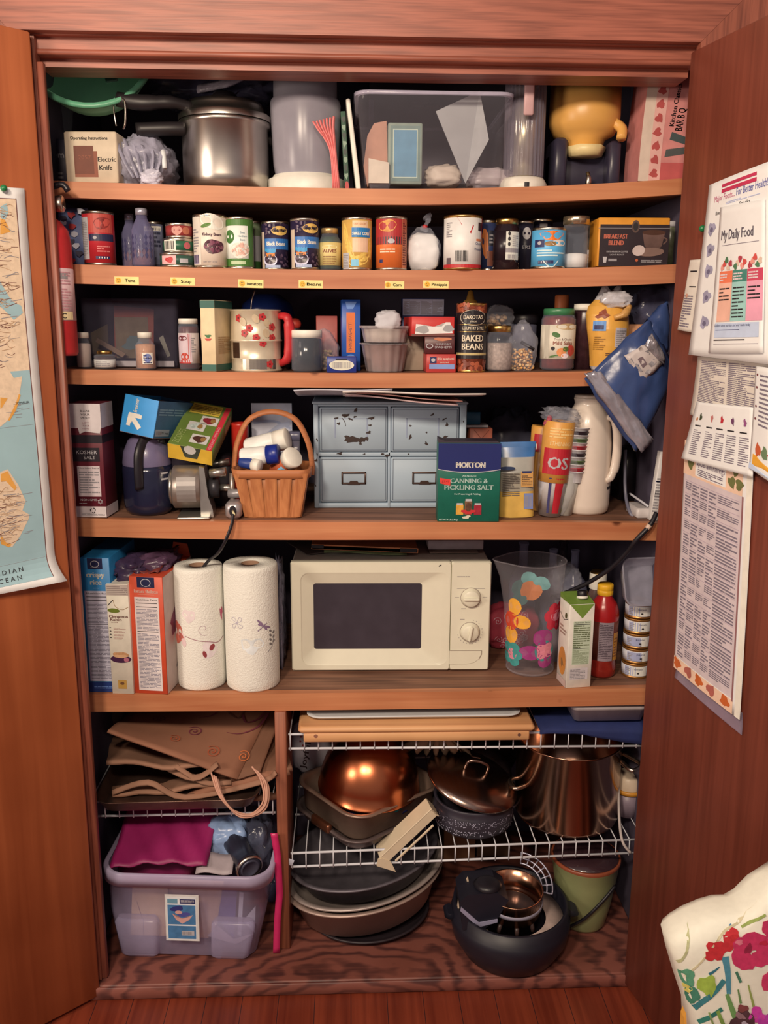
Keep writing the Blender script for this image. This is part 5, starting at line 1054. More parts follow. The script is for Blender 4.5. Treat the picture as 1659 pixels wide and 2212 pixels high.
# bread rolls in bag + clear bag above right
q = at(1385, 715, .2)
m = M().lathe([(0, 0), (.03, 0), (.036, .05), (.042, .075), (.04, .078), (0, .07)], mt((206, 140, 92), .6), 18)
put('muffin_cups', 'stack of tan paper cups right of the yellow bag', 'paper cup', m, (q.x+.002, .235, z), s=1.25)
q = at(1425, 672, .25); m = M().blob(.055, .05, .05, mt((130, 126, 150), .15, alpha=.35, var=.3, sc=30, bump=1.), (0, 0, .0), amp=.25, fr=2, seed=30)
st_ = M().box(-.035, .03, .0, .08, 0, q.z-z-.04, mt((52, 50, 84), .5), .002)
put('clear_produce_bag', 'crumpled clear bag at the right end of the third shelf', 'bag', m, (q.x-.005, .27, q.z)); put('navy_carton', 'navy carton under the crumpled clear bag at the right end', 'carton', st_, (q.x, .30, z))
# blue chip bag hanging over the shelf edge
BL = mt((58, 74, 112), .25, var=.2, sc=14, bump=.5); BL2 = mt((170, 160, 160), .2, .4, var=.3, sc=30, bump=.5)
def quadbag(c4, Y4, nu, nv, mat, th, bulge, m):
    q = [at(x, y, Y) for (x, y), Y in zip(c4, Y4)]
    def fn(u, v):
        p = (q[0]*(1-u)+q[1]*u)*(1-v)+(q[3]*(1-u)+q[2]*u)*v
        b = bulge*(sin(pi*u)*sin(pi*v))**.6 if 0 < u < 1 and 0 < v < 1 else 0
        return p+V((0, -b+.006*noise.noise(V((u*5, v*5, 2))), .004*noise.noise(V((u*4, v*6, 7)))))
    m.sheet(fn, nu, nv, mat, th); return fn
m = M(); f1 = quadbag([(1262, 818), (1400, 690), (1455, 800), (1372, 975)], (.095, .10, .12, .10), 18, 22, BL, .012, .022, m)
fold = M(); quadbag([(1262, 806), (1296, 802), (1412, 948), (1385, 978)], (.082, .082, .085, .085), 8, 20, BL2, .006, .006, fold)
top_ = M(); quadbag([(1372, 742), (1392, 700), (1440, 650), (1440, 760)], (.12, .12, .12, .12), 10, 10, BL, .012, .018, top_)
lb = M(); fl = quadbag([(1348, 768), (1405, 738), (1432, 785), (1388, 828)], (.0755, .0765, .082, .08), 6, 6, mt((200, 182, 168), .45), .001, .004, lb)
def fll(u, v, o): p = fl(u, v); return p+V((0, -o-.0006, 0))
d = D(lb, fll, .1); d.rect(.12, .15, .2, .7, GREY); d.rect(.3, .3, .5, .6, mt((120, 100, 100), .5)); d.rect(.6, .2, .75, .4, GREY); d.rect(.55, .6, .8, .8, GREY); d.ell(.35, .85, .12, .07, GREY)
sil = M(); quadbag([(1392, 745), (1408, 720), (1436, 770), (1434, 788)], (.072, .076, .08, .08), 8, 8, mt((176, 164, 160), .2, .5, var=.4, sc=60, bump=1.), .003, .006, sil)
put('tortilla_chip_bag', 'blue foil chip bag with a white label sagging over the shelf edge', 'bag', [('bag_body', m), ('folded_edge', fold), ('bag_top', top_), ('label', lb), ('silver_patch', sil)], (0, 0, 0))
# ================================================================ SHELF 4
# kosher salt box
cx, w, h, Y, z = P(150, 224, 872, 1116, 4, .13)
KW = mt((226, 208, 196), .5); KM = mt((104, 34, 44), .45); KD = mt((40, 32, 38), .5)
dp = .075
m = M().box(-w/2, w/2, 0, dp, 0, h, KM, .001)
for fn, W, a0 in ((FR(0, -w/2), w, 0), (RT(w/2), dp, 0)):
    d = D(m, fn); d.rect(0, h*.79, W, h, KW); d.rect(0, .001, W, h*.1 if a0 == 0 else 0, KW); d.rect(0, h*.66, W, h*.73, KD)
d = D(m, FR(0, -w/2)); d.up(2); d.poly([(w*.5, h*.76), (w*.95, h*.745), (w*1, h*.8), (w*.3, h*.8), (w*.35, h*.74)], KW); d.rect(w*.05, h*.5, w*.9, h*.62, KD); d.rect(w*.2, h*.19, w*.88, h*.46, mt((222, 200, 190), .5)); d.rect(0, .001, w, h*.10, KW); d.up()
d.text(w*.52, h*.565, h*.032, 'KOSHER', LGREY, w=w*.62); d.text(w*.6, h*.52, h*.03, 'SALT', LGREY, w=w*.35); d.text(w*.55, h*.435, h*.014, 'Nutrition Facts', INK, w=w*.6); d.lines(w*.25, h*.22, w*.84, h*.42, 9, GREY)
for k, t in enumerate(('DARE', 'YOUR', 'SPROUT')): d.text(w*.55, h*(.93-.03*k), h*.016, t, INK, w=w*.28)
for k, t in enumerate(('LIFT', 'TAB', 'HERE')): d.text(w*.55, h*(.83-.025*k), h*.013, t, mt((170, 120, 120), .5), w=w*.2)
d.text(w*.5, h*.15, h*.02, 'NON-GMO', LGREY, w=w*.5); d.lines(w*.2, h*.13, w*.7, h*.12, 1, LGREY)
for a0 in (0, pi/3): 
    pts = [(w*.84+.006*cos(a0+pi/2+2*pi*k/3), h*.145+.006*sin(a0+pi/2+2*pi*k/3)) for k in range(4)]
    d.curve(pts, .0012, LGREY, 1)
for k in range(3): d.curve([(w*.6+.005*cos(2.1*k), h*.065+.005*sin(2.1*k)), (w*.6+.006*cos(2.1*k+.8), h*.065+.006*sin(2.1*k+.8)), (w*.6+.005*cos(2.1*k+1.5), h*.065+.005*sin(2.1*k+1.5))], .002, INK, 2)
d.lines(w*.25, h*.02, w*.95, h*.045, 3, GREY)
put('kosher_salt_box', 'maroon and white Kosher Salt box at the left end of the fourth shelf', 'box', m, (cx, Y, z), (0, 0, R_(-4)))
# coffee maker / grinder
cx, w, h, Y, z = P(252, 362, 945, 1112, 4, .15); r = w/2
NB = mt((30, 32, 52), .22, var=.1, coat=.4); PL_ = mt((112, 100, 122), .3, var=.1, coat=.3)
hb = h*.62
b = M().lathe([(0, 0), (r*.82, 0), (r*.95, .01), (r, h*.15), (r*1.0, hb*.9), (r*.98, hb), (0, hb)], NB, 48)
dm = M().lathe([(r*.97, hb+.0005), (r*.98, hb+.006), (r*.92, hb+.03), (r*.72, hb+.055), (r*.42, hb+.070), (0, hb+.074)], PL_, 48)
st = M().tube([(-.006, -r*1.02, h*.36), (-.006, -r*1.05, hb), (-.004, -r*.95, hb+.035), (.006, -r*.6, h*.97), (.022, -r*.4, h*1.02), (.034, -r*.3, h*.97), (.036, -r*.35, h*.9)], [.012, .012, .012, .013, .013, .011, .010], BLACK, 10, sub=5, flat=.6)
tr = M().tube([(r*.9*cos(t), -r*.9*sin(t)-.002, hb+.004) for t in [0.25+.26*k for k in range(11)]], .0018, STEEL, 6)
lg = M(); d = D(lg, CYL(r*1.0), .008); 
for k in range(2): d.rect(r*.75, hb*(.45+.12*k)+.03, r*1.1, hb*(.45+.12*k)+.034, LGREY)
put('coffee_pot', 'dark navy coffee pot with a grey dome lid and black strap handle', 'coffee pot', [('pot_body', b, [('level_marks', lg)]), ('dome_lid', dm), ('strap_handle', st), ('trim_ring', tr)], (cx, Y+r, z))
zc = z+hb+.078
# blue freezer bag box on top: oriented by corners
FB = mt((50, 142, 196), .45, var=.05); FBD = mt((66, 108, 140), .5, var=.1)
# front-left-bottom (258,930) -> front bottom right (330,948); front top left (270,850)
o = at(258, 931, .16); p1 = at(331, 948, .135); p2 = at(270, 850, .165); p3 = at(424, 900, .26)
ex = (p1-o).normalized(); L1 = (p1-o).length*1.0; ez = (p2-o); ez = (ez-ex*ez.dot(ex)); H = ez.length; ez.normalize(); ey = ez.cross(ex)
L2 = .155
mm = Matrix((ex, ey, ez)).transposed().to_4x4(); mm.translation = o
m = M(); th = .0012
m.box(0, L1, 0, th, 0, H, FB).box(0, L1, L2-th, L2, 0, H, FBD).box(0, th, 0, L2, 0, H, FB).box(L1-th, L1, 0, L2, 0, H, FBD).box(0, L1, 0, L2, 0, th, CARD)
m.box(.002, L1-.002, .002, L2-.004, H*.55, H*.9, mt((196, 150, 120), .7, var=.2))
d = D(m, FR(0)); d.o = .0006; d.text(L1*.42, H*.58, L1*.12, 'freezer', WHITE, w=H*.36, rot=R_(88), left=True, bold=.0004)
d.poly([(L1*.20, H*.55), (L1*.52, H*.55), (L1*.52, H*.45), (L1*.30, H*.44), (L1*.31, H*.3), (L1*.2, H*.24)], WHITE)
d.curve([(L1*.24, H*.5), (L1*.5, H*.24), (L1*.56, H*.18)], L1*.13, WHITE, 3); d.curve([(L1*.24, H*.5), (L1*.22, H*.2)], L1*.11, WHITE, 2); d.curve([(L1*.24, H*.5), (L1*.58, H*.48)], H*.1, WHITE, 2)
d = D(m, RT(L1)); d.lines(L2*.05, H*.62, L2*.9, H*.82, 3, mt((130, 165, 180), .5)); d.rect(L2*.02, H*.06, L2*.42, H*.24, mt((170, 176, 180), .5)); d.up(); d.bars(L2*.05, H*.1, L2*.2, H*.2, GREY, 8); d.text(L2*.3, H*.12, H*.06, '75 bags', INK, w=L2*.2)
ob = put('freezer_bag_box', 'open bright blue freezer bag box with a white arrow resting on the coffee pot', 'box', m); ob.matrix_world = mm
# green/yellow zipper bag box
o = at(360, 962, .165); p1 = at(462, 1010-8, .15); p2 = at(422, 872, .30)
ex = (at(447, 1003, .15)-at(362, 962, .17)).normalized(); 
a0 = at(362, 957, .16); b0 = at(458, 975, .15); c0 = at(427, 868, .30)
ex = (b0-a0).normalized(); L1 = (b0-a0).length; ey = (c0-a0); ey = ey-ex*ey.dot(ex); L2 = ey.length; ey.normalize(); ez = ex.cross(ey); TH = .040
mm = Matrix((ex, ey, ez)).transposed().to_4x4(); mm.translation = a0-ez*TH
GN = mt((104, 122, 52), .45, var=.08); YL = mt((226, 178, 56), .45); GNS = mt((90, 96, 50), .5)
m = M().box(0, L1, 0, L2, 0, TH, GN, .001)
d = D(m, TP(TH)); d.rect(L1*.86, 0, L1*.98, L2*.98, mt((200, 52, 60), .45)); d.rect(L1*.1, L2*.74, L1*.8, L2*.97, mt((220, 186, 70), .5)); d.up()
d.lines(L1*.14, L2*.77, L1*.78, L2*.95, 5, mt((150, 120, 50), .5)); PH = mt((206, 196, 180), .5)
for u, v, c in ((.42, .1, (84, 50, 40)), (.22, .36, (190, 196, 180)), (.44, .52, (140, 40, 50))):
    d.rect(L1*u, L2*v, L1*(u+.4), L2*(v+.19), PH); d.up(); d.ell(L1*(u+.2), L2*(v+.095), L1*.15, L2*.07, mt(c, .5, var=.3, sc=150), 12, 0, .15); d.ell(L1*(u+.28), L2*(v+.1), L1*.06, L2*.05, mt((150, 110, 60), .5), 10, 0, .1); d.o -= .00022
d.text(L1*.22, L2*.04, L1*.16, 'ZCOPES', mt((150, 160, 90), .5), w=L2*.3, rot=R_(86), left=True); d.text(L1*.95, L2*.02, L1*.06, 'RESEALABLE ZIPPER BAGS', mt((230, 160, 160), .5), w=L2*.5, rot=R_(90), left=True)
d = D(m, FR(0)); d.rect(0, 0, L1, TH, YL); d.up(); d.poly([(L1*.28, TH), (L1*.75, TH), (L1*.66, TH*.25), (L1*.38, TH*.25)], mt((60, 66, 52), .4)); d.ell(L1*.5, TH*.8, L1*.14, TH*.3, PH, 10)
d = D(m, RT(L1)); d.lines(L2*.08, TH*.2, L2*.5, TH*.8, 5, mt((150, 140, 90), .5)); d.rect(L2*.6, TH*.2, L2*.9, TH*.8, mt((190, 170, 120), .5))
ob = put('zipper_bag_box', 'green and yellow zipper bag box with food pictures, leaning over the metal sharpener', 'box', m); ob.matrix_world = mm
# vintage rotary grinder
cx, w, h, Y, z = P(366, 452, 1010, 1112, 4, .14)
GM = mt((168, 150, 132), .38, .75, var=.2, sc=30); GM2 = mt((196, 184, 164), .3, .9)
r = h*.42; rx = Matrix.Rotation(R_(90), 4, 'Y')
def cylx(prof, mat, n=36): return M().lathe(prof, mat, n).xf(rx)
zc_ = h*.56
drum = cylx([(0, -w*.42), (r*.9, -w*.42), (r, -w*.38), (r, w*.28), (r*.95, w*.3), (0, w*.3)], GM).xf(Matrix.Translation((0, r, zc_)))
l_ = cylx([(0, -w*.52), (r*.55, -w*.52), (r*.8, -w*.48), (r*.82, -w*.42), (0, -w*.42)], GM2).xf(Matrix.Translation((0, r, zc_)))
br = M().prism([(w*.3, 0), (w*.62, 0), (w*.60, h*.16), (w*.5, h*.4), (w*.42, h*.98), (w*.3, h*1.0)], .01, r*1.7, GM2)
bs = M().box(-w*.28, w*.55, -.012, r*1.6, 0, .006, GM2, .002)
gear = cylx([(0, w*.5), (r*.5, w*.5), (r*.5, w*.75), (0, w*.76)], mt((70, 66, 66), .4, .6)).xf(Matrix.Translation((0, r, zc_*.95)))
cr = M().tube([(w*.75, r, zc_*.95), (w*1.1, r-.01, zc_*.95)], .008, GM2, 10); cr.tube([(w*.55, r*.5, h*.85), (w*.95, r*.4, h*.88)], .010, GM2, 12)
cr.tube([(w*1.1, r-.02, zc_*1.5), (w*1.1, r-.02, zc_*.3)], .006, GM, 8); cr.tube([(w*1.0, r-.025, h*.45), (w*1.45, r-.03, h*.45)], .010, mt((150, 140, 132), .4, .4), 12)
sil = M(); d = D(sil, lambda u, v, o: (u, r-(r+.0004+o)*cos(v/r), zc_+(r+.0004+o)*sin(v/r)), None); d.o = .0005
for k in range(6): d.rect(-w*.28, -r*.6+r*.2*k, w*.2, -r*.6+r*.2*(k+1), mt((150, 138, 126), .5, .4))
put('rotary_grinder', 'old metal hand-cranked grinder with a round drum beside the coffee pot', 'grinder', [('drum', drum, [('side_plate', sil)]), ('end_cap', l_), ('bracket', br), ('base_plate', bs), ('gear_housing', gear), ('crank', cr)], (cx-.004, Y, z), (0, 0, R_(4)))
# black canister with a metal bar, behind the grinder
cx, w, h, Y, z = P(455, 505, 985, 1095, 4, .27); m = M().box(-w/2, w/2, 0, .07, 0, h, mt((44, 38, 42), .4), .012); m.tube([(-w*.4, -.004, h*.85), (w*.35, -.004, h*.9)], .009, GM2, 8)
put('black_canister', 'black canister with a metal band behind the grinder', 'canister', m, (cx, Y, z))
cx, w, h, Y, z = P(498, 536, 915, 1060, 4, .28); r = w/2
put('red_tumbler', 'tall red plastic tumbler behind the left side of the basket', 'tumbler', M().lathe([(0, 0), (r*.8, 0), (r*1.02, h*.97), (r*1.08, h), (r*.98, h), (r*.78, .004), (0, .004)], mt((206, 48, 34), .35)), (cx, Y+r, z))
# metal outlet block
cx, w, h, Y, z = P(485, 521, 1085, 1121, 4, .135)
m = M().box(-w/2, w/2, 0, .05, 0, h, mt((176, 160, 150), .3, .5), .008); d = D(m, FR(0)); d.o = .001; d.ell(0, h*.5, w*.22, h*.32, BLACK, 14)
cordm = M().tube([at(503, 1104, .13)-V((cx, Y, z)), at(506, 1112, .11)-V((cx, Y, z))], .003, mt((226, 205, 150), .4), 6)
put('power_outlet_block', 'small silver outlet block with a dark socket left of the basket', 'outlet', [('outlet_body', m), ('plug', cordm)], (cx, Y, z))
m = M().tube([at(504, 1110, .112), at(500, 1135, .105), at(486, 1170, .10), at(470, 1196, .12), at(452, 1210, .16), at(440, 1224, .17)], .0042, BLACK, 8, sub=6, flat=.7)
put('power_cable', 'black power cable hanging from the silver block down to the paper towels', 'cable', m)
# white card
cx, w, h, Y, z = P(545, 632, 871, 1090, 4, .36)
m = M().box(-w/2, w/2, 0, .004, 0, h, mt((206, 202, 206), .5), .0005); d = D(m, FR(0)); d.curve([(-w*.45, h*.80), (0, h*.82), (w*.3, h*.78), (w*.48, h*.74)], .006, mt((176, 180, 196), .5)); d.up(); d.curve([(-w*.1, h*.68), (w*.15, h*.76), (w*.45, h*.8)], .01, mt((188, 190, 202), .5))
put('white_card', 'tall white card with faint grey curves standing behind the basket', 'card', m, (cx, Y, z))
# basket
BK = wood((206, 132, 78), (170, 98, 54), 2, .8, .55, strength=.5); BKR = wood((200, 124, 74), (170, 98, 54), 0, .8, .55, strength=.4)
cx, w, h, Y, z = P(524, 648, 1010, 1128, 4, .14)
x0 = at(524, 1120, Y); x1 = at(650, 1120, Y); t0 = at(503, 1030, Y); t1 = at(670, 1030, Y)
wb = (x1.x-x0.x)/2; wt = (t1.x-t0.x)/2; db, dt = wb*.72, wt*.78; H = at(585, 1016, Y-.005).z-z; cxb = (x0.x+x1.x)/2
b = M().loft([(0, wb, db, .012), (.002, wb+.001, db+.001, .014), (H*.55, (wb+wt)/2+.001, (db+dt)/2, .018), (H*.98, wt-.001, dt-.001, .022), (H*.98, wt-.004, dt-.004, .02), (.006, wb-.003, db-.003, .012), (.006, .001, .001, .001)], BK, 4)
d = M()
for k in range(-3, 4):
    u0 = k*.034-.014; 
    if abs(u0+.014) > wt*.86: continue
    kb = wb/wt
    vs = []
    for i in range(7):
        v = i/6; hw = .013*(kb+(1-kb)*v); xc = (k*.034)*(kb+(1-kb)*v); yy = -(db+(dt-db)*v)-.0018
        vs += [(xc-hw, yy, .003+H*.9*v), (xc+hw, yy, .003+H*.9*v), (xc+hw*.7, yy-.0012, .003+H*.9*v), (xc-hw*.7, yy-.0012, .003+H*.9*v)]
    d.add(vs, [(4*i+q, 4*i+(q+1) % 4, 4*i+4+(q+1) % 4, 4*i+4+q) for i in range(6) for q in range(4)], BK)
rim_ = M().loft([(H*.83, wt-.001, dt-.0005, .024), (H*.83, wt+.002, dt+.003, .026), (H*1.0, wt+.004, dt+.005, .026), (H*1.0, wt-.002, dt-.002, .024), (H*.83, wt-.002, dt-.002, .024)], BKR, 4, cap0=False, cap1=False)
hc = at(586, 889, Y+dt).z-z
hd = M().tube([(-wt-.002, 0, H*.8), (-wt-.003, 0, H*1.05), (-wt*.93, 0, H+(hc-H)*.45), (-wt*.6, 0, H+(hc-H)*.86), (0, 0, hc), (wt*.6, 0, H+(hc-H)*.86), (wt*.93, 0, H+(hc-H)*.45), (wt+.003, 0, H*1.05), (wt+.002, 0, H*.8)], .0042, BKR, 8, sub=5, flat=1.8)
put('chip_basket', 'small splint wood basket with a bentwood handle full of medicine bottles', 'basket', [('basket_body', b), ('slats', d), ('rim', rim_), ('handle', hd)], (cxb, Y+dt, z))
yb = Y+dt
BLC = mt((28, 44, 122), .35); WB = mt((236, 226, 206), .4)
def lie(px, py, Yc, direction, L, r, bodym, capm, capl, label, capr=None, dec=None, nm='pill_bottle'):
    q = at(px, py, Yc); capr = capr or r*.95
    b = M().lathe([(0, 0), (r*.9, 0), (r, .004), (r, L-capl-.006), (r*.8, L-capl)], bodym, 28); c = M().lathe([(r*.6, L-capl), (capr, L-capl), (capr, L-.002), (capr*.92, L), (0, L)], capm, 36, rib=(36, .012))
    ps = [('bottle_body', b), ('cap', c)]
    if dec: l = M(); dec(D(l, CYL(r*1.006), .006), r, L); ps.append(('label', l))
    o = put(nm, label, 'bottle', ps); dr = V(direction).normalized()
    R3 = dr.to_track_quat('Z', 'Y').to_matrix().to_4x4(); o.matrix_world = Matrix.Translation(q-dr*L/2) @ R3; return o
zr = yb-.0
lie(562, 984, yb-.035, (1, -.15, .12), .085, .0205, WB, BLC, .026, 'white bottle with a blue cap lying at the front of the basket', .0215)
lie(578, 958, yb+.005, (1, -.25, .28), .10, .023, WB, WHITE, .03, 'fat white bottle with a white cap lying across the basket', .0235, lambda d, r, L: (d.rect(-r*.2, .01, r*1.4, L*.5, mt((196, 200, 210), .5)), d.up(), d.lines(-r*.1, .014, r*1.2, L*.46, 5, mt((190, 80, 90), .5), .4)))
lie(602, 958, yb+.04, (.9, .3, .2), .08, .018, WB, BLC, .024, 'bottle with a blue cap at the back of the basket', .019)
lie(541, 1002, yb-.052, (.9, -.45, -.12), .05, .0125, mt((40, 60, 120), .4), WHITE, .018, 'little bottle with a white cap poking out at the front left of the basket', .0135)
lie(615, 1002, yb-.03, (.6, -.65, .55), .075, .019, mt((196, 96, 60), .3, alpha=.85), WHITE, .018, 'amber bottle whose round white lid faces outwards at the right of the basket', .0235, lambda d, r, L: (d.rect(-r*1.2, .008, r*1.2, L*.6, mt((150, 196, 216), .5)), d.up(), d.rect(-r*1.2, .008, r*.2, L*.3, WHITE)))
q = at(637, 960, yb+.03); m = M().loft([(0, .011, .009, .003), (.05, .011, .009, .003)], mt((120, 112, 120), .2, alpha=.6)).loft([(.05, .012, .010, .002), (.07, .012, .010, .002)], mt((110, 106, 122), .2, alpha=.8))
put('small_clear_bottle', 'small clear square bottle upright at the back right of the basket', 'bottle', m, (q.x, q.y, q.z-.04))
# ---- drawer unit
DB = mt((166, 176, 178), .5, var=.05, sc=9); CHIP = mt((58, 42, 36), .7, var=.2); DRK = mt((74, 80, 92), .6); BRZ = mt((84, 62, 52), .4, .6)
a = at(678, 1000, .27); b = at(1006, 1000, .27); x0, x1 = a.x, b.x; W = x1-x0; z = shz(4, .06)+.0005; H = at(840, 868, .27).z-z
z0 = z
body = M().box(0, W, .012, .30, 0, H-.006, DB, .002).box(0, .012, 0, .013, 0, H-.006, DB, .002).box(W-.016, W, 0, .013, 0, H-.006, DB, .002).box(.0, W, .002, .013, 0, .012, DB, .0015).box(0, W, .001, .013, H*.49, H*.53, DB, .0015).box(0, W, .001, .013, H*.955, H-.006, DB, .0015).box(W*.485, W*.505, .001, .013, 0, H-.01, DB, .0015)
top = M().box(-.003, W+.003, -.004, .302, H-.006, H, DB, .0025)
d = D(body, FR(0)); rn = random.Random(2)
for k in range(9): d.ell(rn.choice([.005, W-.007])+rn.uniform(-.003, .003), H*rn.uniform(.2, .9), .0015, rn.uniform(.002, .005), CHIP, 7, .3, .3)
for u, v, a_, b_ in ((.17, .52, .006, .003), (.33, .515, .003, .0015), (.62, .515, .002, .0015), (.48, .50, .006, .003), (.45, .515, .004, .002)): d.ell(W*u, H*v, a_, b_, CHIP, 8, .1, .3)
parts = [('cabinet_body', body), ('cabinet_top', top)]
g = .006
cols = ((.014, W*.483), (W*.507, W-.018)); rows = ((.015, H*.485), (H*.535, H*.95))
for ci, (u0, u1) in enumerate(cols):
    for ri, (v0, v1) in enumerate(rows):
        m = M().box(u0, u1, -.001, .02, v0, v1, DB, .0025); d = D(m, FR(-.001)); e = .004
        for r_ in ((u0+e, v0+e, u1-e, v0+e+.0012), (u0+e, v1-e-.0012, u1-e, v1-e), (u0+e, v0+e, u0+e+.0012, v1-e), (u1-e-.0012, v0+e, u1-e, v1-e)): d.rect(*r_, DRK)
        cu, cv, w_, h_ = (u0+u1)/2, (v0+v1)/2+.004, u1-u0, v1-v0
        if ri == 1:
            d.up(); rn = random.Random(ci+3)
            if ci == 0:
                for u, v, a_, b_, t in ((-.12, .28, .009, .004, .1), (.02, .25, .004, .002, .3), (-.05, .2, .006, .002, -.4), (.26, .22, .008, .003, .2), (-.25, .22, .005, .002, 0), (-.22, .1, .004, .003, 0), (.24, .06, .004, .002, 0), (.22, -.1, .006, .003, .3), (.0, -.26, .018, .007, .0), (.12, -.27, .008, .006, .4), (-.08, -.24, .010, .007, -.3), (.03, .4, .003, .006, -.5), (.18, -.24, .007, .004, 0), (.1, -.35, .003, .003, 0)): d.ell(cu+w_*u, cv+h_*v, a_, b_, CHIP, 11, t, .25)
                d.curve([(cu-w_*.17, cv+h_*.22), (cu-w_*.13, cv+h_*.14), (cu-w_*.12, cv+h_*.04)], .0016, CHIP)
            else:
                for u, v, a_, b_, t in ((.1, .3, .005, .002, .6), (.28, .2, .006, .0015, .5), (.32, .08, .003, .005, 0), (-.22, -.2, .003, .006, -.3), (-.22, .05, .003, .002, 0), (.02, -.1, .002, .002, 0), (.02, -.35, .003, .005, .6), (.3, -.2, .006, .003, .4), (.25, -.26, .012, .002, .2)): d.ell(cu+w_*u, cv+h_*v, a_, b_, CHIP, 9, t, .25)
            for r_ in ((-.28, -.22, -.265, .22), (.19, -.22, .205, .22), (-.28, .2, .205, .215)): d.rect(cu+w_*r_[0], cv+h_*r_[1], cu+w_*r_[2], cv+h_*r_[3], mt((146, 152, 166), .5))
            parts.append(('drawer', m))
        else:
            lh = M(); A, B = .029, .0145; t = .004
            for r_ in ((-A, A, -B, -B+t), (-A, A, B-t, B), (-A, -A+t, -B, B), (A-t, A, -B, B)): lh.box(cu+r_[0], cu+r_[1], -.004, -.001, cv+r_[2], cv+r_[3], BRZ, .0008)
            lh.prism([(cu-.014, cv-B), (cu+.014, cv-B), (cu+.008, cv-B+.008), (cu-.008, cv-B+.008)], -.006, -.001, BRZ)
            parts.append(('drawer', m, [('label_pull', lh)]))
put('drawer_cabinet', 'pale blue painted four-drawer cabinet with chipped paint', 'cabinet', parts, (x0, .27, z))
# papers on it
zt = z+H+.0006
def flat(pts, dz, mat, name, label, Y0=None, deco=None, tilt=0):
    pass
MG = mt((226, 206, 186), .5, var=.08); MG2 = mt((206, 170, 160), .5, var=.25, sc=30)
def mag(pl, pr, Y0, zl_, zr_, mat, name, label, th=.002, xb=0., back=.42):
    xl, xr = at(pl, 845, Y0).x, at(pr, 845, Y0).x
    def fn(u, v):
        w_ = 1-v; zb_ = zt+.004+.002*u
        return (xl+(xr-xl)*u+xb*v, Y0+(back-Y0)*v, zb_*(1-w_**1.6)+(zl_+(zr_-zl_)*u)*w_**1.6+.0012*sin(u*7)*w_)
    put(name, label, 'magazine', M().sheet(fn, 16, 12, mat, th))
ZZ = lambda px, py, Y: at(px, py, Y).z
mag(745, 990, .150, ZZ(745, 852, .15), ZZ(990, 876, .15), MG2, 'magazine', 'pink-printed magazine drooping over the top of the blue drawer cabinet', .003, .0)
mag(770, 1000, .135, ZZ(770, 848, .135), ZZ(1000, 868, .135), mt((176, 120, 104), .6, var=.4, sc=30), 'magazine', 'red and brown printed magazine in the middle of the pile on the drawer cabinet', .002)
mag(740, 1050, .124, ZZ(740, 846, .124), ZZ(1050, 852, .124), MG, 'newspaper', 'folded cream newspaper on top of the pile at its right', .003)
mag(634, 848, .120, ZZ(634, 843, .12), ZZ(848, 841, .12), mt((200, 192, 190), .5), 'envelope', 'long white envelope jutting out at the left of the pile on the drawer cabinet', .002)
# ---- Morton box
cx, w, h, Y, z = P(946, 1080, 957, 1130, 4, .123)
MN = mt((30, 38, 92), .42, var=.08, sc=8); MGN = mt((20, 98, 76), .45)
dp = .06
m = M().box(-w/2, w/2, 0, dp, 0, h, MGN, .001); d = D(m, FR(0)); 
pts = [(-w/2, h-.001), (-w/2, h*.67)]+[(-w/2+w*k/10, h*(.67-.045*(1-((k-6)/6)**2))) for k in range(1, 11)]+[(w/2, h-.001)]
for k in range(10): 
    c0 = h*(.67-.04*(1-((k-5.5)/5.5)**2)); c1 = h*(.67-.04*(1-((k-4.5)/5.5)**2)); u0 = -w/2+w*k/10; u1 = u0+w/10
    m.add([d.fn(u0, c0, .0005), d.fn(u1, c1, .0005), d.fn(u1, h-.001, .0005), d.fn(u0, h-.001, .0005)], [(0, 1, 2, 3)], MN)
d.up(2); d.curve([(-w/2+w*k/10, h*(.67-.04*(1-((k-5)/5)**2))) for k in range(11)], .0018, LGREY, 2)
d.text(w*.02, h*.69, h*.072, 'MORTON', WHITE, w=w*.46, bold=.0009)
LT = mt((210, 226, 205), .5)
d.text(0, h*.575, h*.022, 'All-Natural', LT, w=w*.22); d.text(0, h*.495, h*.062, 'CANNING &', LT, w=w*.6, bold=.0004); d.text(0, h*.41, h*.062, 'PICKLING SALT', LT, w=w*.78, bold=.0004); d.text(-w*.02, h*.345, h*.022, 'For Preserving & Pickling', LT, w=w*.42); d.text(-w*.32, h*.015, h*.022, 'NET WT 4 LB (1.8 kg)', LT, w=w*.3)
d.poly([(-w*.47, h*.56), (-w*.3, h*.54), (-w*.3, h*.46), (-w*.46, h*.49)], mt((226, 60, 50), .5)); d.up(); d.text(-w*.38, h*.5, h*.03, '$3.49', mt((150, 40, 40), .5), w=w*.12); d.o -= .0002
J = lambda u, c, s_=1: (d.rect(w*(u-.06)*1, h*.09, w*(u+.06), h*.22*s_, mt(c, .4, var=.2, sc=100)), d.up(), d.rect(w*(u-.05), h*.215*s_, w*(u+.05), h*.24*s_, LGREY))
J(0, (130, 90, 60), 1.22); J(-.14, (226, 160, 60)); J(.15, (160, 40, 50)); d.up(); d.ell(w*.0, h*.13, w*.12, h*.03, mt((200, 50, 50), .4), 10, 0, .2); d.ell(-w*.03, h*.06, w*.07, h*.02, mt((220, 206, 170), .5), 10, .2, .2); d.ell(0, h*.19, w*.05, h*.06, mt((96, 60, 40), .5, var=.4, sc=200), 10)
d = D(m, LF(-w/2, -dp)) if 0 else None
fl = M().prism([(-w/2, h), (w/2, h-.001), (w*.44, h+.004), (-w*.4, h+.004), (-w*.5, h+.009)], .004, dp*.9, mt((56, 44, 52), .5))
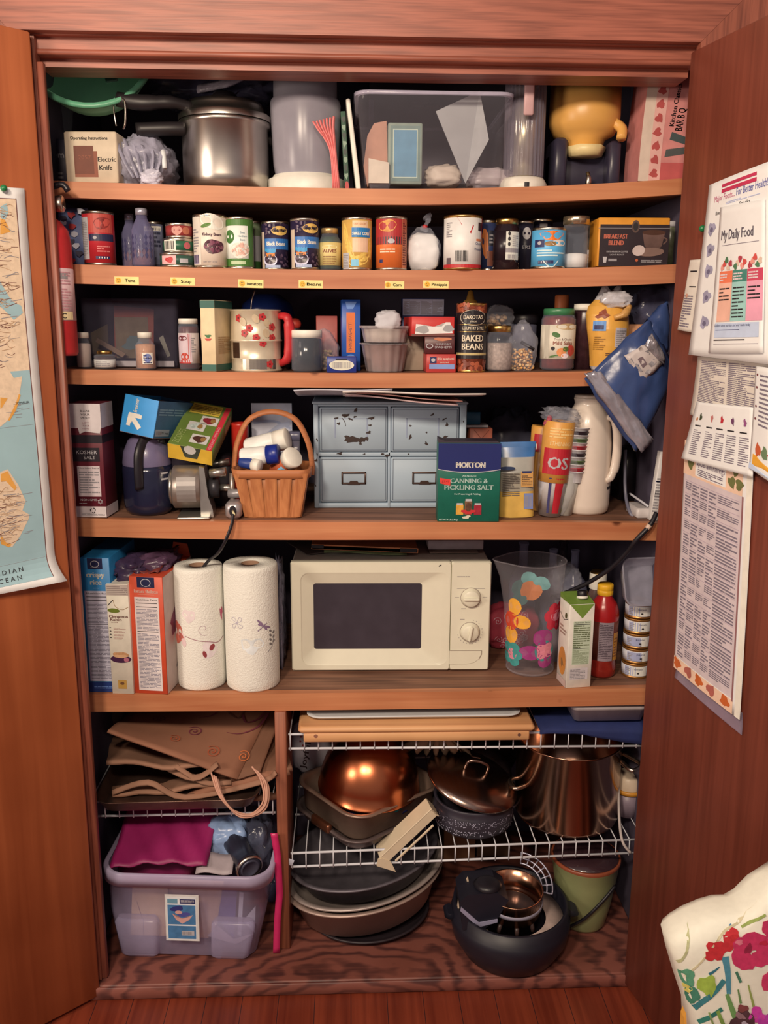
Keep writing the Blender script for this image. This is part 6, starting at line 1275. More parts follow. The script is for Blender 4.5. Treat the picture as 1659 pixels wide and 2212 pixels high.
put('canning_salt_box', 'green and navy canning and pickling salt box at the shelf edge', 'box', [('carton', m), ('torn_flap', fl)], (cx, Y, z), (0, 0, R_(-2)))
# boxes behind
cx, w, h, Y, z = P(1012, 1062, 925, 1100, 4, .33)
m = M().box(-w/2, w/2, 0, .07, 0, h, mt((166, 86, 62), .5, var=.2), .002); d = D(m, FR(0)); d.curve([(-w*.3, h*.98), (w*.02, h*.86), (w*.35, h*.98)], .0015, mt((120, 56, 40), .5), 1)
put('copper_brown_box', 'copper brown gift box behind the canning salt box', 'box', m, (cx, Y, z))
zz = z+h+.001; a = at(1008, 890, .36); b = at(1035, 890, .36)
put('stack_box', 'thin white box lying on the copper brown box', 'box', M().box(-w/2-.02, w/2-.01, 0, .06, 0, .006, LGREY, .001), (cx, .335, zz))
put('teal_box', 'small teal box on top behind the drawer cabinet', 'box', M().box(0, b.x-a.x+.02, 0, .05, 0, .030, mt((28, 86, 110), .5), .001), (a.x-.02, .335, zz+.007))
cx, w, h, Y, z = P(1040, 1140, 895, 1100, 4, .45); m = M().blob(w*.55, .05, h*.5, mt((96, 92, 104), .3, alpha=.8, var=.4, sc=20), (0, 0, h*.5), amp=.2, fr=1.8, seed=41, flatb=True)
put('grey_bread_bag', 'grey plastic bag slumped at the back between the copper box and the cups', 'bag', m, (cx+.02, .49, z))
# blue yellow pouch
cx, w, h, Y, z = P(1078, 1158, 958, 1120, 4, .16)
n = 10
def pouch(w, h, dpt, mat_fn, lean=0, n=28):
    m = M(); rows = [(0, 1, 1), (.1, 1.0, 1.05), (.35, .98, 1.0), (.6, .98, .8), (.8, 1.02, .45), (.93, 1.08, .16), (1, 1.12, .05)]; vs = []
    for v, a_, b_ in rows:
        for k in range(n):
            t = 2*pi*k/n; c, s_ = cos(t), sin(t); pw = .75
            vs.append((w/2*a_*abs(c)**pw*(1 if c > 0 else -1), dpt*b_*abs(s_)**pw*(1 if s_ > 0 else -1)*(1+.08*noise.noise(V((c*2, v*6, 1)))), h*v))
    for i in range(len(rows)-1): m.add(vs[i*n:(i+2)*n], [(k, (k+1) % n, n+(k+1) % n, n+k) for k in range(n)], mat_fn(i), True)
    m.add(vs[-n:], [tuple(range(n))], mat_fn(9)); m.add(vs[:n], [tuple(range(n))[::-1]], mat_fn(0)); return m
PB = mt((60, 110, 160), .25, var=.25, sc=20); PG = mt((170, 156, 130), .3, var=.1); PY = mt((228, 178, 84), .3, var=.1)
m = pouch(w, h, .026, lambda i: [PY, PY, PG, mt((176, 168, 150), .3), PB, PB, PB, PB, PB, PB][i])
d = D(m, FR(-.027), w/6); d.up(2); d.rect(w*.1, h*.02, w*.45, h*.02, PY); d.lines(-w*.38, h*.3, w*.08, h*.62, 13, mt((110, 100, 90), .5), .45, (.3, .8)); d.rect(w*.12, h*.42, w*.44, h*.62, mt((206, 150, 80), .5)); d.rect(w*.2, h*.12, w*.44, h*.33, mt((120, 130, 170), .5)); d.up(); d.lines(w*.15, h*.44, w*.42, h*.58, 6, mt((110, 80, 50), .5)); d.bars(w*.22, h*.15, w*.42, h*.3, GREY, 8); d.rect(w*.15, h*.6, w*.4, h*.63, NAVY); d.ell(-w*.25, h*.67, w*.22, h*.025, mt((44, 60, 90), .5))
put('baking_pouch', 'blue, grey and yellow stand-up pouch right of the canning salt', 'pouch', m, (cx+.004, Y+.03, z), (0, R_(-2), R_(-6)))
# cups in bag
cx, w, h, Y, z = P(1166, 1232, 905, 1118, 4, .16)
CW = mt((230, 220, 208), .5); CR_ = mt((190, 36, 46), .45); CO_ = mt((226, 158, 72), .45)
def stack_cups(m, cx0, y0, n, z0, dz, r0, r1, hc, cols):
    for k in range(n):
        zb = z0+k*dz; m.lathe([(r0, zb), (r1, zb+hc), (r1+.0015, zb+hc+.001), (r1+.0015, zb+hc-.0015), (r1*.99, zb+hc-.002)], cols, 28, c=(cx0, y0, 0))
r0, r1 = w*.36, w*.5
m = M(); H1 = h*.72
m.lathe([(0, .004), (r0*.95, .004), (r0, .002), (r1*.95, H1*.58), (r1, H1*.6)], CW, 36)
d = D(m, lambda u, v, o: ((r0+(r1-r0)*v/(H1*.6)+o)*sin(u/r0), -(r0+(r1-r0)*v/(H1*.6)+o)*cos(u/r0), v), r0*.2); d.o = .0008
d.rect(-r0*.05, .01, r0*.55, H1*.57, CR_); d.rect(-r0*.5, .01, -r0*.32, H1*.57, mt((60, 56, 96), .45)); d.rect(r0*.95, .01, r0*1.15, H1*.57, mt((150, 150, 70), .45))
sl = M().lathe([(r1*.98, H1*.5), (r1*1.0, H1*.5), (r1*1.02, h*.96), (r1*.97, h*.97)], CO_, 36)
d = D(sl, CYL(r1*1.015), r1*.2); d.o = .0006; d.rect(-r1*1.1, H1*.62, r1*1.0, H1*.98, CR_); d.up(); d.text(-r1*.02, H1*.7, H1*.17, 'OS', LGREY, w=r1*1.35, bold=.0012); d.up()
d.lines(-r1*.8, H1*1.13, r1*.8, H1*1.28, 4, mt((240, 196, 120), .5)); d.text(0, H1*1.02, H1*.06, 'ETHENWO', mt((240, 206, 140), .5), w=r1*1.4)
st2 = M(); x2 = r1*1.75; y2 = .012
for k in range(13):
    zb = h*.45+k*h*.037; cm = [CW, CR_, CW, mt((90, 110, 60), .45), CW, mt((60, 40, 46), .45)][k % 6]
    st2.lathe([(r1*.72, zb-.02), (r1*.80, zb+.004), (r1*.84, zb+.004), (r1*.84, zb+.006), (r1*.79, zb+.006)], cm, 28, c=(x2*.72, y2, 0))
st2.lathe([(0, .003), (r1*.55, .003), (r1*.8, h*.45), (0, h*.45)], mt((200, 190, 170), .5), 28, c=(x2*.60, y2, 0))
st3 = M(); st3.lathe([(r1*.7, 0), (r1*.85, h*.62), (r1*.9, h*.86), (r1*.85, h*.88), (0, h*.86)], CO_, 30, c=(-r1*.45, .07, 0)); d = D(st3, CYL(r1*.9, 0, 0, -r1*.45, .07), r1*.2); d.rect(-r1*.9, h*.62, r1*.6, h*.8, CR_); d.rect(-r1*.9, h*.64, -r1*.6, h*.7, WHITE)
f = M().blob(r1*1.25, .042, h*.52, FILM, (r1*.25, .02, h*.52), amp=.07, fr=2.6, seed=44, pw=.45, flatb=True)
f2 = M().blob(r1*1.0, .03, .016, FILM, (r1*.1, .02, h*1.02), amp=.4, fr=3.5, seed=45)
kn = M().tube([(-r1*.95, 0, h*.93), (-r1*.8, -.01, h*.96), (-r1*.7, 0, h*1.0)], .006, mt((196, 90, 96), .4, alpha=.8), 8, sub=3)
put('paper_cup_pack', 'clear bag of striped paper cups with an orange and red band', 'cups', [('cup_stack', m), ('wrapper_band', sl), ('cup_stack', st2), ('cup_stack', st3), ('bag_film', f, [('bag_top', f2)]), ('bag_knot', kn)], (cx-.002, Y+.03, z), (0, R_(4), 0))
# carafe
cx, w, h, Y, z = P(1228, 1338, 850, 1113, 4, None); r = w/2; Yc = Y+r; h = at(1275, 852, Yc).z-z
CF = mt((228, 204, 178), .28, var=.03, coat=.3)
b = M().lathe([(0, 0), (r*.82, 0), (r*.93, .006), (r*.97, h*.08), (r*.98, h*.3), (r*.96, h*.6), (r*.88, h*.75), (r*.74, h*.86), (r*.6, h*.91), (r*.57, h*.93), (r*.6, h*.955), (r*.62, h*.965), (r*.6, h*.975), (0, h*.975)], CF, 56)
lidc = M().lathe([(r*.58, h*.976), (r*.6, h*.98), (r*.58, h*.995), (r*.5, h), (0, h*1.002)], CF, 40)
hdl = M().tube([(r*.55, -r*.35, h*.80), (r*.75, -r*.55, h*.82), (r*.93, -r*.62, h*.76), (r*1.02, -r*.62, h*.6), (r*.98, -r*.62, h*.42), (r*.80, -r*.7, h*.32), (r*.62, -r*.72, h*.29)], [.009, .011, .012, .012, .012, .010, .008], CF, 12, sub=6, flat=.8)
btn = M(); d = D(btn, CYL(r*.985), .01); d.rect(r*.75, h*.215, r*1.15, h*.24, INK)
put('thermal_carafe', 'tall white thermal carafe with a long handle on its right side', 'carafe', [('carafe_body', b, [('brand_mark', btn)]), ('lid', lidc), ('handle', hdl)], (cx, Yc, z))
# power strip + white cable + box edge
q = at(1385, 1095, .18); m = M().box(-.016, .016, -.02, .06, 0, .024, mt((206, 190, 176), .4), .004)
cb = M().tube([at(1362, 1045, .25)-q, at(1382, 1058, .2)-q, at(1402, 1072, .17)-q], .0028, mt((206, 196, 190), .4), 6, sub=4); cb.tube([at(1352, 950, .25)-q, at(1352, 1040, .24)-q, at(1362, 1085, .2)-q, at(1376, 1100, .19)-q], .004, mt((110, 104, 112), .4), 6, sub=4)
put('power_adapter', 'beige power adapter with its cable right of the carafe', 'power adapter', [('adapter_body', m), ('cable', cb)], (q.x, q.y, shz(4, q.x)+.0005))
q = at(1388, 940, .35); put('black_appliance', 'black appliance in the dark right corner of the fourth shelf', 'appliance', M().loft([(0, .04, .05, .02), (.1, .04, .05, .02), (.13, .025, .03, .015)], mt((40, 34, 38), .3)), (q.x+.0, .42, shz(4, q.x)+.0005))
a = at(1408, 1060, .145); b = at(1428, 1060, .145); z = shz(4, a.x)+.0005
m = M().box(0, .03, 0, .02, 0, at(1410, 975, .145).z-z, mt((228, 216, 200), .5), .001); d = D(m, FR(0)); d.lines(.002, .02, .014, .1, 12, GREY); d.bars(.002, .055, .014, .068, GREY, 6); d.rect(0, .088, .02, .091, NAVY)
put('white_box', 'white printed box edge at the far right of the fourth shelf', 'box', m, (a.x, .145, z), (0, R_(5), 0))
# black cord right
m = M().tube([at(1418, 1108, .115), at(1404, 1135, .105), at(1376, 1165, .105), at(1352, 1195, .13), at(1318, 1228, .16), at(1268, 1260, .2), at(1214, 1284, .24)], .0055, BLACK, 8, sub=6)
m.tube([at(1398, 1142, .104), at(1404, 1134, .103)], .006, mt((226, 190, 160), .4), 6)
put('power_cable', 'black power cable crossing the right end of the fifth shelf opening', 'cable', m)
# ================================================================ SHELF 5
def cereal(pl, pr, pt, pb, mat, name, label, deco, dp, rz=0, dYr=0, top=None):
    cx, w, h, Y, z = P(pl, pr, pt, pb, 5, None); Y = max(Y, .122); cx = (at(pl, pb, Y).x+at(pr, pb, Y).x)/2; w = at(pr, pb, Y).x-at(pl, pb, Y).x; h = at((pl+pr)/2, pt, Y).z-z
    m = M().box(-w/2, w/2, 0, dp, 0, h, mat, .001); deco(m, w, h, dp); parts = [('carton', m)]
    if top: parts += top(w, h, dp)
    put(name, label, 'cereal box', parts, (cx, Y, z), (0, 0, R_(rz)))
def logo(d, w, h, v, s_=.22):
    d.rect(-w*.26, v, w*.26, h-.001, mt((30, 34, 66), .5)); d.up(); d.ell(0, v+(h-v)*.45, w*.15, w*.12, LGREY, 20); d.up(); d.ell(0, v+(h-v)*.45, w*.13, w*.10, mt((30, 34, 66), .5), 20); d.text(0, v+(h-v)*.42, w*.06, 'Kroger', LGREY, w=w*.2); d.rect(-w*.15, v+(h-v)*.12, w*.15, v+(h-v)*.15, GREY); d.o -= .00044
def dec(m, w, h, dp):
    d = D(m, FR(0)); d.rect(-w/2, .001, w/2, h*.08, mt((36, 58, 112), .5)); logo(d, w, h, h*.92); nutri(d, -w*.42, h*.085, w*.5, h*.76); d.up()
    d.text(0, h*.86, h*.04, 'crispy', WHITE, w=w*.62, bold=.0006); d.text(0, h*.805, h*.04, 'rice', WHITE, w=w*.38, bold=.0006); d.lines(-w*.3, h*.03, w*.35, h*.05, 2, mt((110, 140, 190), .5)); d.text(0, h*.775, h*.014, 'cereal', mt((120, 170, 200), .5), w=w*.2)
cereal(192, 254, 1205, 1498, mt((42, 120, 164), .45), 'crispy_rice_box', 'blue crispy rice cereal box at the left end of the fifth shelf', dec, .18, -4)
def dec(m, w, h, dp):
    d = D(m, FR(0)); d.rect(-w/2, h*.9, w/2, h-.001, mt((200, 180, 160), .5)); d.up(); d.lines(-w*.45, h*.91, w*.48, h*.99, 5, mt((150, 130, 118), .5), .4, (.5, 1))
    d.curve([(-w*.45, h*.81), (-w*.2, h*.86)], .0015, INK); d.curve([(-w*.2, h*.86), (-w*.1, h*.8), (w*.2, h*.775), (w*.48, h*.8)], .001, mt((160, 120, 70), .5)); d.ell(-w*.2, h*.765, w*.28, h*.02, mt((112, 122, 40), .5), 14, -.05)
    BRW = mt((126, 64, 54), .5); d.text(0, h*.70, h*.026, 'Cinnamon', BRW, w=w*.85, bold=.0003); d.text(-w*.12, h*.672, h*.026, 'Raisin', BRW, w=w*.5, bold=.0003); d.text(-w*.2, h*.655, h*.01, 'Granola', BRW, w=w*.3)
    for k in range(4): d.ell(-w*.4, h*(.61-.03*k), w*.05, h*.004, INK, 8); d.lines(-w*.25, h*(.595-.03*k), w*(.3-.05*k), h*(.615-.03*k), 2, mt((196, 160, 140), .5))
    d.ell(w*.0, h*.36, w*.36, h*.03, mt((206, 150, 100), .5, var=.3, sc=200), 16, 0, .1); d.ell(0, h*.325, w*.48, h*.035, mt((74, 34, 64), .5), 20); d.up(); d.ell(0, h*.35, w*.34, h*.015, mt((220, 170, 120), .5), 14, 0, .1); d.ell(w*.25, h*.32, w*.12, h*.02, mt((190, 110, 120), .5), 10)
    d.rect(-w*.2, h*.05, w*.2, h*.13, mt((196, 148, 70), .5)); d.up(); d.ell(0, h*.1, w*.1, h*.014, mt((120, 80, 50), .5), 8)
def top(w, h, dp): return [('bag_liner', M().blob(w*.7, dp*.4, .03, mt((70, 52, 74), .3, alpha=.8, var=.3, sc=30, bump=.8), (w*.25, dp*.55, h+.012), amp=.3, fr=2.2, seed=51)), ('open_flap', M().prism([(-w/2, h), (w/2, h), (w*.35, h+.024), (-w*.45, h+.018)], dp*.9, dp*.92, mt((206, 190, 180), .5)))]
cereal(243, 291, 1262, 1514, mt((232, 216, 186), .45), 'cinnamon_raisin_box', 'opened cream cinnamon raisin granola box between the two cereal boxes', dec, .17, -6, top=top)
def dec(m, w, h, dp):
    d = D(m, FR(0)); logo(d, w, h, h*.91); nutri(d, -w*.36, h*.03, w*.36, h*.83, mt((226, 206, 190), .5)); d.up(); d.text(0, h*.865, h*.03, 'bran flakes', mt((240, 196, 170), .5), w=w*.7, bold=.0004); d.rect(-w*.25, h*.85, w*.25, h*.853, mt((230, 150, 120), .5))
    d = D(m, RT(w/2)); d.rect(.001, .001, dp-.001, h-.001, mt((206, 178, 160), .5)); d.up(); d.ell(dp*.5, h*.6, dp*.35, h*.1, mt((130, 60, 80), .5, var=.3), 16, .3, .15); d.ell(dp*.6, h*.25, dp*.3, h*.04, mt((160, 140, 130), .5), 12, .4, .2)
def top(w, h, dp): return [('open_flap', M().prism([(-w*.1, h), (w*.5, h), (w*.42, h+.03), (-w*.02, h+.034)], dp*.97, dp*.985, mt((210, 84, 48), .5))), ('inner_flap', M().sheet(lambda u, v: (-w*.48+w*.75*u, dp*(.12+.75*v), h+.002+.028*u*v+.004*sin(u*9)), 8, 8, mt((120, 50, 42), .5, var=.3), .001)), ('bag_liner', M().blob(w*.5, dp*.3, .022, mt((96, 66, 84), .3, alpha=.85, var=.3, sc=30, bump=.8), (-w*.1, dp*.55, h+.006), amp=.3, fr=2.5, seed=52))]
cereal(291, 365, 1246, 1514, mt((206, 76, 44), .45), 'bran_flakes_box', 'orange bran flakes box with its top torn open', dec, .19, -9, top=top)
# paper towels
PT = mt((236, 224, 200), .9, var=.03, sc=300, bump=.5)
def towels(pl, pr, pt, pb, label, deco):
    cx, w, h, Y, z = P(pl, pr, pt, pb, 5, None); r = w/2; Yc = Y+r; h = at(cx and (pl+pr)/2, pt, Yc).z-z-.001
    w = at(pr, 1350, Yc).x-at(pl, 1350, Yc).x; r = w/2; cx = at((pl+pr)/2, 1350, Yc).x
    m = M().lathe([(.021, .001), (r*.96, 0), (r*.995, .004), (r, .02), (r, h-.01), (r*.985, h-.003), (r*.95, h), (.021, h), (.021, .001)], PT, 64); deco(D(m, CYL(r), r*.15), r, h)
    c = M().lathe([(.0209, .002), (.0209, h-.001), (.0195, h-.001), (.0195, .002)], mt((150, 112, 84), .8), 32)
    put('paper_towel_roll', label, 'paper towels', [('towel_sheets', m), ('cardboard_core', c)], (cx, Yc, z), (0, 0, 0), None)
PKF = mt((232, 196, 184), .8); RDF = mt((214, 110, 86), .8, var=.2, sc=60); GF = mt((206, 200, 188), .8); PUR = mt((140, 110, 130), .8); DR = mt((150, 60, 60), .8)
def dec(d, r, h):
    d.ell(-r*.3, h*.63, r*.3, h*.05, mt((236, 212, 198), .8), 16, -.5, .15); d.ell(r*.5, h*.34, r*.3, h*.07, mt((238, 216, 204), .8), 16, .2, .15); d.ell(-r*1.0, h*.47, r*.35, h*.095, RDF, 20, 0, .06); d.ell(-r*.6, h*.42, r*.12, h*.06, PKF, 12, .2, .1); d.up()
    d.ell(-r*.75, h*.45, r*.14, h*.03, mt((190, 100, 84), .8), 12, .3, .2); d.curve([(-r*.5, h*.46), (0, h*.43), (r*.5, h*.41), (r*.9, h*.39), (r*1.3, h*.42)], .0016, mt((170, 120, 120), .8)); d.curve(spiral(r*.3, h*.52, r*.28, 1.1, -1.8), .0012, mt((190, 160, 156), .8)); d.ell(r*.62, h*.36, r*.11, h*.03, DR, 10, -.6); d.ell(r*.3, h*.31, r*.08, h*.03, DR, 10, .3); d.ell(r*1.2, h*.62, r*.1, h*.05, mt((196, 90, 110), .8), 10, 0, .3)
towels(381, 485, 1218, 1494, 'paper towel roll with a red apple print, the left one', dec)
def dec(d, r, h):
    for k in range(4): a = .8+1.57*k; d.curve([(-r*.45, h*.57), (-r*.45+.014*cos(a-.3), h*.57+.014*sin(a-.3)), (-r*.45+.016*cos(a+.3), h*.57+.016*sin(a+.3)), (-r*.45, h*.57)], .0013, mt((190, 176, 176), .8), 4)
    d.ell(r*.1, h*.39, r*.42, h*.06, mt((226, 222, 208), .8), 16, .1, .2); d.up(); px, pv = r*.55, h*.54
    for t, L in ((2.3, .022), (2.7, .015), (-.4, .02), (-.9, .014)): d.ell(px+L*.5*cos(t), pv+L*.5*sin(t), L*.5, .0028, PUR, 10, t)
    d.curve([(px-.014, pv-.01), (px, pv), (px+.008, pv+.006)], .002, PUR); sx = r*.9
    d.curve([(sx-.012, h*.32), (sx+.002, h*.37), (sx+.006, h*.45)], .0013, GREY)
    for k in range(7): d.ell(sx+(.006 if k % 2 else -.004), h*(.38+.018*k), .0045, .0028, mt((130, 120, 110), .8), 8, .6 if k % 2 else 2.5)
towels(486, 602, 1214, 1497, 'paper towel roll with a grey dragonfly print, the right one', dec)
cx, w, h, Y, z = P(598, 614, 1235, 1445, 5, .25)
m = M().blob(.014, .05, h*.5, mt((176, 166, 176), .15, alpha=.4, var=.4, sc=50, bump=1.), (0, .05, h*.5), amp=.3, fr=2.5, seed=60, pw=.5, flatb=True)
put('plastic_wrap_bundle', 'clear plastic wrap bundle squeezed between the towels and the microwave', 'plastic wrap', m, (cx-.008, Y, z))
# ---- microwave
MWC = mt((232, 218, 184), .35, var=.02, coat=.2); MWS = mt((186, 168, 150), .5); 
a = onz(629, 1453, z0 if 0 else .749); b = onz(1052, 1447, .749); Yf = (a.y+b.y)/2; z = shz(5, .1)+.004
x0 = at(629, 1340, Yf).x; x1 = at(1058, 1330, Yf).x; W = x1-x0; H = at(840, 1213, Yf).z-z
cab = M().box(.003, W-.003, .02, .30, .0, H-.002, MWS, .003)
for sx in (.03, W-.03):
    for sy in (.04, .27): cab.lathe([(0, -.0035), (.01, -.0035), (.01, .001)], BLACK, 12, c=(sx, sy, 0))
U = lambda px: at(px, 1330, Yf).x-x0
Vv = lambda py: at(840, py, Yf).z-z
xs = U(972); fx0, fx1, fz0, fz1 = U(677), U(911), Vv(1404), Vv(1262)
def ringface(o_, i_, yo, yi, mat, m):
    """bevel ring between outer rect o_ (x0,x1,z0,z1) at depth yo and inner i_ at yi"""
    P4 = lambda r_, y: [(r_[0], y, r_[2]), (r_[1], y, r_[2]), (r_[1], y, r_[3]), (r_[0], y, r_[3])]
    m.add(P4(o_, yo)+P4(i_, yi), [(k, (k+1) % 4, 4+(k+1) % 4, 4+k) for k in range(4)], mat)
door_ = M().loft([(0, W, H, .006)], MWC, cap0=False, cap1=False) if 0 else M()
def rr(x0, x1, z0, z1, r, y): 
    P_ = []
    for q, (sx, sz) in enumerate(((1, 1), (-1, 1), (-1, -1), (1, -1))):
        for k in range(6): a_ = q*pi/2+k/5*pi/2; P_.append(((x1-r if sx > 0 else x0+r)+r*cos(a_), y, (z1-r if sz > 0 else z0+r)+r*sin(a_)))
    return P_
rings = [rr(0, xs, 0, H, .004, .02), rr(0, xs, 0, H, .005, .004), rr(.003, xs-.001, .003, H-.003, .006, 0), rr(U(650), U(968), Vv(1435), Vv(1236), .02, 0), rr(U(652), U(955), Vv(1433), Vv(1240), .016, .002), rr(fx0, fx1, fz0, fz1, .006, .012)]
n = 24; vs = sum(rings, [])
door_.add(vs, [(i*n+k, i*n+(k+1) % n, (i+1)*n+(k+1) % n, (i+1)*n+k) for i in range(len(rings)-1) for k in range(n)], MWC, False)
door_.add(rings[0], [tuple(range(n))], MWC)
wnd = M().add(rr(fx0, fx1, fz0, fz1, .006, .0118)+rr(fx0, fx1, fz0, fz1, .006, .016), [tuple(range(n))[::-1], tuple(range(n, 2*n))]+[(k, (k+1) % n, n+(k+1) % n, n+k) for k in range(n)], mt((66, 58, 62), .22, var=.15, sc=20))
pan = M(); rings = [rr(xs+.0008, W, 0, H, .004, .02), rr(xs+.0008, W, 0, H, .005, .005), rr(xs+.002, W-.003, .003, H-.003, .006, 0)]
pan.add(sum(rings, []), [(i*n+k, i*n+(k+1) % n, (i+1)*n+(k+1) % n, (i+1)*n+k) for i in range(2) for k in range(n)]+[tuple(2*n+k for k in range(n))], MWC)
d = D(pan, FR(0)); uk = U(1015); k1, k2 = Vv(1290), Vv(1364)
TK = mt((170, 156, 140), .5)
for py, l, r_ in ((1271, 985, 1003), (1271, 1025, 1045), (1290, 981, 990), (1290, 1040, 1050)): d.rect(U(l), Vv(py), U(r_), Vv(py)+.0012, TK)
d.rect(U(995), Vv(1315), U(1005), Vv(1315)+.002, TK); d.rect(U(993), Vv(1338), U(1003), Vv(1338)+.002, TK); d.lines(U(985), Vv(1246), U(1012), Vv(1242), 1, TK)
for k in range(17): t = R_(-60-150-k*15+90); d.ell(uk+.030*cos(t+3.4), k2+.030*sin(t+3.4), .0012, .0012, TK, 6)
btn = M(); pts = [(U(970)+.002, Vv(1434)), (U(970)+.002, Vv(1404)), (U(1041), Vv(1404)), (U(1041), Vv(1412)), (U(1036), Vv(1422)), (U(1025), Vv(1430)), (U(1010), Vv(1433))]
btn.prism(pts, -.0015, .001, MWC); d2 = D(btn, FR(-.0015)); 
for a_, b_ in zip(pts[1:4], pts[2:5]): d2.curve([a_, b_], .0012, mt((140, 120, 100), .5), 1)
parts = [('cabinet', cab), ('door_frame', door_, [('door_window', wnd)]), ('control_panel', pan), ('door_button', btn)]
for nm, kz, ang in (('power_knob', k1, 0), ('timer_knob', k2, R_(80))):
    kb = M().lathe([(0, 0), (.0235, 0), (.0235, .002), (.021, .004), (.020, .012), (.018, .014), (0, .014)], MWC, 36); kb.box(-.019, .019, -.004, .004, .012, .021, MWC, .003)
    kb.xf(Matrix.Rotation(ang, 4, 'Z')).xf(Matrix.Rotation(R_(90), 4, 'X')).xf(Matrix.Translation((uk, 0, kz)))
    rg = M().lathe([(.0235, 0), (.0245, 0), (.0245, .0012), (.0235, .0012)], mt((150, 130, 112), .5), 36).xf(Matrix.Rotation(R_(90), 4, 'X')).xf(Matrix.Translation((uk, 0, kz)))
    parts.append((nm, kb, [('knob_ring', rg)]))
dm_ = D(door_, FR(0)); dm_.ell(U(948), Vv(1221), .004, .0016, INK, 8, .5)
put('microwave_oven', 'white microwave oven with a dark window and two round knobs', 'microwave', parts, (x0, Yf, z), (0, 0, R_(-1)))
zt = z+H+.0005
m = M().box(0, U(905)-U(672), 0, .16, 0, .010, mt((186, 110, 66), .5), .001).box(0, U(905)-U(672), 0, .003, .0, .012, mt((196, 120, 74), .5)); d = D(m, FR(0)); d.rect((U(905)-U(672))*.83, .001, (U(905)-U(672))*.985, .011, BLACK); d.rect(0, .003, .03, .011, BLACK)
put('tray_table', 'narrow orange wooden board with a black metal corner on top of the microwave', 'board', m, (x0+U(672), Yf+.05, zt+.018), (0, R_(2.6), 0))
m = M().sheet(lambda u, v: (.20*u, .12*v, .010-.006*u+.002*sin(u*6)), 10, 4, mt((96, 104, 66), .6), .002)
put('green_magazine', 'olive green booklet under the wooden board on the microwave', 'magazine', m, (x0+U(700), Yf+.04, zt+.002)); 
m = M().box(0, .13, 0, .14, 0, .0025, mt((80, 66, 60), .6)); put('dark_folder', 'dark folder lying crooked at the left on top of the microwave', 'folder', m, (x0+U(650)+.012, Yf+.06, zt+.0005), (0, 0, R_(24)))
m = M().box(0, U(1053)-U(930), 0, .12, 0, .024, mt((176, 156, 150), .5), .002); put('grey_box', 'flat pinkish-grey box on the right of the microwave top', 'box', m, (x0+U(930), Yf+.09, zt+.004)); m = M().box(0, .075*1.6, 0, .13, 0, .003, mt((120, 96, 80), .6, var=.3), .001)
put('brown_mat', 'stained brown mat under the grey box on the microwave', 'mat', m, (x0+U(932), Yf+.07, zt))
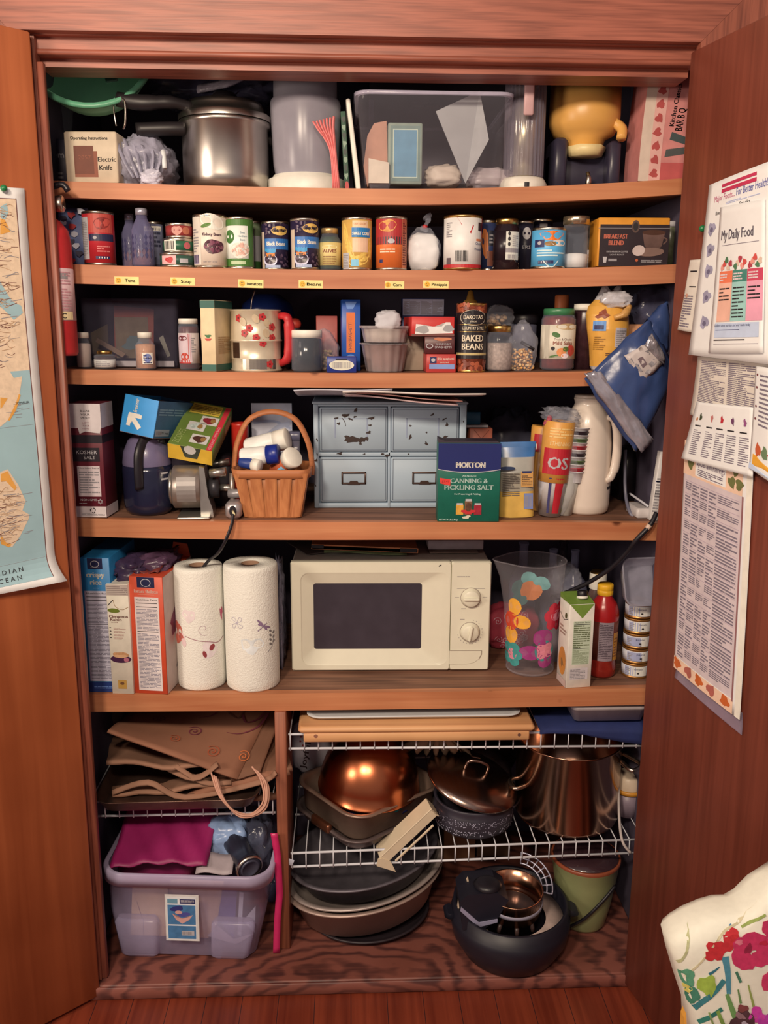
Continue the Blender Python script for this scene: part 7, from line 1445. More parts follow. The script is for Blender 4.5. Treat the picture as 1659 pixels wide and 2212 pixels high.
# ================================================================ SHELF 5, right part
def pitcher():
    cx, w, h, Y, z = P(1090, 1205, 1220, 1466, 5, None)
    r0 = (at(1196, 1440, Y).x-at(1092, 1440, Y).x)/2; Yc = Y+r0; h = at(1145, 1218, Yc-.04).z-z; r1 = (at(1217, 1240, Yc).x-at(1080, 1240, Yc).x)/2; cx = at(1144, 1440, Yc).x
    PM = mt((205, 190, 186), .05, alpha=.07, var=.02)
    R = lambda v: r0+(r1-r0)*v/h
    vs = []; n = 64; rows = [0, .004, .02, h*.3, h*.6, h*.85, h]
    for i, v in enumerate(rows):
        for k in range(n):
            a = 2*pi*k/n; rr_ = R(v)*(.93 if i == 0 else 1); sp = max(0, cos(a-pi))**14*.022*(max(0, v/h-.7)/.3)**1.5
            vs.append(((rr_+sp)*cos(a), (rr_+sp*.5)*sin(a), v))
    g = M(); g.add(vs, [(i*n+k, i*n+(k+1) % n, (i+1)*n+(k+1) % n, (i+1)*n+k) for i in range(len(rows)-1) for k in range(n)]+[tuple(range(n))[::-1]], PM, True)
    top = vs[-n:]; g.tube([top[k] for k in range(n)]+[top[0]], .0017, PM, 6)
    g.tube([(r0*.98*cos(2*pi*k/30), r0*.98*sin(2*pi*k/30), .006) for k in range(31)], .002, PM, 6)
    fl = M(); fn = lambda u, v, o: ((R(v)+o)*sin(u/R(v)), -(R(v)+o)*cos(u/R(v)), v)
    bk = lambda u, v, o: ((R(v)+o)*sin(u/R(v)), (R(v)+o)*cos(u/R(v)), v)
    d = D(fl, fn, .01); YE = mt((244, 170, 60), .4); OR = mt((214, 74, 44), .4); RE = mt((206, 50, 66), .4); PI_ = mt((232, 140, 150), .4); TE = mt((70, 150, 138), .4); MG_ = mt((164, 62, 118), .4); ORB = mt((214, 128, 74), .4); TEB = mt((92, 124, 116), .4)
    X_ = lambda px, py=1340: (lambda rr: rr*math.asin(max(-.97, min(.97, (px-1144)/875./rr))))(R(Z_(py))); Z_ = lambda py: h*(1465-py)/247.
    def E(px, py, a, b, m, t=0.): d.ell(X_(px, py), Z_(py), a/640./max(.5, sqrt(max(.05, 1-((px-1144)/60.)**2))), b/640., m, 14, t, .03)
    E(1098, 1310, 8, 14, YE); E(1095, 1375, 8, 14, YE, .3); E(1113, 1341, 12, 11, YE); E(1094, 1343, 8, 15, OR)
    for px, py, t in ((1178, 1311, 0), (1195, 1308, .5), (1168, 1326, 0), (1174, 1345, .3), (1192, 1350, 0), (1199, 1328, 0)): E(px, py, 8, 9, RE, t)
    E(1186, 1328, 9, 9, PI_)
    for px, py in ((1102, 1402), (1108, 1418), (1103, 1434), (1093, 1405), (1092, 1430)): E(px, py, 7, 8, TE)
    E(1099, 1418, 6, 9, PI_); E(1131, 1408, 16, 12, MG_); E(1158, 1374, 16, 14, MG_); E(1166, 1427, 12, 12, MG_); E(1163, 1404, 16, 17, TE); d.up(); E(1163, 1404, 15, 9, PI_, .8); E(1163, 1404, 15, 8, PI_, -.6)
    fb = M(); d = D(fb, lambda u, v, o: bk(u, v, -o), .01)
    E(1148, 1280, 13, 12, mt((120, 170, 160), .4)); E(1175, 1288, 13, 11, mt((120, 170, 160), .4)); E(1124, 1298, 12, 12, TEB); E(1130, 1322, 14, 13, TEB); d.up(); E(1153, 1306, 18, 16, ORB)
    put('flower_pitcher', 'clear plastic pitcher decorated with colourful paper-cut flowers', 'pitcher', [('pitcher_body', g), ('flower_print', fl), ('flower_print', fb)], (cx, Yc, z))
pitcher()
# paisley bundle behind pitcher
q = at(1098, 1390, .36)
PB1 = mt((190, 66, 78), .7, var=.2, sc=30); z5 = .7495
m = M().blob(.070, .04, .058, PB1, (0, 0, .057), amp=.12, fr=1.5, seed=61, flatb=True)
d = D(m, RAY(m), .01); PW_ = mt((226, 170, 170), .7); rn = random.Random(6)
for k in range(20):
    u, v = rn.uniform(-.05, .05), rn.uniform(.015, .10)
    if (u/.07)**2+((v-.057)/.05)**2 < .9: d.curve(spiral(u, v, .011, 1.7, rn.random()*6, 14), .0016, PW_, 2)
put('paisley_bundle', 'red and white swirl patterned cloth bundle between the microwave and pitcher', 'cloth', m, (q.x+.012, .40, z5))
# carton
cx, w, h, Y, z = P(1218, 1280, 1306, 1491, 5, .125); 
lx = at(1196, 1440, .19)
JW = mt((232, 218, 194), .45); JG = mt((120, 146, 58), .5); rz = R_(-14); w = .068*.0+ (at(1274, 1488, .13).x-at(1220, 1490, .125).x); dp = .062
m = M().box(0, w, 0, dp, 0, h, JW, .001)
m.add([(0, 0, h), (w, 0, h), (w, dp, h+.012), (0, dp, h+.012), (w, dp, h), (0, dp, h)], [(0, 1, 2, 3), (1, 4, 2), (0, 3, 5), (3, 2, 4, 5)], JG)
d = D(m, FR(0)); d.poly([(w*.02, h-.001), (w*.98, h-.001), (w*.52, h*.83)], JG); d.rect(w*.18, h*.28, w*.88, h*.80, mt((200, 206, 170), .5)); d.rect(w*.12, h*.1, w*.85, h*.24, mt((212, 196, 186), .5)); d.up()
d.text(w*.53, h*.775, h*.018, 'Nutrition Facts', INK, w=w*.6); d.lines(w*.2, h*.48, w*.85, h*.76, 11, mt((110, 116, 80), .5)); d.rect(w*.2, h*.755, w*.85, h*.762, INK); d.rect(w*.2, h*.47, w*.85, h*.476, INK); d.lines(w*.2, h*.29, w*.85, h*.46, 14, mt((140, 146, 110), .5)); d.lines(w*.14, h*.11, w*.75, h*.23, 7, GREY)
d = D(m, LF(0, -dp)); fnl = lambda u, v, o: (-o, dp-u, v); d = D(m, fnl); d.ell(dp*.5, h*.28, dp*.36, h*.17, mt((214, 140, 60), .5, var=.2, sc=20), 20); d.up(); d.ell(dp*.5, h*.26, dp*.12, h*.05, mt((150, 110, 60), .5), 9, .3, .3); d.curve([(dp*.1, h*.84), (dp*.5, h*.78), (dp*.9, h*.82)], .0015, INK); d.ell(dp*.7, h*.84, dp*.1, h*.04, mt((70, 80, 40), .5), 10, -.6); d.lines(dp*.15, h*.6, dp*.8, h*.72, 3, mt((170, 140, 120), .5)); d.rect(dp*.05, 0, dp*.95, h*.08, mt((206, 176, 160), .5))
cap = M().lathe([(.012, 0), (.013, .001), (.013, .005), (.0115, .006)], WHITE, 24).lathe([(.011, .004), (.0115, .005), (.0115, .017), (.0105, .018), (0, .018)], BLACK, 24, rib=(20, .02)).xf(Matrix.Translation((w*.66, dp*.42, h+.005)) @ Matrix.Rotation(R_(-11), 4, 'X'))
put('juice_carton', 'white juice carton with a green top and a black screw cap', 'carton', [('carton_body', m), ('cap', cap)], (at(1222, 1490, .125).x, .125, z), (0, 0, R_(7)))
# red bottle
cx, w, h, Y, z = P(1280, 1344, 1258, 1470, 5, None); r = w/2; Yc = Y+r; h = at(1310, 1260, Yc).z-z
RBM = mt((150, 40, 30), .15, var=.2, alpha=.92); RSH = mt((180, 34, 34), .25)
b = M().lathe([(0, 0), (r*.85, 0), (r*.97, .006), (r, h*.1), (r*.95, h*.18), (r, h*.2, RSH), (r*1.0, h*.62), (r*1.02, h*.66, RSH), (r*.98, h*.72), (r*.8, h*.80), (r*.5, h*.86), (r*.46, h*.9)], RBM, 44)
l = M().lathe([(r*1.005, h*.2), (r*1.01, h*.2), (r*1.01, h*.62), (r*1.005, h*.62)], mt((110, 52, 40), .4, var=.2), 44); d = D(l, CYL(r*1.01), r*.2); d.rect(-r*.55, h*.2, r*.45, h*.62, mt((160, 140, 140), .5)); d.rect(r*.5, h*.2, r*1.0, h*.5, mt((206, 140, 50), .5)); d.up(); d.lines(-r*.5, h*.23, r*.4, h*.61, 20, mt((96, 80, 84), .5), .45, (.15, .5)); d.lines(r*.55, h*.24, r*.9, h*.46, 7, mt((150, 90, 40), .5))
cp = M().lathe([(r*.5, h*.88), (r*.53, h*.885), (r*.53, h*.93), (r*.5, h*.935), (r*.53, h*.94), (r*.53, h*.99), (r*.48, h), (0, h)], mt((240, 176, 40), .35), 48, rib=(36, .012))
put('red_juice_bottle', 'red plastic juice bottle with a yellow cap', 'bottle', [('bottle_body', b), ('label', l), ('cap', cp)], (cx, Yc, z))
# small cans stack
cx, w, h, Y, z = P(1352, 1412, 1312, 1478, 5, .17); r = w/2
GD = mt((176, 120, 60), .35, .7)
zt_ = z
for k in range(5):
    py = 1478-33*(k+1); q = at(1375, py, .17+r); hh = .0365
    b = M().lathe([(0, .001), (r*.96, .0005), (r, .002), (r, .004), (r*.97, .005), (r*.97, hh-.005), (r, hh-.004), (r, hh-.0005), (r*.95, hh), (r*.9, hh-.002), (0, hh-.002)], GD, 36)
    l = M().lathe([(r*.975, .006), (r*.985, .006), (r*.985, hh-.006), (r*.975, hh-.006)], mt((220, 212, 206), .45), 36); d = D(l, CYL(r*.985), .006)
    d.rect(-r*1.1, .008, -r*.1, hh-.008, mt((170, 170, 190), .5)); d.rect(0 if k in (1, 2) else -r*.75, .007, r*.55, hh-.007, mt((232, 222, 200), .5)); d.up(); d.text(-r*.1, hh*.6, .0045, 'tomato' if k not in (1, 2) else 'paste', NAVY, w=r*.6); d.lines(-r*1.05, .01, -r*.7, hh-.01, 4, GREY); d.ell(-r*.1, hh*.38, .003, .002, INK, 6)
    o = put('small_can', 'small white-labelled can with gold rims, %s in the five-can column' % ['lowest', 'second from the bottom', 'middle one', 'second from the top', 'topmost'][k], 'can', [('can_body', b), ('label', l)], (cx+.004, .17+r, zt_), (0, 0, R_(7*(k % 2))), 'small cans stacked in a column'); zt_ += hh+.0006
m = M().loft([(0, .05, .04, .016), (.004, .054, .044, .018), (.05, .068, .056, .022), (.054, .068, .056, .022), (.05, .064, .052, .02), (.006, .05, .04, .016)], mt((196, 186, 190), .15, alpha=.38, var=.15), 6)
mm = Matrix.Translation(at(1372, 1268, .25)) @ Matrix.Rotation(R_(62), 4, 'X') @ Matrix.Rotation(R_(-8), 4, 'Z')
o = put('clear_clamshell', 'clear plastic food tray tipped on top of the small can column', 'tray', m, (at(1372, 1268, .25).x, .20, zt_+.042), (R_(68), 0, R_(6)))
cx, w, h, Y, z = P(1270, 1306, 1233, 1400, 5, .33); r = w/2
put('white_cap_bottle', 'plastic bottle with a white and gold cap behind the red juice bottle', 'bottle', [('bottle_body', M().lathe([(0, 0), (r*1.2, 0), (r*1.3, h*.6), (r*.85, h*.8)], mt((120, 90, 80), .3, alpha=.7))), ('cap', M().lathe([(r*.98, h*.8), (r, h*.82), (r, h*.97), (r*.95, h*.98, GOLD), (r*.8, h), (0, h)], WHITE, 30))], (cx, Y, z))
# glass bottles at the back
GB2 = mt((150, 146, 165), .05, alpha=.3, var=.05)
def gbottle(px, pt, Y, r, mat, label, cap=None, lbl=None, nk=.32):
    q = at(px, pt, Y); h = q.z-.7495
    b = M().lathe([(0, .001), (r*.9, 0), (r, .006), (r, h*.58), (r*.85, h*.68), (r*nk, h*.78), (r*nk, h*.97), (r*nk*1.15, h*.975), (r*nk*1.15, h)], mat, 30); ps = [('bottle_body', b)]
    if cap: ps.append(('cap', M().lathe([(r*nk*1.2, h*.93), (r*nk*1.2, h+.003), (0, h+.003)], cap, 20)))
    if lbl: l = M().lathe([(r*1.004, h*.2), (r*1.01, h*.2), (r*1.01, h*.5), (r*1.004, h*.5)], lbl, 30); ps.append(('label', l))
    put('glass_bottle', label, 'bottle', ps, (q.x, Y, z5))
gbottle(1132, 1172, .44, .036, GB2, 'clear glass bottle at the back just right of the microwave')
gbottle(1163, 1196, .49, .03, mt((60, 56, 70), .1, alpha=.7), 'short dark glass bottle seen through the top of the flower pitcher')
gbottle(1196, 1186, .43, .03, GB2, 'clear glass bottle directly behind the rim of the flower pitcher')
gbottle(1218, 1168, .5, .034, mt((50, 40, 44), .1, alpha=.85), 'dark bottle with a red and white neck label at the back', None, mt((150, 60, 60), .5))
gbottle(1243, 1188, .40, .036, GB2, 'glass bottle with a blue label behind the juice carton', None, mt((70, 80, 120), .5), .26)
gbottle(1385, 1180, .45, .034, mt((90, 56, 40), .1, alpha=.8), 'brown bottle in the back right corner of the fifth shelf', BLACK)
q = at(1225, 1270, .33); m = M().blob(.035, .03, .04, FILM, (0, 0, .038), amp=.3, fr=2, seed=70, flatb=True); st_ = M().box(-.03, .03, 0, .05, 0, q.z-.7495-.03, mt((60, 50, 60), .5), .002)
put('dark_pantry_box', 'dark box behind the juice carton under a crumpled clear wrapper', 'box', st_, (q.x, .33, z5)); put('clear_wrapper', 'crumpled clear wrapper on the dark box behind the juice carton', 'wrapper', m, (q.x, .355, q.z-.029))
q = at(1205, 1400, .26); put('grey_canister', 'grey canister edge between the pitcher and the juice carton', 'canister', M().lathe([(0, 0), (.022, 0), (.022, .12), (0, .12)], mt((130, 116, 116), .4), 24), (q.x+.012, .31, z5))
# ================================================================ BELOW: upper wire shelf right
zw = .609+.036+.004
CBD = wood((232, 174, 116), (214, 148, 94), 0, .5, .5, strength=.3)
def slab(l, r, t, b, Y, dp, mat, name, label, cat, z0=None, bev=.002, rx=0):
    mx = (l+r)/2; a = at(l, (t+b)/2, Y); c = at(r, (t+b)/2, Y); zb = z0 if z0 is not None else at(mx, b, Y).z; zt = at(mx, t, Y).z
    return put(name, label, cat, M().box(0, c.x-a.x, 0, dp, 0, zt-zb, mat, bev), (a.x, Y, zb)), zt, a.x, c.x
a = at(657, 1590, .128); b = at(1138, 1583, .128)
zc0 = .6368
m1 = M().box(0, b.x-a.x, -.032, -.0125, 0, .0225, CBD, .002); W = b.x-a.x
d = D(m1, FR(-.032)); d.o = .0008; d.ell(.028, .016, .0045, .0045, mt((196, 140, 110), .3, .6), 14); d.ell(W-.024, .014, .004, .004, mt((150, 110, 90), .3, .6), 14)
m2 = M().box(-.012, W+.012, -.038, .30, .023, .0395, CBD, .006); m3 = M().box(.02, W-.02, .24, .27, .0115, .0225, CBD, .001)
put('cutting_board', 'pale wooden cutting board with a rounded edge and lower cleat on the upper wire shelf', 'cutting board', [('board', m2), ('cleat', m1), ('cleat', m3)], (a.x, .1305, zc0), (0, R_(.2), 0))
zb = zc0+.0395+.0015
TRW = mt((206, 200, 188), .3, var=.05)
m = M().loft([(0, .235, .13, .02), (.004, .24, .135, .024), (.010, .25, .145, .03), (.012, .25, .145, .03), (.008, .236, .13, .024)], TRW, 6)
put('serving_tray', 'pale plastic serving tray lying on the cutting board', 'tray', m, (.15, .262, zb))
BLC2 = mt((36, 46, 90), .8, var=.2, sc=20, bump=.4)
q = at(1165, 1535, .2); e = at(1385, 1606, .15)
def clothf(u, v):
    x = at(1150, 1560, .2).x+(.715-.012-at(1150, 1560, .2).x)*u
    y = .122+.25*(1-v)
    z = .650+.004*(1-v)+.003*noise.noise(V((u*5, v*5, 0)))
    if v > .8: z -= (v-.8)/.2*(.010+.055*max(0, u-.35)); y = .1185
    return (x, y, z)
put('blue_cloth', 'dark blue cloth hanging over the right end of the upper wire shelf', 'cloth', M().sheet(clothf, 16, 16, BLC2, .003))
q = at(1230, 1548, .16); e = at(1392, 1548, .16); W = min(.700, e.x)-q.x
m = M().loft([(0, W/2-.008, .10, .012), (.030, W/2, .108, .016), (.0305, W/2+.002, .11, .018), (.038, W/2+.002, .11, .018), (.038, .02, .02, .01)], mt((176, 158, 148), .5), 5)
put('grey_plastic_lid', 'grey-beige plastic box lid on the blue cloth', 'lid', m, (q.x+W/2, .242, .6605))
# ================================================================ lower wire shelf contents
zl = lambda x: .302+(.322-.302)*(x+.142)/.852+.036+.0045
COP = mt((206, 116, 72), .26, 1., var=.2, sc=10); PAN = mt((158, 126, 104), .38, .5, var=.3, sc=12); PAND = mt((110, 92, 84), .42, .4, var=.3, sc=14)
def pan(m, hw, hd, h, mat, r=.04, lip=.008, taper=.9):
    return m.loft([(0, hw*taper, hd*taper, r*.8), (.006, hw*(taper+.02), hd*(taper+.02), r*.85), (h-.006, hw*.99, hd*.99, r), (h-.004, hw+lip, hd+lip, r+lip), (h, hw+lip, hd+lip, r+lip), (h+.0005, hw*.99, hd*.99, r), (h-.008, hw*.97, hd*.97, r*.97), (.008, hw*(taper-.01), hd*(taper-.01), r*.8)], mat, 8)
# two nested rectangular pans, corner toward the viewer
rzp = R_(-50)
q = at(782, 1835, .15)
def cornerpan(cx, cy, z0, hw, hd, h, mat, name, label, rx, ry, rz, extra=None):
    m = pan(M(), hw, hd, h, mat, .05, .009, .92); parts = [('pan_body', m)]
    if extra: parts += extra
    return put(name, label, 'pan', parts, (cx, cy, z0), (rx, ry, rz))
hnd = M().box(-.10, -.055, -.148, -.118, .025, .05, mt((130, 80, 54), .3, .8), .004)
cornerpan(.046, .286, .3435, .150, .124, .030, PAND, 'baking_pan', 'dark shallow baking pan under the large roasting pan on the wire shelf', R_(1), R_(1.5), R_(40), [('handle', M().box(-.165, -.15, -.04, .03, .02, .045, mt((130, 80, 54), .3, .8), .004))])
cornerpan(.046, .300, .356, .148, .122, .072, PAN, 'roasting_pan', 'large worn metal roasting pan holding the copper bowl', R_(2), R_(3), R_(40))
# cloth in pan
m = M().blob(.085, .07, .03, mt((40, 46, 110), .7, var=.3, sc=15), (0, 0, .03), amp=.2, fr=1.6, seed=80, flatb=True); m.blob(.045, .03, .022, mt((30, 120, 116), .7), (.035, -.045, .040), amp=.15, fr=1.6, seed=81)
put('blue_rag', 'dark blue and teal rag under the copper bowl', 'cloth', m, (.052, .272, .368))
# copper bowl upside down
q = at(795, 1770, .24); r = (at(905, 1730, .24).x-at(683, 1730, .24).x)/2
m = M().lathe([(r*.98, .0), (r*1.01, .002), (r*1.01, .006), (r*.985, .008), (r*.97, r*.3), (r*.88, r*.6), (r*.72, r*.85), (r*.5, r*1.04), (r*.25, r*1.13), (0, r*1.15)], COP, 56)
put('copper_bowl', 'shiny copper mixing bowl turned upside down in the roasting pan', 'bowl', m, (.048, .292, .418), (R_(2), R_(3), 0), s=1.)
# cream folding rack/handle in front of pan
CRM = mt((226, 200, 160), .5, var=.05)
A = at(836, 1868, .112); B = at(948, 1762, .135); dirv = B-A; L = dirv.length; rot = dirv.to_track_quat('X', 'Z').to_matrix().to_4x4(); rot.translation = A
m = M().prism([(0, .004), (L, .004), (L, .026), (0, .026)], 0, .0035, CRM, 'y')
m.box(0, L, 0, .05, .024, .028, CRM, .001).box(L-.003, L, 0, .05, .0, .026, CRM)
m.prism([(-.004, .028), (-.018, .018), (.002, -.030), (.012, .0), (.003, .024)], -.002, .003, CRM, 'y')
m.box(.02, L*.85, -.001, .002, -.012, -.006, CRM, .001)
put('cream_shelf_bracket', 'cream coloured metal bracket lying across the front of the roasting pan', 'bracket', m).matrix_world = rot
# white bag with writing
q = at(668, 1655, .34)
WBG = mt((190, 178, 176), .7, var=.15, sc=15)
m = M().blob(.055, .03, .075, WBG, (0, 0, .0), amp=.1, fr=1.6, seed=84, pw=.6); d = D(m, RAY(m), .01); d.text(-.014, -.06, .016, 'Joyful', mt((70, 50, 50), .6), w=.08, rot=R_(78), left=True, bold=.0006)
for k in range(6): d.ell(-.022+.004*sin(k*2), .0+.012*k, .003, .003, mt((150, 50, 50), .6), 7)
put('printed_bag', 'whitish cloth bag with curly dark lettering behind the roasting pan', 'bag', m, (q.x, .42, .47))
# paper leaves/bag
q = at(945, 1640, .3); m = M()
for k in range(7):
    t = k/6; m.sheet(lambda u, v: ((-.07+.14*t)*v+(.03)*(u-.5)*(1-v*.3)+.02*(t-.5), -.02*sin(u*3.1)-.015*k % 3*.3-.02*v*(1-v), .055*v*(-1)+.06+.012*sin(u*5+k)), 6, 6, mt((150, 118, 88) if k % 2 else (116, 98, 74), .7, var=.2), .001)
put('crumpled_paper_bag', 'crumpled brown paper gathered between the copper bowl and the lids', 'paper', m, (q.x-.005, .30, .515))
# granite pot with lid, tilted lid on it
GRT = mt((56, 50, 56), .4, var=.3, sc=20)
def speckle(m, fn, n, seed, u0, u1, v0, v1, mat, sz=.0014):
    rn = random.Random(seed); d = D(m, fn); d.o = .0006
    for k in range(n): d.ell(rn.uniform(u0, u1), rn.uniform(v0, v1), sz*rn.uniform(.5, 1.4), sz*rn.uniform(.5, 1.3), mat, 5)
q = at(1022, 1830, .2); zg = zl(q.x); r = (at(1108, 1790, .25).x-at(938, 1790, .25).x)/2; hg = .078
m = M().lathe([(0, 0), (r*.8, 0), (r*.95, .012), (r, .035), (r*.96, hg*.75), (r*.9, hg*.86), (r*.98, hg), (r*.9, hg), (r*.88, hg*.8), (r*.9, .03), (0, .012)], GRT, 48)
speckle(m, CYL(r*.985), 420, 5, -r*1.35, r*1.35, .018, hg*.72, mt((176, 168, 176), .4))
put('granite_pot', 'black speckled enamel pot on the lower wire shelf', 'pot', m, (q.x, .123+r, zg))
LDM = mt((180, 150, 128), .22, 1., var=.2, sc=9)
rl = r*1.16; m = M().lathe([(rl*.6, -.004), (rl*.97, -.002), (rl, .001), (rl, .006), (rl*.9, .014), (rl*.75, .022), (rl*.4, .028), (0, .030)], LDM, 56)
hh = M().tube([(-.028, 0, .029), (-.026, 0, .05), (-.012, 0, .058), (.012, 0, .058), (.026, 0, .05), (.028, 0, .029)], .004, LDM, 8, sub=4)
put('pot_lid', 'domed shiny lid lying tilted on the speckled pot', 'lid', [('lid_dome', m), ('lid_handle', hh)], (q.x-.004, .123+r+.004, zg+hg+.032), (R_(9), R_(16), 0))
# black pan standing behind
q = at(1030, 1690, .33)
m = M().lathe([(0, 0), (.098, 0), (.104, .005), (.108, .035), (.103, .035), (.098, .008), (0, .006)], mt((40, 34, 36), .3, .3, var=.2), 48)
h2 = M().tube([(.03, -.0, .115), (.0, .005, .14), (-.02, .005, .128)], .004, STEEL, 8, sub=4)
put('black_skillet', 'black skillet standing upright behind the shiny lid', 'skillet', m, (q.x+.012, .43, .463), (R_(80), 0, 0))
m = M().tube([(-.035, 0, 0), (-.03, -.01, .018), (0, -.014, .028), (.03, -.01, .022), (.034, 0, .004)], .0035, STEEL, 8, sub=5); m.blob(.03, .012, .012, mt((60, 50, 52), .3, .4), (0, .006, .0), amp=0)
q = at(1010, 1652, .30); put('lid_handle_loop', 'shiny loop handle of a dark glass lid leaning behind the tilted lid', 'lid', [('loop', m), ('glass_lid', M().lathe([(0, 0), (.085, 0), (.09, .004), (.06, .014), (0, .02)], mt((60, 48, 46), .1, alpha=.55), 40).xf(Matrix.Rotation(R_(72), 4, 'X')).xf(Matrix.Translation((.03, .02, -.05))))], (q.x, .30, q.z))
# stock pot
r = (at(1333, 1740, .26).x-at(1113, 1740, .26).x)/2; q = at(1222, 1832, .16); zs = zl(.43); Yc = .122+r*1.0; cx = at(1222, 1740, Yc).x; r = (at(1331, 1740, Yc).x-at(1114, 1740, Yc).x)/2; hs = at(1222, 1645, .122).z-zs
SS = mt((190, 142, 110), .18, 1., var=.15, sc=7)
m = M().lathe([(0, .0), (r*.88, .0), (r*.97, .005), (r, .015), (r, hs-.003), (r*1.025, hs), (r*1.02, hs+.003), (r*.985, hs+.001), (r*.975, hs-.01), (r*.975, .012), (0, .01)], SS, 64)
hb_ = []
for sx in (-1, 1):
    hp = M().tube([(sx*r*.86, -r*.52, hs*.83), (sx*(r*.98), -r*.85, hs*.82), (sx*(r*1.22), -r*.6, hs*.82), (sx*r*.99, -r*.2, hs*.83)] if sx > 0 else [(-r*.9, -r*.4, hs*.5), (-r*1.12, -r*.5, hs*.5), (-r*1.16, -r*.2, hs*.5), (-r*.98, -r*.1, hs*.5)], .0055, STEEL, 8, sub=5); hb_.append(('handle', hp))
put('stockpot', 'tall polished steel stockpot on the right of the lower wire shelf', 'pot', [('pot_body', m)]+hb_, (cx, Yc, zs))
cx_, w, h, Y, z = cx, .06, .1, .3, zl(.66)
q = at(1356, 1750, .2); r2 = .035
m = M().lathe([(0, 0), (r2*.85, 0), (r2*.95, .062), (0, .063)], mt((150, 128, 132), .4), 30); l = M().lathe([(r2*.9, .063), (r2*1.1, .064), (r2*1.12, .072), (r2*1.0, .074)], mt((226, 150, 50), .4), 30).lathe([(r2*.98, .074), (r2*.95, .105), (r2*.8, .108), (0, .108)], mt((226, 196, 160), .4), 30)
put('lidded_cup', 'grey cup with an orange and cream lid right of the stockpot', 'cup', [('cup_body', m), ('lid', l)], (q.x+.012, .24, z))
m = M().tube([at(1336, 1700, .2), at(1338, 1770, .16), at(1345, 1818, .118), at(1362, 1842, .11)], .0035, mt((196, 176, 160), .5), 6, sub=6)
put('white_cable', 'thin white cable hanging over the wire shelf right of the stockpot', 'cable', m)
# white tag on post
q = at(620, 1860, .118); m = M().box(-.016, .016, 0, .002, -.008, .008, mt((210, 205, 205), .5), .0008); d = D(m, FR(0)); d.o = .0006; d.ell(0, 0, .0035, .0035, NAVY, 12)
put('shelf_clip', 'white plastic clip with a dark dot at the left end of the lower wire shelf', 'clip', m, (q.x, .1175, q.z), (0, R_(24), 0))
# ================================================================ bottom deck
zd = .0885
OV = mt((170, 150, 134), .42, .4, var=.2, sc=10); OVD = mt((104, 94, 94), .45, .3, var=.2)
def oval(m, a, b, h, mat, lip=.008, tp=.86):
    prof = [(0, .004, .004), (.0, tp*.9, 0), (.0, tp, .004), (0, .985, h-.006), (0, 1.0+lip/a, h-.004), (0, 1.0+lip/a, h), (0, .985, h+.0005), (0, .96, h-.008), (0, tp-.02, .010), (0, .01, .010)]
    n = 64; vs = []
    for _, k, z in prof:
        for i in range(n): t = 2*pi*i/n; vs.append((a*k*cos(t), b*k*sin(t), z))
    return m.add(vs, [(i*n+k, i*n+(k+1) % n, (i+1)*n+(k+1) % n, (i+1)*n+k) for i in range(len(prof)-1) for k in range(n)], mat, True)
rk = M()
for s_ in (-1, 1): rk.tube([(.10*s_, -.10, 0.004), (.12*s_, 0, .004), (.10*s_, .1, .004)], .004, BLACK, 6, sub=3)
c0x, c0y = .042, .245
put('dark_roaster_base', 'dark low oval dish at the very bottom under the metal roasters', 'dish', oval(M(), .155, .138, .022, mt((44, 34, 36), .5), .004, .85), (c0x+.005, c0y-.005, zd+.0005), (0, 0, R_(20)))
put('oval_roaster', 'brownish metal oval roasting pan, the lowest metal one on the closet floor', 'pan', oval(M(), .198, .150, .088, mt((176, 146, 126), .42, .4, var=.15, sc=10), .010), (c0x, c0y, zd+.036), (R_(2), R_(-4.8), R_(20)))
put('oval_roaster', 'grey metal oval pan nested between the brownish pan and the dark one', 'pan', oval(M(), .196, .148, .050, OV, .010), (c0x+.002, c0y, zd+.089), (R_(2), R_(-6), R_(20)))
put('oval_roaster', 'dark oval roaster on top of the stack just under the wire shelf', 'pan', oval(M(), .188, .145, .062, OVD, .008), (c0x-.004, c0y+.012, zd+.116), (R_(3), R_(-5.5), R_(18)))
# black round pot with fryer things
q = onz(1100, 2118, zd); r = .143; Yc = q.y+r*.76; cx = at(1100, 2010, Yc).x; hp = .132
KB_ = mt((30, 28, 36), .45, var=.1)
m = M().lathe([(0, 0), (r*.62, 0), (r*.8, .012), (r*.96, hp*.4), (r, hp*.62), (r*1.0, hp*.78), (r*.97, hp*.8), (r*.96, hp), (r*.9, hp), (r*.9, hp*.3), (r*.5, .01), (0, .01)], KB_, 56)
hr = M().box(r*.93, r*1.14, -.028, .028, hp*.72, hp*.84, KB_, .008); hl = M().box(-r*1.12, -r*.93, -.028, .028, hp*.72, hp*.84, KB_, .008)
tb = mt((206, 176, 156), .5, var=.2)
rg = M().lathe([(r*.60, hp*.70), (r*.88, hp*.72), (r*.89, hp*.73), (r*.60, hp*.72)], tb, 48)
put('cast_iron_pot', 'large black round pot standing at the front right of the closet floor', 'pot', [('pot_body', m), ('handle', hr), ('handle', hl), ('inner_rim', rg)], (cx, Yc, zd+.0005))
zq = zd+hp*.74
ch = mt((196, 140, 104), .2, 1., var=.2)
m = M().lathe([(.052, 0), (.056, .002), (.060, .052), (.062, .054), (.058, .054), (.053, .004)], ch, 48); gb = M().lathe([(.0605, .024), (.062, .024), (.0625, .033), (.061, .033)], mt((150, 140, 146), .4), 48)
bt = M().lathe([(0, 0.001), (.053, .002), (.05, .006), (0, .004)], mt((120, 110, 110), .3, .8), 40)
fts = []
for t in (-.7, 0, .7, 2.2, 3.4): ft = M(); fts.append(('foot', ft)); ft.tube([(.05*sin(t), -.05*cos(t), 0), (.056*sin(t), -.056*cos(t), -.018)], .005, mt((70, 50, 44), .4), 6)
q = at(1110, 1955, .07)
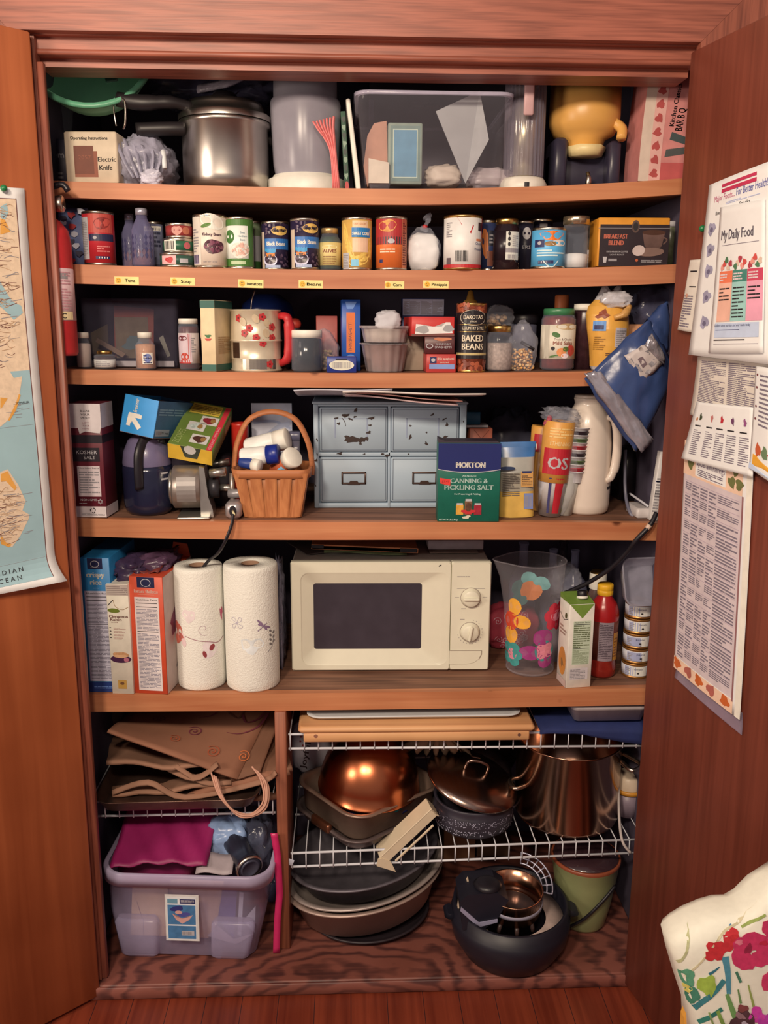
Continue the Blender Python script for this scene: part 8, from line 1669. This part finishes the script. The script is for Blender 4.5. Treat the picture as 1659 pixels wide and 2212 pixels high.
put('chrome_ring_cup', 'open copper-toned metal bowl with a grey band sitting in the black pot', 'bowl', [('bowl_wall', m), ('grey_band', gb), ('bowl_floor', bt)]+fts, (q.x, .082, .205), (R_(5), 0, 0), s=1.12)
m = M().prism([(-.06, .0), (-.068, .072), (-.05, .092), (.02, .094), (.045, .075), (.022, .03), (-.01, .0)], 0, .09, KB_, 'y'); kn = M().lathe([(0, 0), (.03, 0), (.033, .004), (.024, .012), (.010, .014), (0, .014)], BLACK, 30).xf(Matrix.Translation((.0, .03, .0925)))
bd = M().prism([(-.067, .052), (-.065, .062), (-.022, .02), (.02, .028), (.02, .02), (-.024, .008)], -.003, -.0005, mt((156, 146, 160), .4), 'y')
put('waffle_maker', 'black kitchen appliance with a round knob leaning inside the black pot', 'appliance', [('housing', m), ('knob', kn), ('grey_trim', bd)], (q.x-.068, .02, .200))
m = M()
for i in range(7): t = -.2+i*.28; m.tube([(.055*cos(t), .055*sin(t), 0), (.08*cos(t), .08*sin(t), .004)], .0018, mt((196, 186, 190), .3, .5), 5)
for rr_ in (.055, .067, .08): m.tube([(rr_*cos(t), rr_*sin(t), (rr_-.055)*.16) for t in [-.2+.1*k for k in range(18)]], .002, mt((196, 186, 190), .3, .5), 5)
put('steamer_rack', 'small white wire rack standing in the back of the black pot', 'rack', m, (q.x+.02, .115, .245), (R_(35), 0, R_(-8)))
m = M().prism([(-.012, -.05), (.004, -.05), (.006, .03), (0, .05), (-.014, .02)], 0, .012, mt((216, 186, 150), .5)); put('wooden_spatula', 'pale wooden spatula blade leaning at the left inside the black pot', 'spatula', m, (cx-r*.80, Yc-r*.2, zq+.062), (0, R_(8), 0))
# green crock
q = onz(1290, 2030, zd); r = .083; cx = at(1192, 1900, .19).x+r; hk = .188
CG = mt((150, 148, 96), .35, var=.12, sc=12); CRB = mt((150, 76, 48), .3)
m = M().lathe([(0, 0), (r*.6, 0), (r*.68, .01), (r*.80, hk*.3), (r*.93, hk*.7), (r*1.0, hk*.94), (r*1.03, hk*.96, CRB), (r*1.03, hk), (r*.98, hk+.002), (r*.96, hk*.95), (r*.7, .02), (0, .015)], CG, 56)
ld = M().lathe([(r*.97, hk*.99), (r*.95, hk+.004), (r*.6, hk+.012), (0, hk+.016)], mt((60, 38, 40), .25, coat=.5), 48)
cd_ = M().tube([(-r*.6, -r*.75, .03), (-r*.2, -r*.95, hk*.35), (r*.3, -r*.95, hk*.6), (r*.7, -r*.75, hk*.75)], .004, BLACK, 6, sub=5)
put('green_crock', 'olive green crock with a brown rim and dark lid in the right corner', 'crock', [('crock_body', m), ('lid', ld), ('cord', cd_)], (cx, .19, zd+.0005))
# tan box behind on deck
q = at(985, 1880, .45); put('tan_carton', 'tan cardboard carton at the back between the roasters and the black pot', 'box', M().box(-.045, .045, 0, .1, 0, at(985, 1790, .45).z-zd, CARD, .001), (q.x+.01, .46, zd+.0005))
q = at(1040, 1850, .45); put('tan_carton', 'wide tan carton behind the black pot', 'box', M().box(-.045, .045, 0, .08, 0, at(1040, 1835, .45).z-zd, mt((150, 112, 76), .8), .001), (q.x+.035, .47, zd+.0005))
# ================================================================ LEFT bottom: tray, bags
zt2 = .4455+.038+.0035
TRB = mt((120, 90, 74), .3, .8, var=.2)
m = M().loft([(0, .17, .17, .03), (.004, .173, .173, .034), (.028, .186, .186, .04), (.031, .188, .188, .042), (.029, .184, .184, .04), (.006, .17, .17, .03)], TRB, 6)
put('baking_sheet', 'dark metal baking tray under the paper bags on the left wire shelf', 'tray', m, (-.395, .246, zt2+.001), (R_(.4), R_(-.6), 0))
KR = mt((150, 98, 70), .85, var=.10, sc=14); KR2 = mt((124, 82, 58), .85, var=.12, sc=14); KR3 = mt((156, 110, 82), .85, var=.08, sc=14)
def bagsheet(c4, Ys, mat, th, name, label, n=12, wv=.006, seed=0, extra=None):
    q = [at(x, y, Y) for (x, y), Y in zip(c4, Ys)]
    def fn(u, v):
        p = (q[0]*(1-u)+q[1]*u)*(1-v)+(q[3]*(1-u)+q[2]*u)*v
        return p+V((0, 0, wv*noise.noise(V((u*3+seed, v*3, seed)))))
    m = M().sheet(fn, n, n, mat, th)
    if extra: extra(m, fn)
    return m, fn
# lower bags stack (fronts facing viewer)
bagsets = [(((215, 1715), (590, 1700), (600, 1722), (250, 1742)), (.36, .36, .112, .112), KR2, .010, 'flat brown paper bag at the bottom of the bag pile'),
 (((240, 1662), (450, 1650), (470, 1700), (243, 1718)), (.38, .36, .118, .118), KR3, .008, 'crumpled paper bag with an open fold in the lower left of the bag pile'),
 (((380, 1660), (618, 1600), (625, 1660), (392, 1728)), (.38, .38, .112, .112), KR, .016, 'thick folded paper bag jutting out at the lower right of the bag pile'),
 (((243, 1590), (440, 1600), (470, 1660), (230, 1648)), (.38, .38, .122, .122), KR3, .008, 'pale brown paper bag poking out left below the printed one'),
 (((470, 1560), (600, 1540), (632, 1665), (500, 1690)), (.40, .40, .112, .118), KR2, .010, 'brown paper bag at the right of the pile behind the twine handles')]
for i, (c4, Ys, mat, th, lab_) in enumerate(bagsets):
    m, fn = bagsheet(c4, Ys, mat, th, '', '', 12, .012, i*3.3)
    put('paper_bag', lab_, 'paper bag', m)
# folded lips
m = M().tube([at(243, 1712, .118), at(320, 1690, .112), at(400, 1722, .112), at(560, 1690, .108), at(596, 1668, .108)], .007, KR3, 8, sub=5, flat=.4)
m.tube([at(380, 1655, .122), at(440, 1690, .112), at(500, 1690, .112)], .006, KR3, 8, sub=5, flat=.4); m.tube([at(345, 1648, .18), at(420, 1680, .112), at(470, 1650, .112)], .009, KR3, 8, sub=5, flat=.25)
bh = m.build('paper_handles', bpy.data.objects['paper_bag'])
c4 = ((288, 1535), (600, 1500), (512, 1684), (232, 1580)); Ys = (.34, .36, .108, .118)
m, fn = bagsheet(c4, Ys, KR, .006, '', '', 14, .004, 8)
SW = mt((120, 50, 60), .8); SW2 = mt((176, 84, 50), .8)
d = D(m, lambda u, v, o: V(fn(u, v))+V((0, -o*3-.002, o+.0045)), .1)
inv = lambda px, py: (px, py)
def uv(px, py):   # approximate inverse of the bilinear pixel map
    best = None
    for i in range(41):
        for j in range(41):
            u, v = i/40, j/40; P3 = fn(u, v); rel = P3-CAM; w_ = rel.dot(_f); X2, Y2 = CX+FPX*rel.dot(RX)/w_, CY-FPX*rel.dot(UX)/w_; e = (X2-px)**2+(Y2-py)**2
            if best is None or e < best[0]: best = (e, u, v)
    return best[1:]
for px, py, s_, mm in ((343, 1556, .055, SW), (421, 1581, .055, SW), (378, 1597, .042, SW2), (461, 1627, .052, SW2), (527, 1634, .045, mt((206, 110, 60), .8))):
    u, v = uv(px, py); pts = spiral(0, 0, 1, 2.0, 2.5, 22); d.curve([(u+a_*s_*1.05, v-b_*s_*1.5) for a_, b_ in pts], .009, mm, 2)
def pxcurve(pts, wd, mm): d.curve([uv(*p) for p in pts], wd, mm, 5)
pxcurve([(430, 1553), (455, 1551), (480, 1535)], (.004, .02), SW); pxcurve([(492, 1541), (512, 1552), (530, 1540)], .014, mt((110, 70, 50), .8)); pxcurve([(528, 1548), (534, 1562), (556, 1556), (575, 1536)], .016, SW); pxcurve([(492, 1585), (520, 1590), (556, 1570), (580, 1542)], (.004, .024), SW)
ppb = put('printed_paper_bag', 'flattened kraft paper bag with purple and orange spirals on top of the pile', 'paper bag', m)
m, fn2 = bagsheet(((600, 1500), (618, 1520), (562, 1668), (512, 1684)), (.362, .37, .112, .109), KR2, .004, '', '', 8, .002, 9)
put('bag_side_fold', 'folded side of a brown paper bag along the right edge of the printed one', 'paper bag', m)
tw = M(); TWM = mt((206, 150, 120), .8)
for dx, dy, Yh in ((0, 0, .050), (8, 8, .047), (-6, -6, .054), (4, 2, .044)):
    tw.tube([at(462+dx, 1690-15+dy, Yh+.04), at(478+dx, 1722+dy, Yh+.01), at(508+dx, 1755+dy, Yh), at(545+dx*.5, 1760+dy*.3, Yh), at(572+dx*.5, 1735+dy, Yh), at(570+dx*1.2, 1690+dy, Yh+.02), at(550+dx, 1662+dy, Yh+.04)], .0022, TWM, 6, sub=6)
tw.build('twine_handles', ppb)
# dark bag far left above
q = at(225, 1590, .35); put('dark_bag', 'dim crumpled bag in the shadow at the far left behind the paper bags', 'bag', M().blob(.05, .08, .10, mt((96, 76, 66), .6, var=.3, sc=10), (0, 0, .1), amp=.112, fr=1.6, seed=90, flatb=True), (q.x-.005, .44, zt2+.038))
# ---- tote
TOT = mt((200, 184, 204), .2, alpha=.26, var=.05); TOR = mt((206, 186, 202), .25, alpha=.55, var=.05)
qa = at(216, 1890, .16); a = onz(240, 2075, zd); 
zt0 = zd+.001; Ht = at(430, 1893, .035).z-zt0
x0t, x1t = at(216, 1900, .06).x, at(590, 1900, .06).x; cxt = (x0t+x1t)/2+.002; hwt = (x1t-x0t)/2; x0b, x1b = at(242, 2080, .06).x, at(560, 2080, .06).x; hwb = (x1b-x0b)/2; cb = (x0b+x1b)/2-cxt
YT = .055; hd_ = .175
m = M().loft([(0, hwb*.93, hd_*.8, .03, cb, .02), (.006, hwb*.97, hd_*.85, .035, cb, .02), (Ht*.5, (hwb+hwt)/2, hd_*.93, .045, cb*.5, .01), (Ht*.86, hwt*.94, hd_*.97, .05, cb*.15, 0), (Ht*.87, hwt*.97, hd_*1.0, .05, 0, 0), (Ht, hwt*.985, hd_*1.02, .055, 0, 0)], TOT, 8, cap1=False)
rim = M().loft([(Ht*.88, hwt*.97, hd_*1.0, .05), (Ht*.87, hwt*1.0, hd_*1.03, .055), (Ht*.985, hwt*1.01, hd_*1.04, .06), (Ht, hwt*.99, hd_*1.02, .055), (Ht*.99, hwt*.95, hd_*.98, .05)], TOR, 8, cap0=False, cap1=False)
ftms = []
for sx in (-1, 1): ftm = M(); ftms.append(('corner_foot', ftm)); ftm.loft([(.0, hwb*.22, .012, .012, cb+sx*hwb*.62, -hd_*.80+.02), (.01, hwb*.27, .016, .014, cb+sx*hwb*.62, -hd_*.82+.02), (Ht*.42, hwb*.30, .016, .014, cb*.6+sx*hwb*.66, -hd_*.90+.014), (Ht*.46, hwb*.26, .008, .008, cb*.6+sx*hwb*.66, -hd_*.90+.016)], TOT, 4)
lbp = M(); LX, LZ = at(398, 1980, YT-.01).x-cxt, at(398, 1980, .055).z-zt0
def tf(u, v, o): return (LX+u, -hd_*(.935+.04*(LZ+v-Ht*.5)/Ht)-.003-o, LZ+v)
d = D(lbp, tf); w_, h_ = .039, .062; d.o = .001
d.rect(-w_, -h_, w_, h_, mt((222, 212, 196), .5)); d.up(2); d.rect(-w_*.92, -h_*.95, w_*.86, h_*.9, mt((232, 226, 214), .5)); d.up(2); BLB = mt((74, 122, 158), .5, var=.2, sc=60)
d.rect(-w_*.85, h_*.62, -w_*.25, h_*.82, mt((110, 150, 160), .5)); d.rect(-w_*.12, h_*.62, w_*.8, h_*.82, NAVY); d.rect(-w_*.85, -h_*.28, w_*.8, h_*.56, BLB); d.rect(-w_*.85, -h_*.9, w_*.8, -h_*.34, BLB); d.up()
d.lines(-w_*.05, h_*.66, w_*.74, h_*.8, 3, LGREY); HN = mt((214, 160, 144), .5)
d.poly([(-w_*.6, h_*.2), (-w_*.35, h_*.05), (0, -h_*.02), (w_*.35, h_*.05), (w_*.65, h_*.15), (w_*.4, -h_*.08), (0, -h_*.24), (-w_*.35, -h_*.08)], HN); d.ell(-w_*.3, h_*.4, w_*.4, h_*.12, mt((50, 54, 110), .5), 12, .2, .1); d.ell(w_*.1, h_*.16, w_*.4, h_*.1, mt((80, 80, 140), .5), 12, .1, .1); d.ell(-w_*.2, h_*.25, w_*.22, h_*.08, HN, 10); d.rect(-w_*.05, -h_*.75, w_*.7, -h_*.55, LGREY); d.up(); d.bars(0, -h_*.72, w_*.55, -h_*.58, GREY, 12)
put('storage_tote', 'large clear plastic storage tote with a blue label on the closet floor', 'storage tote', [('tote_body', m), ('tote_rim', rim), ('label', lbp)]+ftms, (cxt, YT+hd_*.93, zt0), (0, R_(1.2), R_(-3)))
yt = YT+hd_*.93
# inside tote
def inside(pts, Y, mat, name, label, th=.004, cat=None, deco=None):
    q = [at(x, y, Y) for x, y in pts]; x0 = min(p.x for p in q); z0_ = min(p.z for p in q)
    m = M().prism([(p.x-x0, p.z-z0_) for p in q], 0, th, mat)
    if deco: deco(D(m, FR(0)))
    put(name, label, cat or 'paper', m, (x0, Y, z0_))
inside([(282, 2020), (365, 2022), (362, 1912), (286, 1912)], .095, mt((222, 182, 140), .7), 'tan_envelope', 'tan envelope seen through the left front of the tote', .006, 'envelope', lambda d: (d.curve([(.02, .095), (.03, .05)], .0012, BR), d.curve([(.033, .05), (.03, .0)], .0012, BR)))
inside([(365, 2022), (450, 2026), (470, 1995), (480, 1920), (365, 1915)], .105, mt((214, 170, 140), .7), 'peach_packet', 'peach packet behind the tote label', .03, 'packet')
inside([(470, 1985), (505, 2028), (512, 1925), (480, 1925)], .095, mt((84, 74, 140), .6), 'purple_card', 'purple card seen through the right front of the tote', .004, 'card')
inside([(448, 2022), (510, 2040), (548, 2018), (505, 2030), (470, 2000)], .090, mt((196, 176, 184), .5), 'white_leaflet', 'white leaflet lying low at the right inside the tote', .003, 'paper')
inside([(525, 1990), (550, 2015), (552, 1958)], .102, mt((206, 196, 206), .5), 'white_triangle_card', 'white folded card corner at the far right inside the tote', .003, 'card')
inside([(513, 2020), (521, 2022), (526, 1930), (517, 1928)], .093, mt((206, 200, 210), .5), 'white_strip', 'narrow white strip beside the purple card inside the tote', .003, 'paper')
MAG = mt((150, 30, 84), .5, var=.2, sc=6)
def magf(u, v):
    x = at(242, 1880, .1).x+(at(450, 1880, .1).x-at(242, 1880, .1).x)*u; y = .08+.24*v
    z = zt0+Ht*.97+.085*v+.012*sin(u*3.1)*(1-v)+.004*sin((u*3+v*2)*7)
    return (x+.01*v, y, z)
m = M().sheet(magf, 20, 20, MAG, .004); put('magenta_bag', 'magenta quilted bag filling the left of the tote', 'bag', m)
m = M().blob(.095, .07, .07, mt((120, 26, 70), .5, var=.2), (0, 0, .07), amp=.08, fr=1.4, seed=95, flatb=True); put('magenta_cushion', 'magenta stuffed bundle under the quilted bag in the tote', 'cushion', m, (at(345, 1900, .2).x+.005, .20, zt0+Ht*.93-.125))
# blender jar/flashlight
q = at(520, 1850, .2); A = at(540, 1876, .08); B = at(497, 1798, .20); dv = (B-A); L = dv.length
BK2 = mt((44, 42, 52), .3, var=.2, sc=20)
m = M().lathe([(0, 0), (.024, 0), (.030, .004), (.031, .014), (.027, .016), (.026, L*.5), (.030, L*.8), (.03, L), (0, L)], BK2, 40); rg = M().lathe([(.029, -.001), (.032, .001), (.0325, .006), (.031, .007)], STEEL, 40); cc = M().lathe([(0, -.0005), (.018, -.001), (.019, -.003), (.022, -.002), (.023, 0)], mt((80, 78, 88), .4, .4), 32)
o = put('travel_mug', 'black travel mug with a silver ringed base lying in the top right of the tote', 'mug', [('mug_body', m), ('base_ring', rg), ('base_plate', cc)]); rr2 = dv.to_track_quat('Z', 'Y').to_matrix().to_4x4(); rr2.translation = A; o.matrix_world = rr2
q = at(480, 1815, .17); put('light_blue_bag', 'crumpled pale blue and grey plastic bag beside the travel mug in the tote', 'bag', M().blob(.05, .05, .05, mt((150, 170, 200), .25, alpha=.85, var=.5, sc=12, bump=1.), (0, 0, 0), amp=.25, fr=1.8, seed=97, pw=.7), (q.x+.012, .20, q.z-.005))
q = at(550, 1830, .15); put('clear_blister_pack', 'dark crinkled clear packaging at the right edge of the tote', 'package', M().blob(.032, .05, .06, mt((96, 96, 110), .15, alpha=.6, var=.5, sc=20, bump=1.), (0, 0, 0), amp=.3, fr=2, seed=98, pw=.7), (q.x+.006, .20, q.z-.01))
q = at(445, 1880, .08); m = M().sheet(lambda u, v: (.085*u, .05*v, .004*sin(u*6)+.02*v), 8, 4, mt((176, 156, 150), .5), .002); put('grey_flap', 'greyish cardboard flap at the front rim of the tote', 'cardboard', m, (q.x-.024, .075, q.z-.006))
# pink strip
PS = mt((206, 40, 92), .4, coat=.3)
A = [at(x, y, .095) for x, y in ((592, 1800), (600, 1850), (604, 1930), (599, 1990), (597, 2058))]
m = M().sheet(lambda u, v: (lambda p: (p.x-.008+.016*u, p.y, p.z))(A[min(3, int(v*4))].lerp(A[min(3, int(v*4))+1], v*4-min(3, int(v*4)))), 2, 24, PS, .003)
put('pink_ribbon', 'bright pink plastic strip standing between the tote and the divider post', 'strip', m)
q = at(583, 1980, .2); put('clear_cup', 'clear plastic cup tucked between the tote and the divider post', 'cup', M().lathe([(0, 0), (.014, 0), (.02, .06), (.019, .06), (.013, .003)], mt((130, 130, 160), .2, alpha=.5), 24), (q.x-.004, .30, zd+.001))
# ================================================================ floral bag near the camera
FW = mt((238, 226, 196), .8, var=.04, sc=90)
Yf_ = -.62
out = [(1452, 2045), (1470, 2030), (1500, 2012), (1540, 1995), (1575, 1985), (1605, 1984), (1630, 1970), (1665, 1935), (1720, 1900), (1760, 2000), (1760, 2280), (1500, 2280), (1497, 2200), (1480, 2150), (1462, 2090)]
q = [at(x, y, Yf_) for x, y in out]; cxm = sum(p.x for p in q)/len(q); czm = sum(p.z for p in q)/len(q)
m = M(); n = len(q); th = .03
lay = [(1.0, 0.004), (.985, -.008), (.9, -.018), (.6, -.026)]
vs = []
for k_, dy in [(.6, .05), (.9, .045), (1.0, .03)]+lay[0:]:
    for p in q: vs.append((cxm+(p.x-cxm)*k_, Yf_+.02+dy, czm+(p.z-czm)*k_))
R_n = 7
m.add([(v_[0], v_[1], v_[2]) for v_ in vs], [(i*n+k, i*n+(k+1) % n, (i+1)*n+(k+1) % n, (i+1)*n+k) for i in range(R_n-1) for k in range(n)]+[tuple((R_n-1)*n+k for k in range(n)), tuple(range(n))[::-1]], FW, True)
ry_ = RAY(m, -3.)
def onface(px, py, o): p = at(px, py, Yf_); return ry_(p.x, p.z, o)
d = D(m, onface)
def FE(px, py, a, b, rgb, t=0, wob=.15, nn=16): d.ell(px, py, a, b, mt(rgb, .8, var=.15, sc=120), nn, t, wob)
def FC(pts, wd, rgb): d.curve(pts, wd, mt(rgb, .8, var=.15, sc=120), 5)
FC([(1466, 2085), (1480, 2060), (1490, 2020), (1498, 2010)], 5, (190, 184, 130)); FC([(1480, 2110), (1520, 2060), (1560, 2010), (1600, 1990), (1640, 1955)], 4, (214, 196, 150)); FC([(1600, 2000), (1650, 1970)], 4, (150, 160, 80))
FE(1484, 2112, 16, 20, (90, 150, 110)); FE(1495, 2150, 14, 22, (70, 130, 100)); FC([(1500, 2180), (1520, 2155), (1545, 2130), (1560, 2110)], 11, (60, 124, 124)); FC([(1508, 2208), (1530, 2190), (1556, 2172)], 9, (50, 120, 100)); FC([(1528, 2098), (1540, 2090), (1550, 2082)], (7, 2), (50, 110, 120))
FC([(1562, 2060), (1568, 2095), (1570, 2140)], (16, 8), (80, 140, 150)); FC([(1566, 2140), (1580, 2180), (1600, 2230)], (8, 16), (110, 150, 80)); FC([(1546, 2176), (1556, 2200), (1570, 2230)], 8, (130, 160, 70)); FC([(1586, 2092), (1596, 2115)], 6, (70, 120, 90)); FC([(1612, 2120), (1622, 2160), (1630, 2190)], (3, 8), (150, 160, 80)); FC([(1528, 2180), (1540, 2215)], 4, (140, 160, 90)); FC([(1576, 1996), (1582, 2006)], (6, 3), (90, 140, 170)); FC([(1590, 2130), (1596, 2160)], (3, 6), (110, 140, 80))
d.up(); FE(1665, 2000, 26, 18, RDc if 0 else (206, 50, 90)); FE(1682, 2060, 26, 34, (200, 44, 84)); FE(1524, 2122, 20, 22, (164, 186, 70)); FE(1486, 2138, 8, 10, (226, 206, 100))
RDc, PKc = (206, 46, 50), (206, 50, 90)
for px, py, a, b in ((1545, 2045, 22, 20), (1572, 2030, 16, 18), (1580, 2012, 14, 10), (1532, 2058, 14, 10)): FE(px, py, a, b, RDc)
for px, py, a, b in ((1600, 2040, 22, 22), (1625, 2025, 24, 20), (1650, 2045, 24, 28), (1605, 2070, 20, 20), (1640, 2065, 24, 16), (1590, 2055, 14, 24), (1670, 2110, 30, 26)): FE(px, py, a, b, PKc)
d.up(); FE(1612, 2042, 7, 12, (150, 30, 60), .5); FE(1592, 2028, 8, 6, (226, 120, 130)); FE(1645, 2030, 10, 5, (190, 34, 60)); FE(1630, 2185, 16, 18, (206, 60, 150)); FE(1650, 2200, 18, 20, (196, 60, 160)); FE(1600, 2200, 26, 30, (84, 50, 54), .6, .2); d.up(); FE(1594, 2186, 12, 6, (150, 110, 110), .5); FE(1606, 2205, 10, 5, (196, 176, 180), .5); FE(1600, 2170, 12, 8, (130, 64, 60))
lin_ = M(); L2_ = [at(x, y, Yf_+.03) for x, y in ((1488, 2170), (1508, 2215), (1508, 2280), (1474, 2280), (1478, 2200))]; L3_ = [at(x, y, Yf_+.03) for x, y in ((1625, 1975), (1662, 1925), (1720, 1890), (1720, 1920), (1660, 1945))]
ORG2 = mt((232, 160, 60), .7)
for LL in (L2_, L3_): lin_.prism([(p.x, p.z) for p in LL], Yf_+.03, Yf_+.045, ORG2)
put('floral_seat_cushion', 'cream cushion with red and pink watercolour flowers at the lower right corner', 'cushion', [('cushion_cover', m), ('orange_piping', lin_)])
# wooden chair carrying the cushion (only its edge would be seen from aside)
ch_ = M(); zc2 = at(1560, 2280, Yf_).z
x0c, x1c = at(1500, 2280, Yf_).x, at(1760, 2280, Yf_).x
CHM = wood((150, 90, 60), (110, 60, 40), 0, 1., .5)
seat = M().box(x0c+.03, x1c+.06, Yf_-.36, Yf_+.10, zc2-.03, zc2-.0005, CHM, .006); legs = []
for lx in (x0c+.05, x1c+.03):
    for ly in (Yf_-.33, Yf_+.05): legs.append(('leg', M().box(lx-.016, lx+.016, ly-.012, ly+.02, .0562, zc2-.031, CHM, .003)))
put('wooden_chair', 'wooden seat below the frame carrying the flowered cushion', 'chair', [('seat', seat)]+legs)
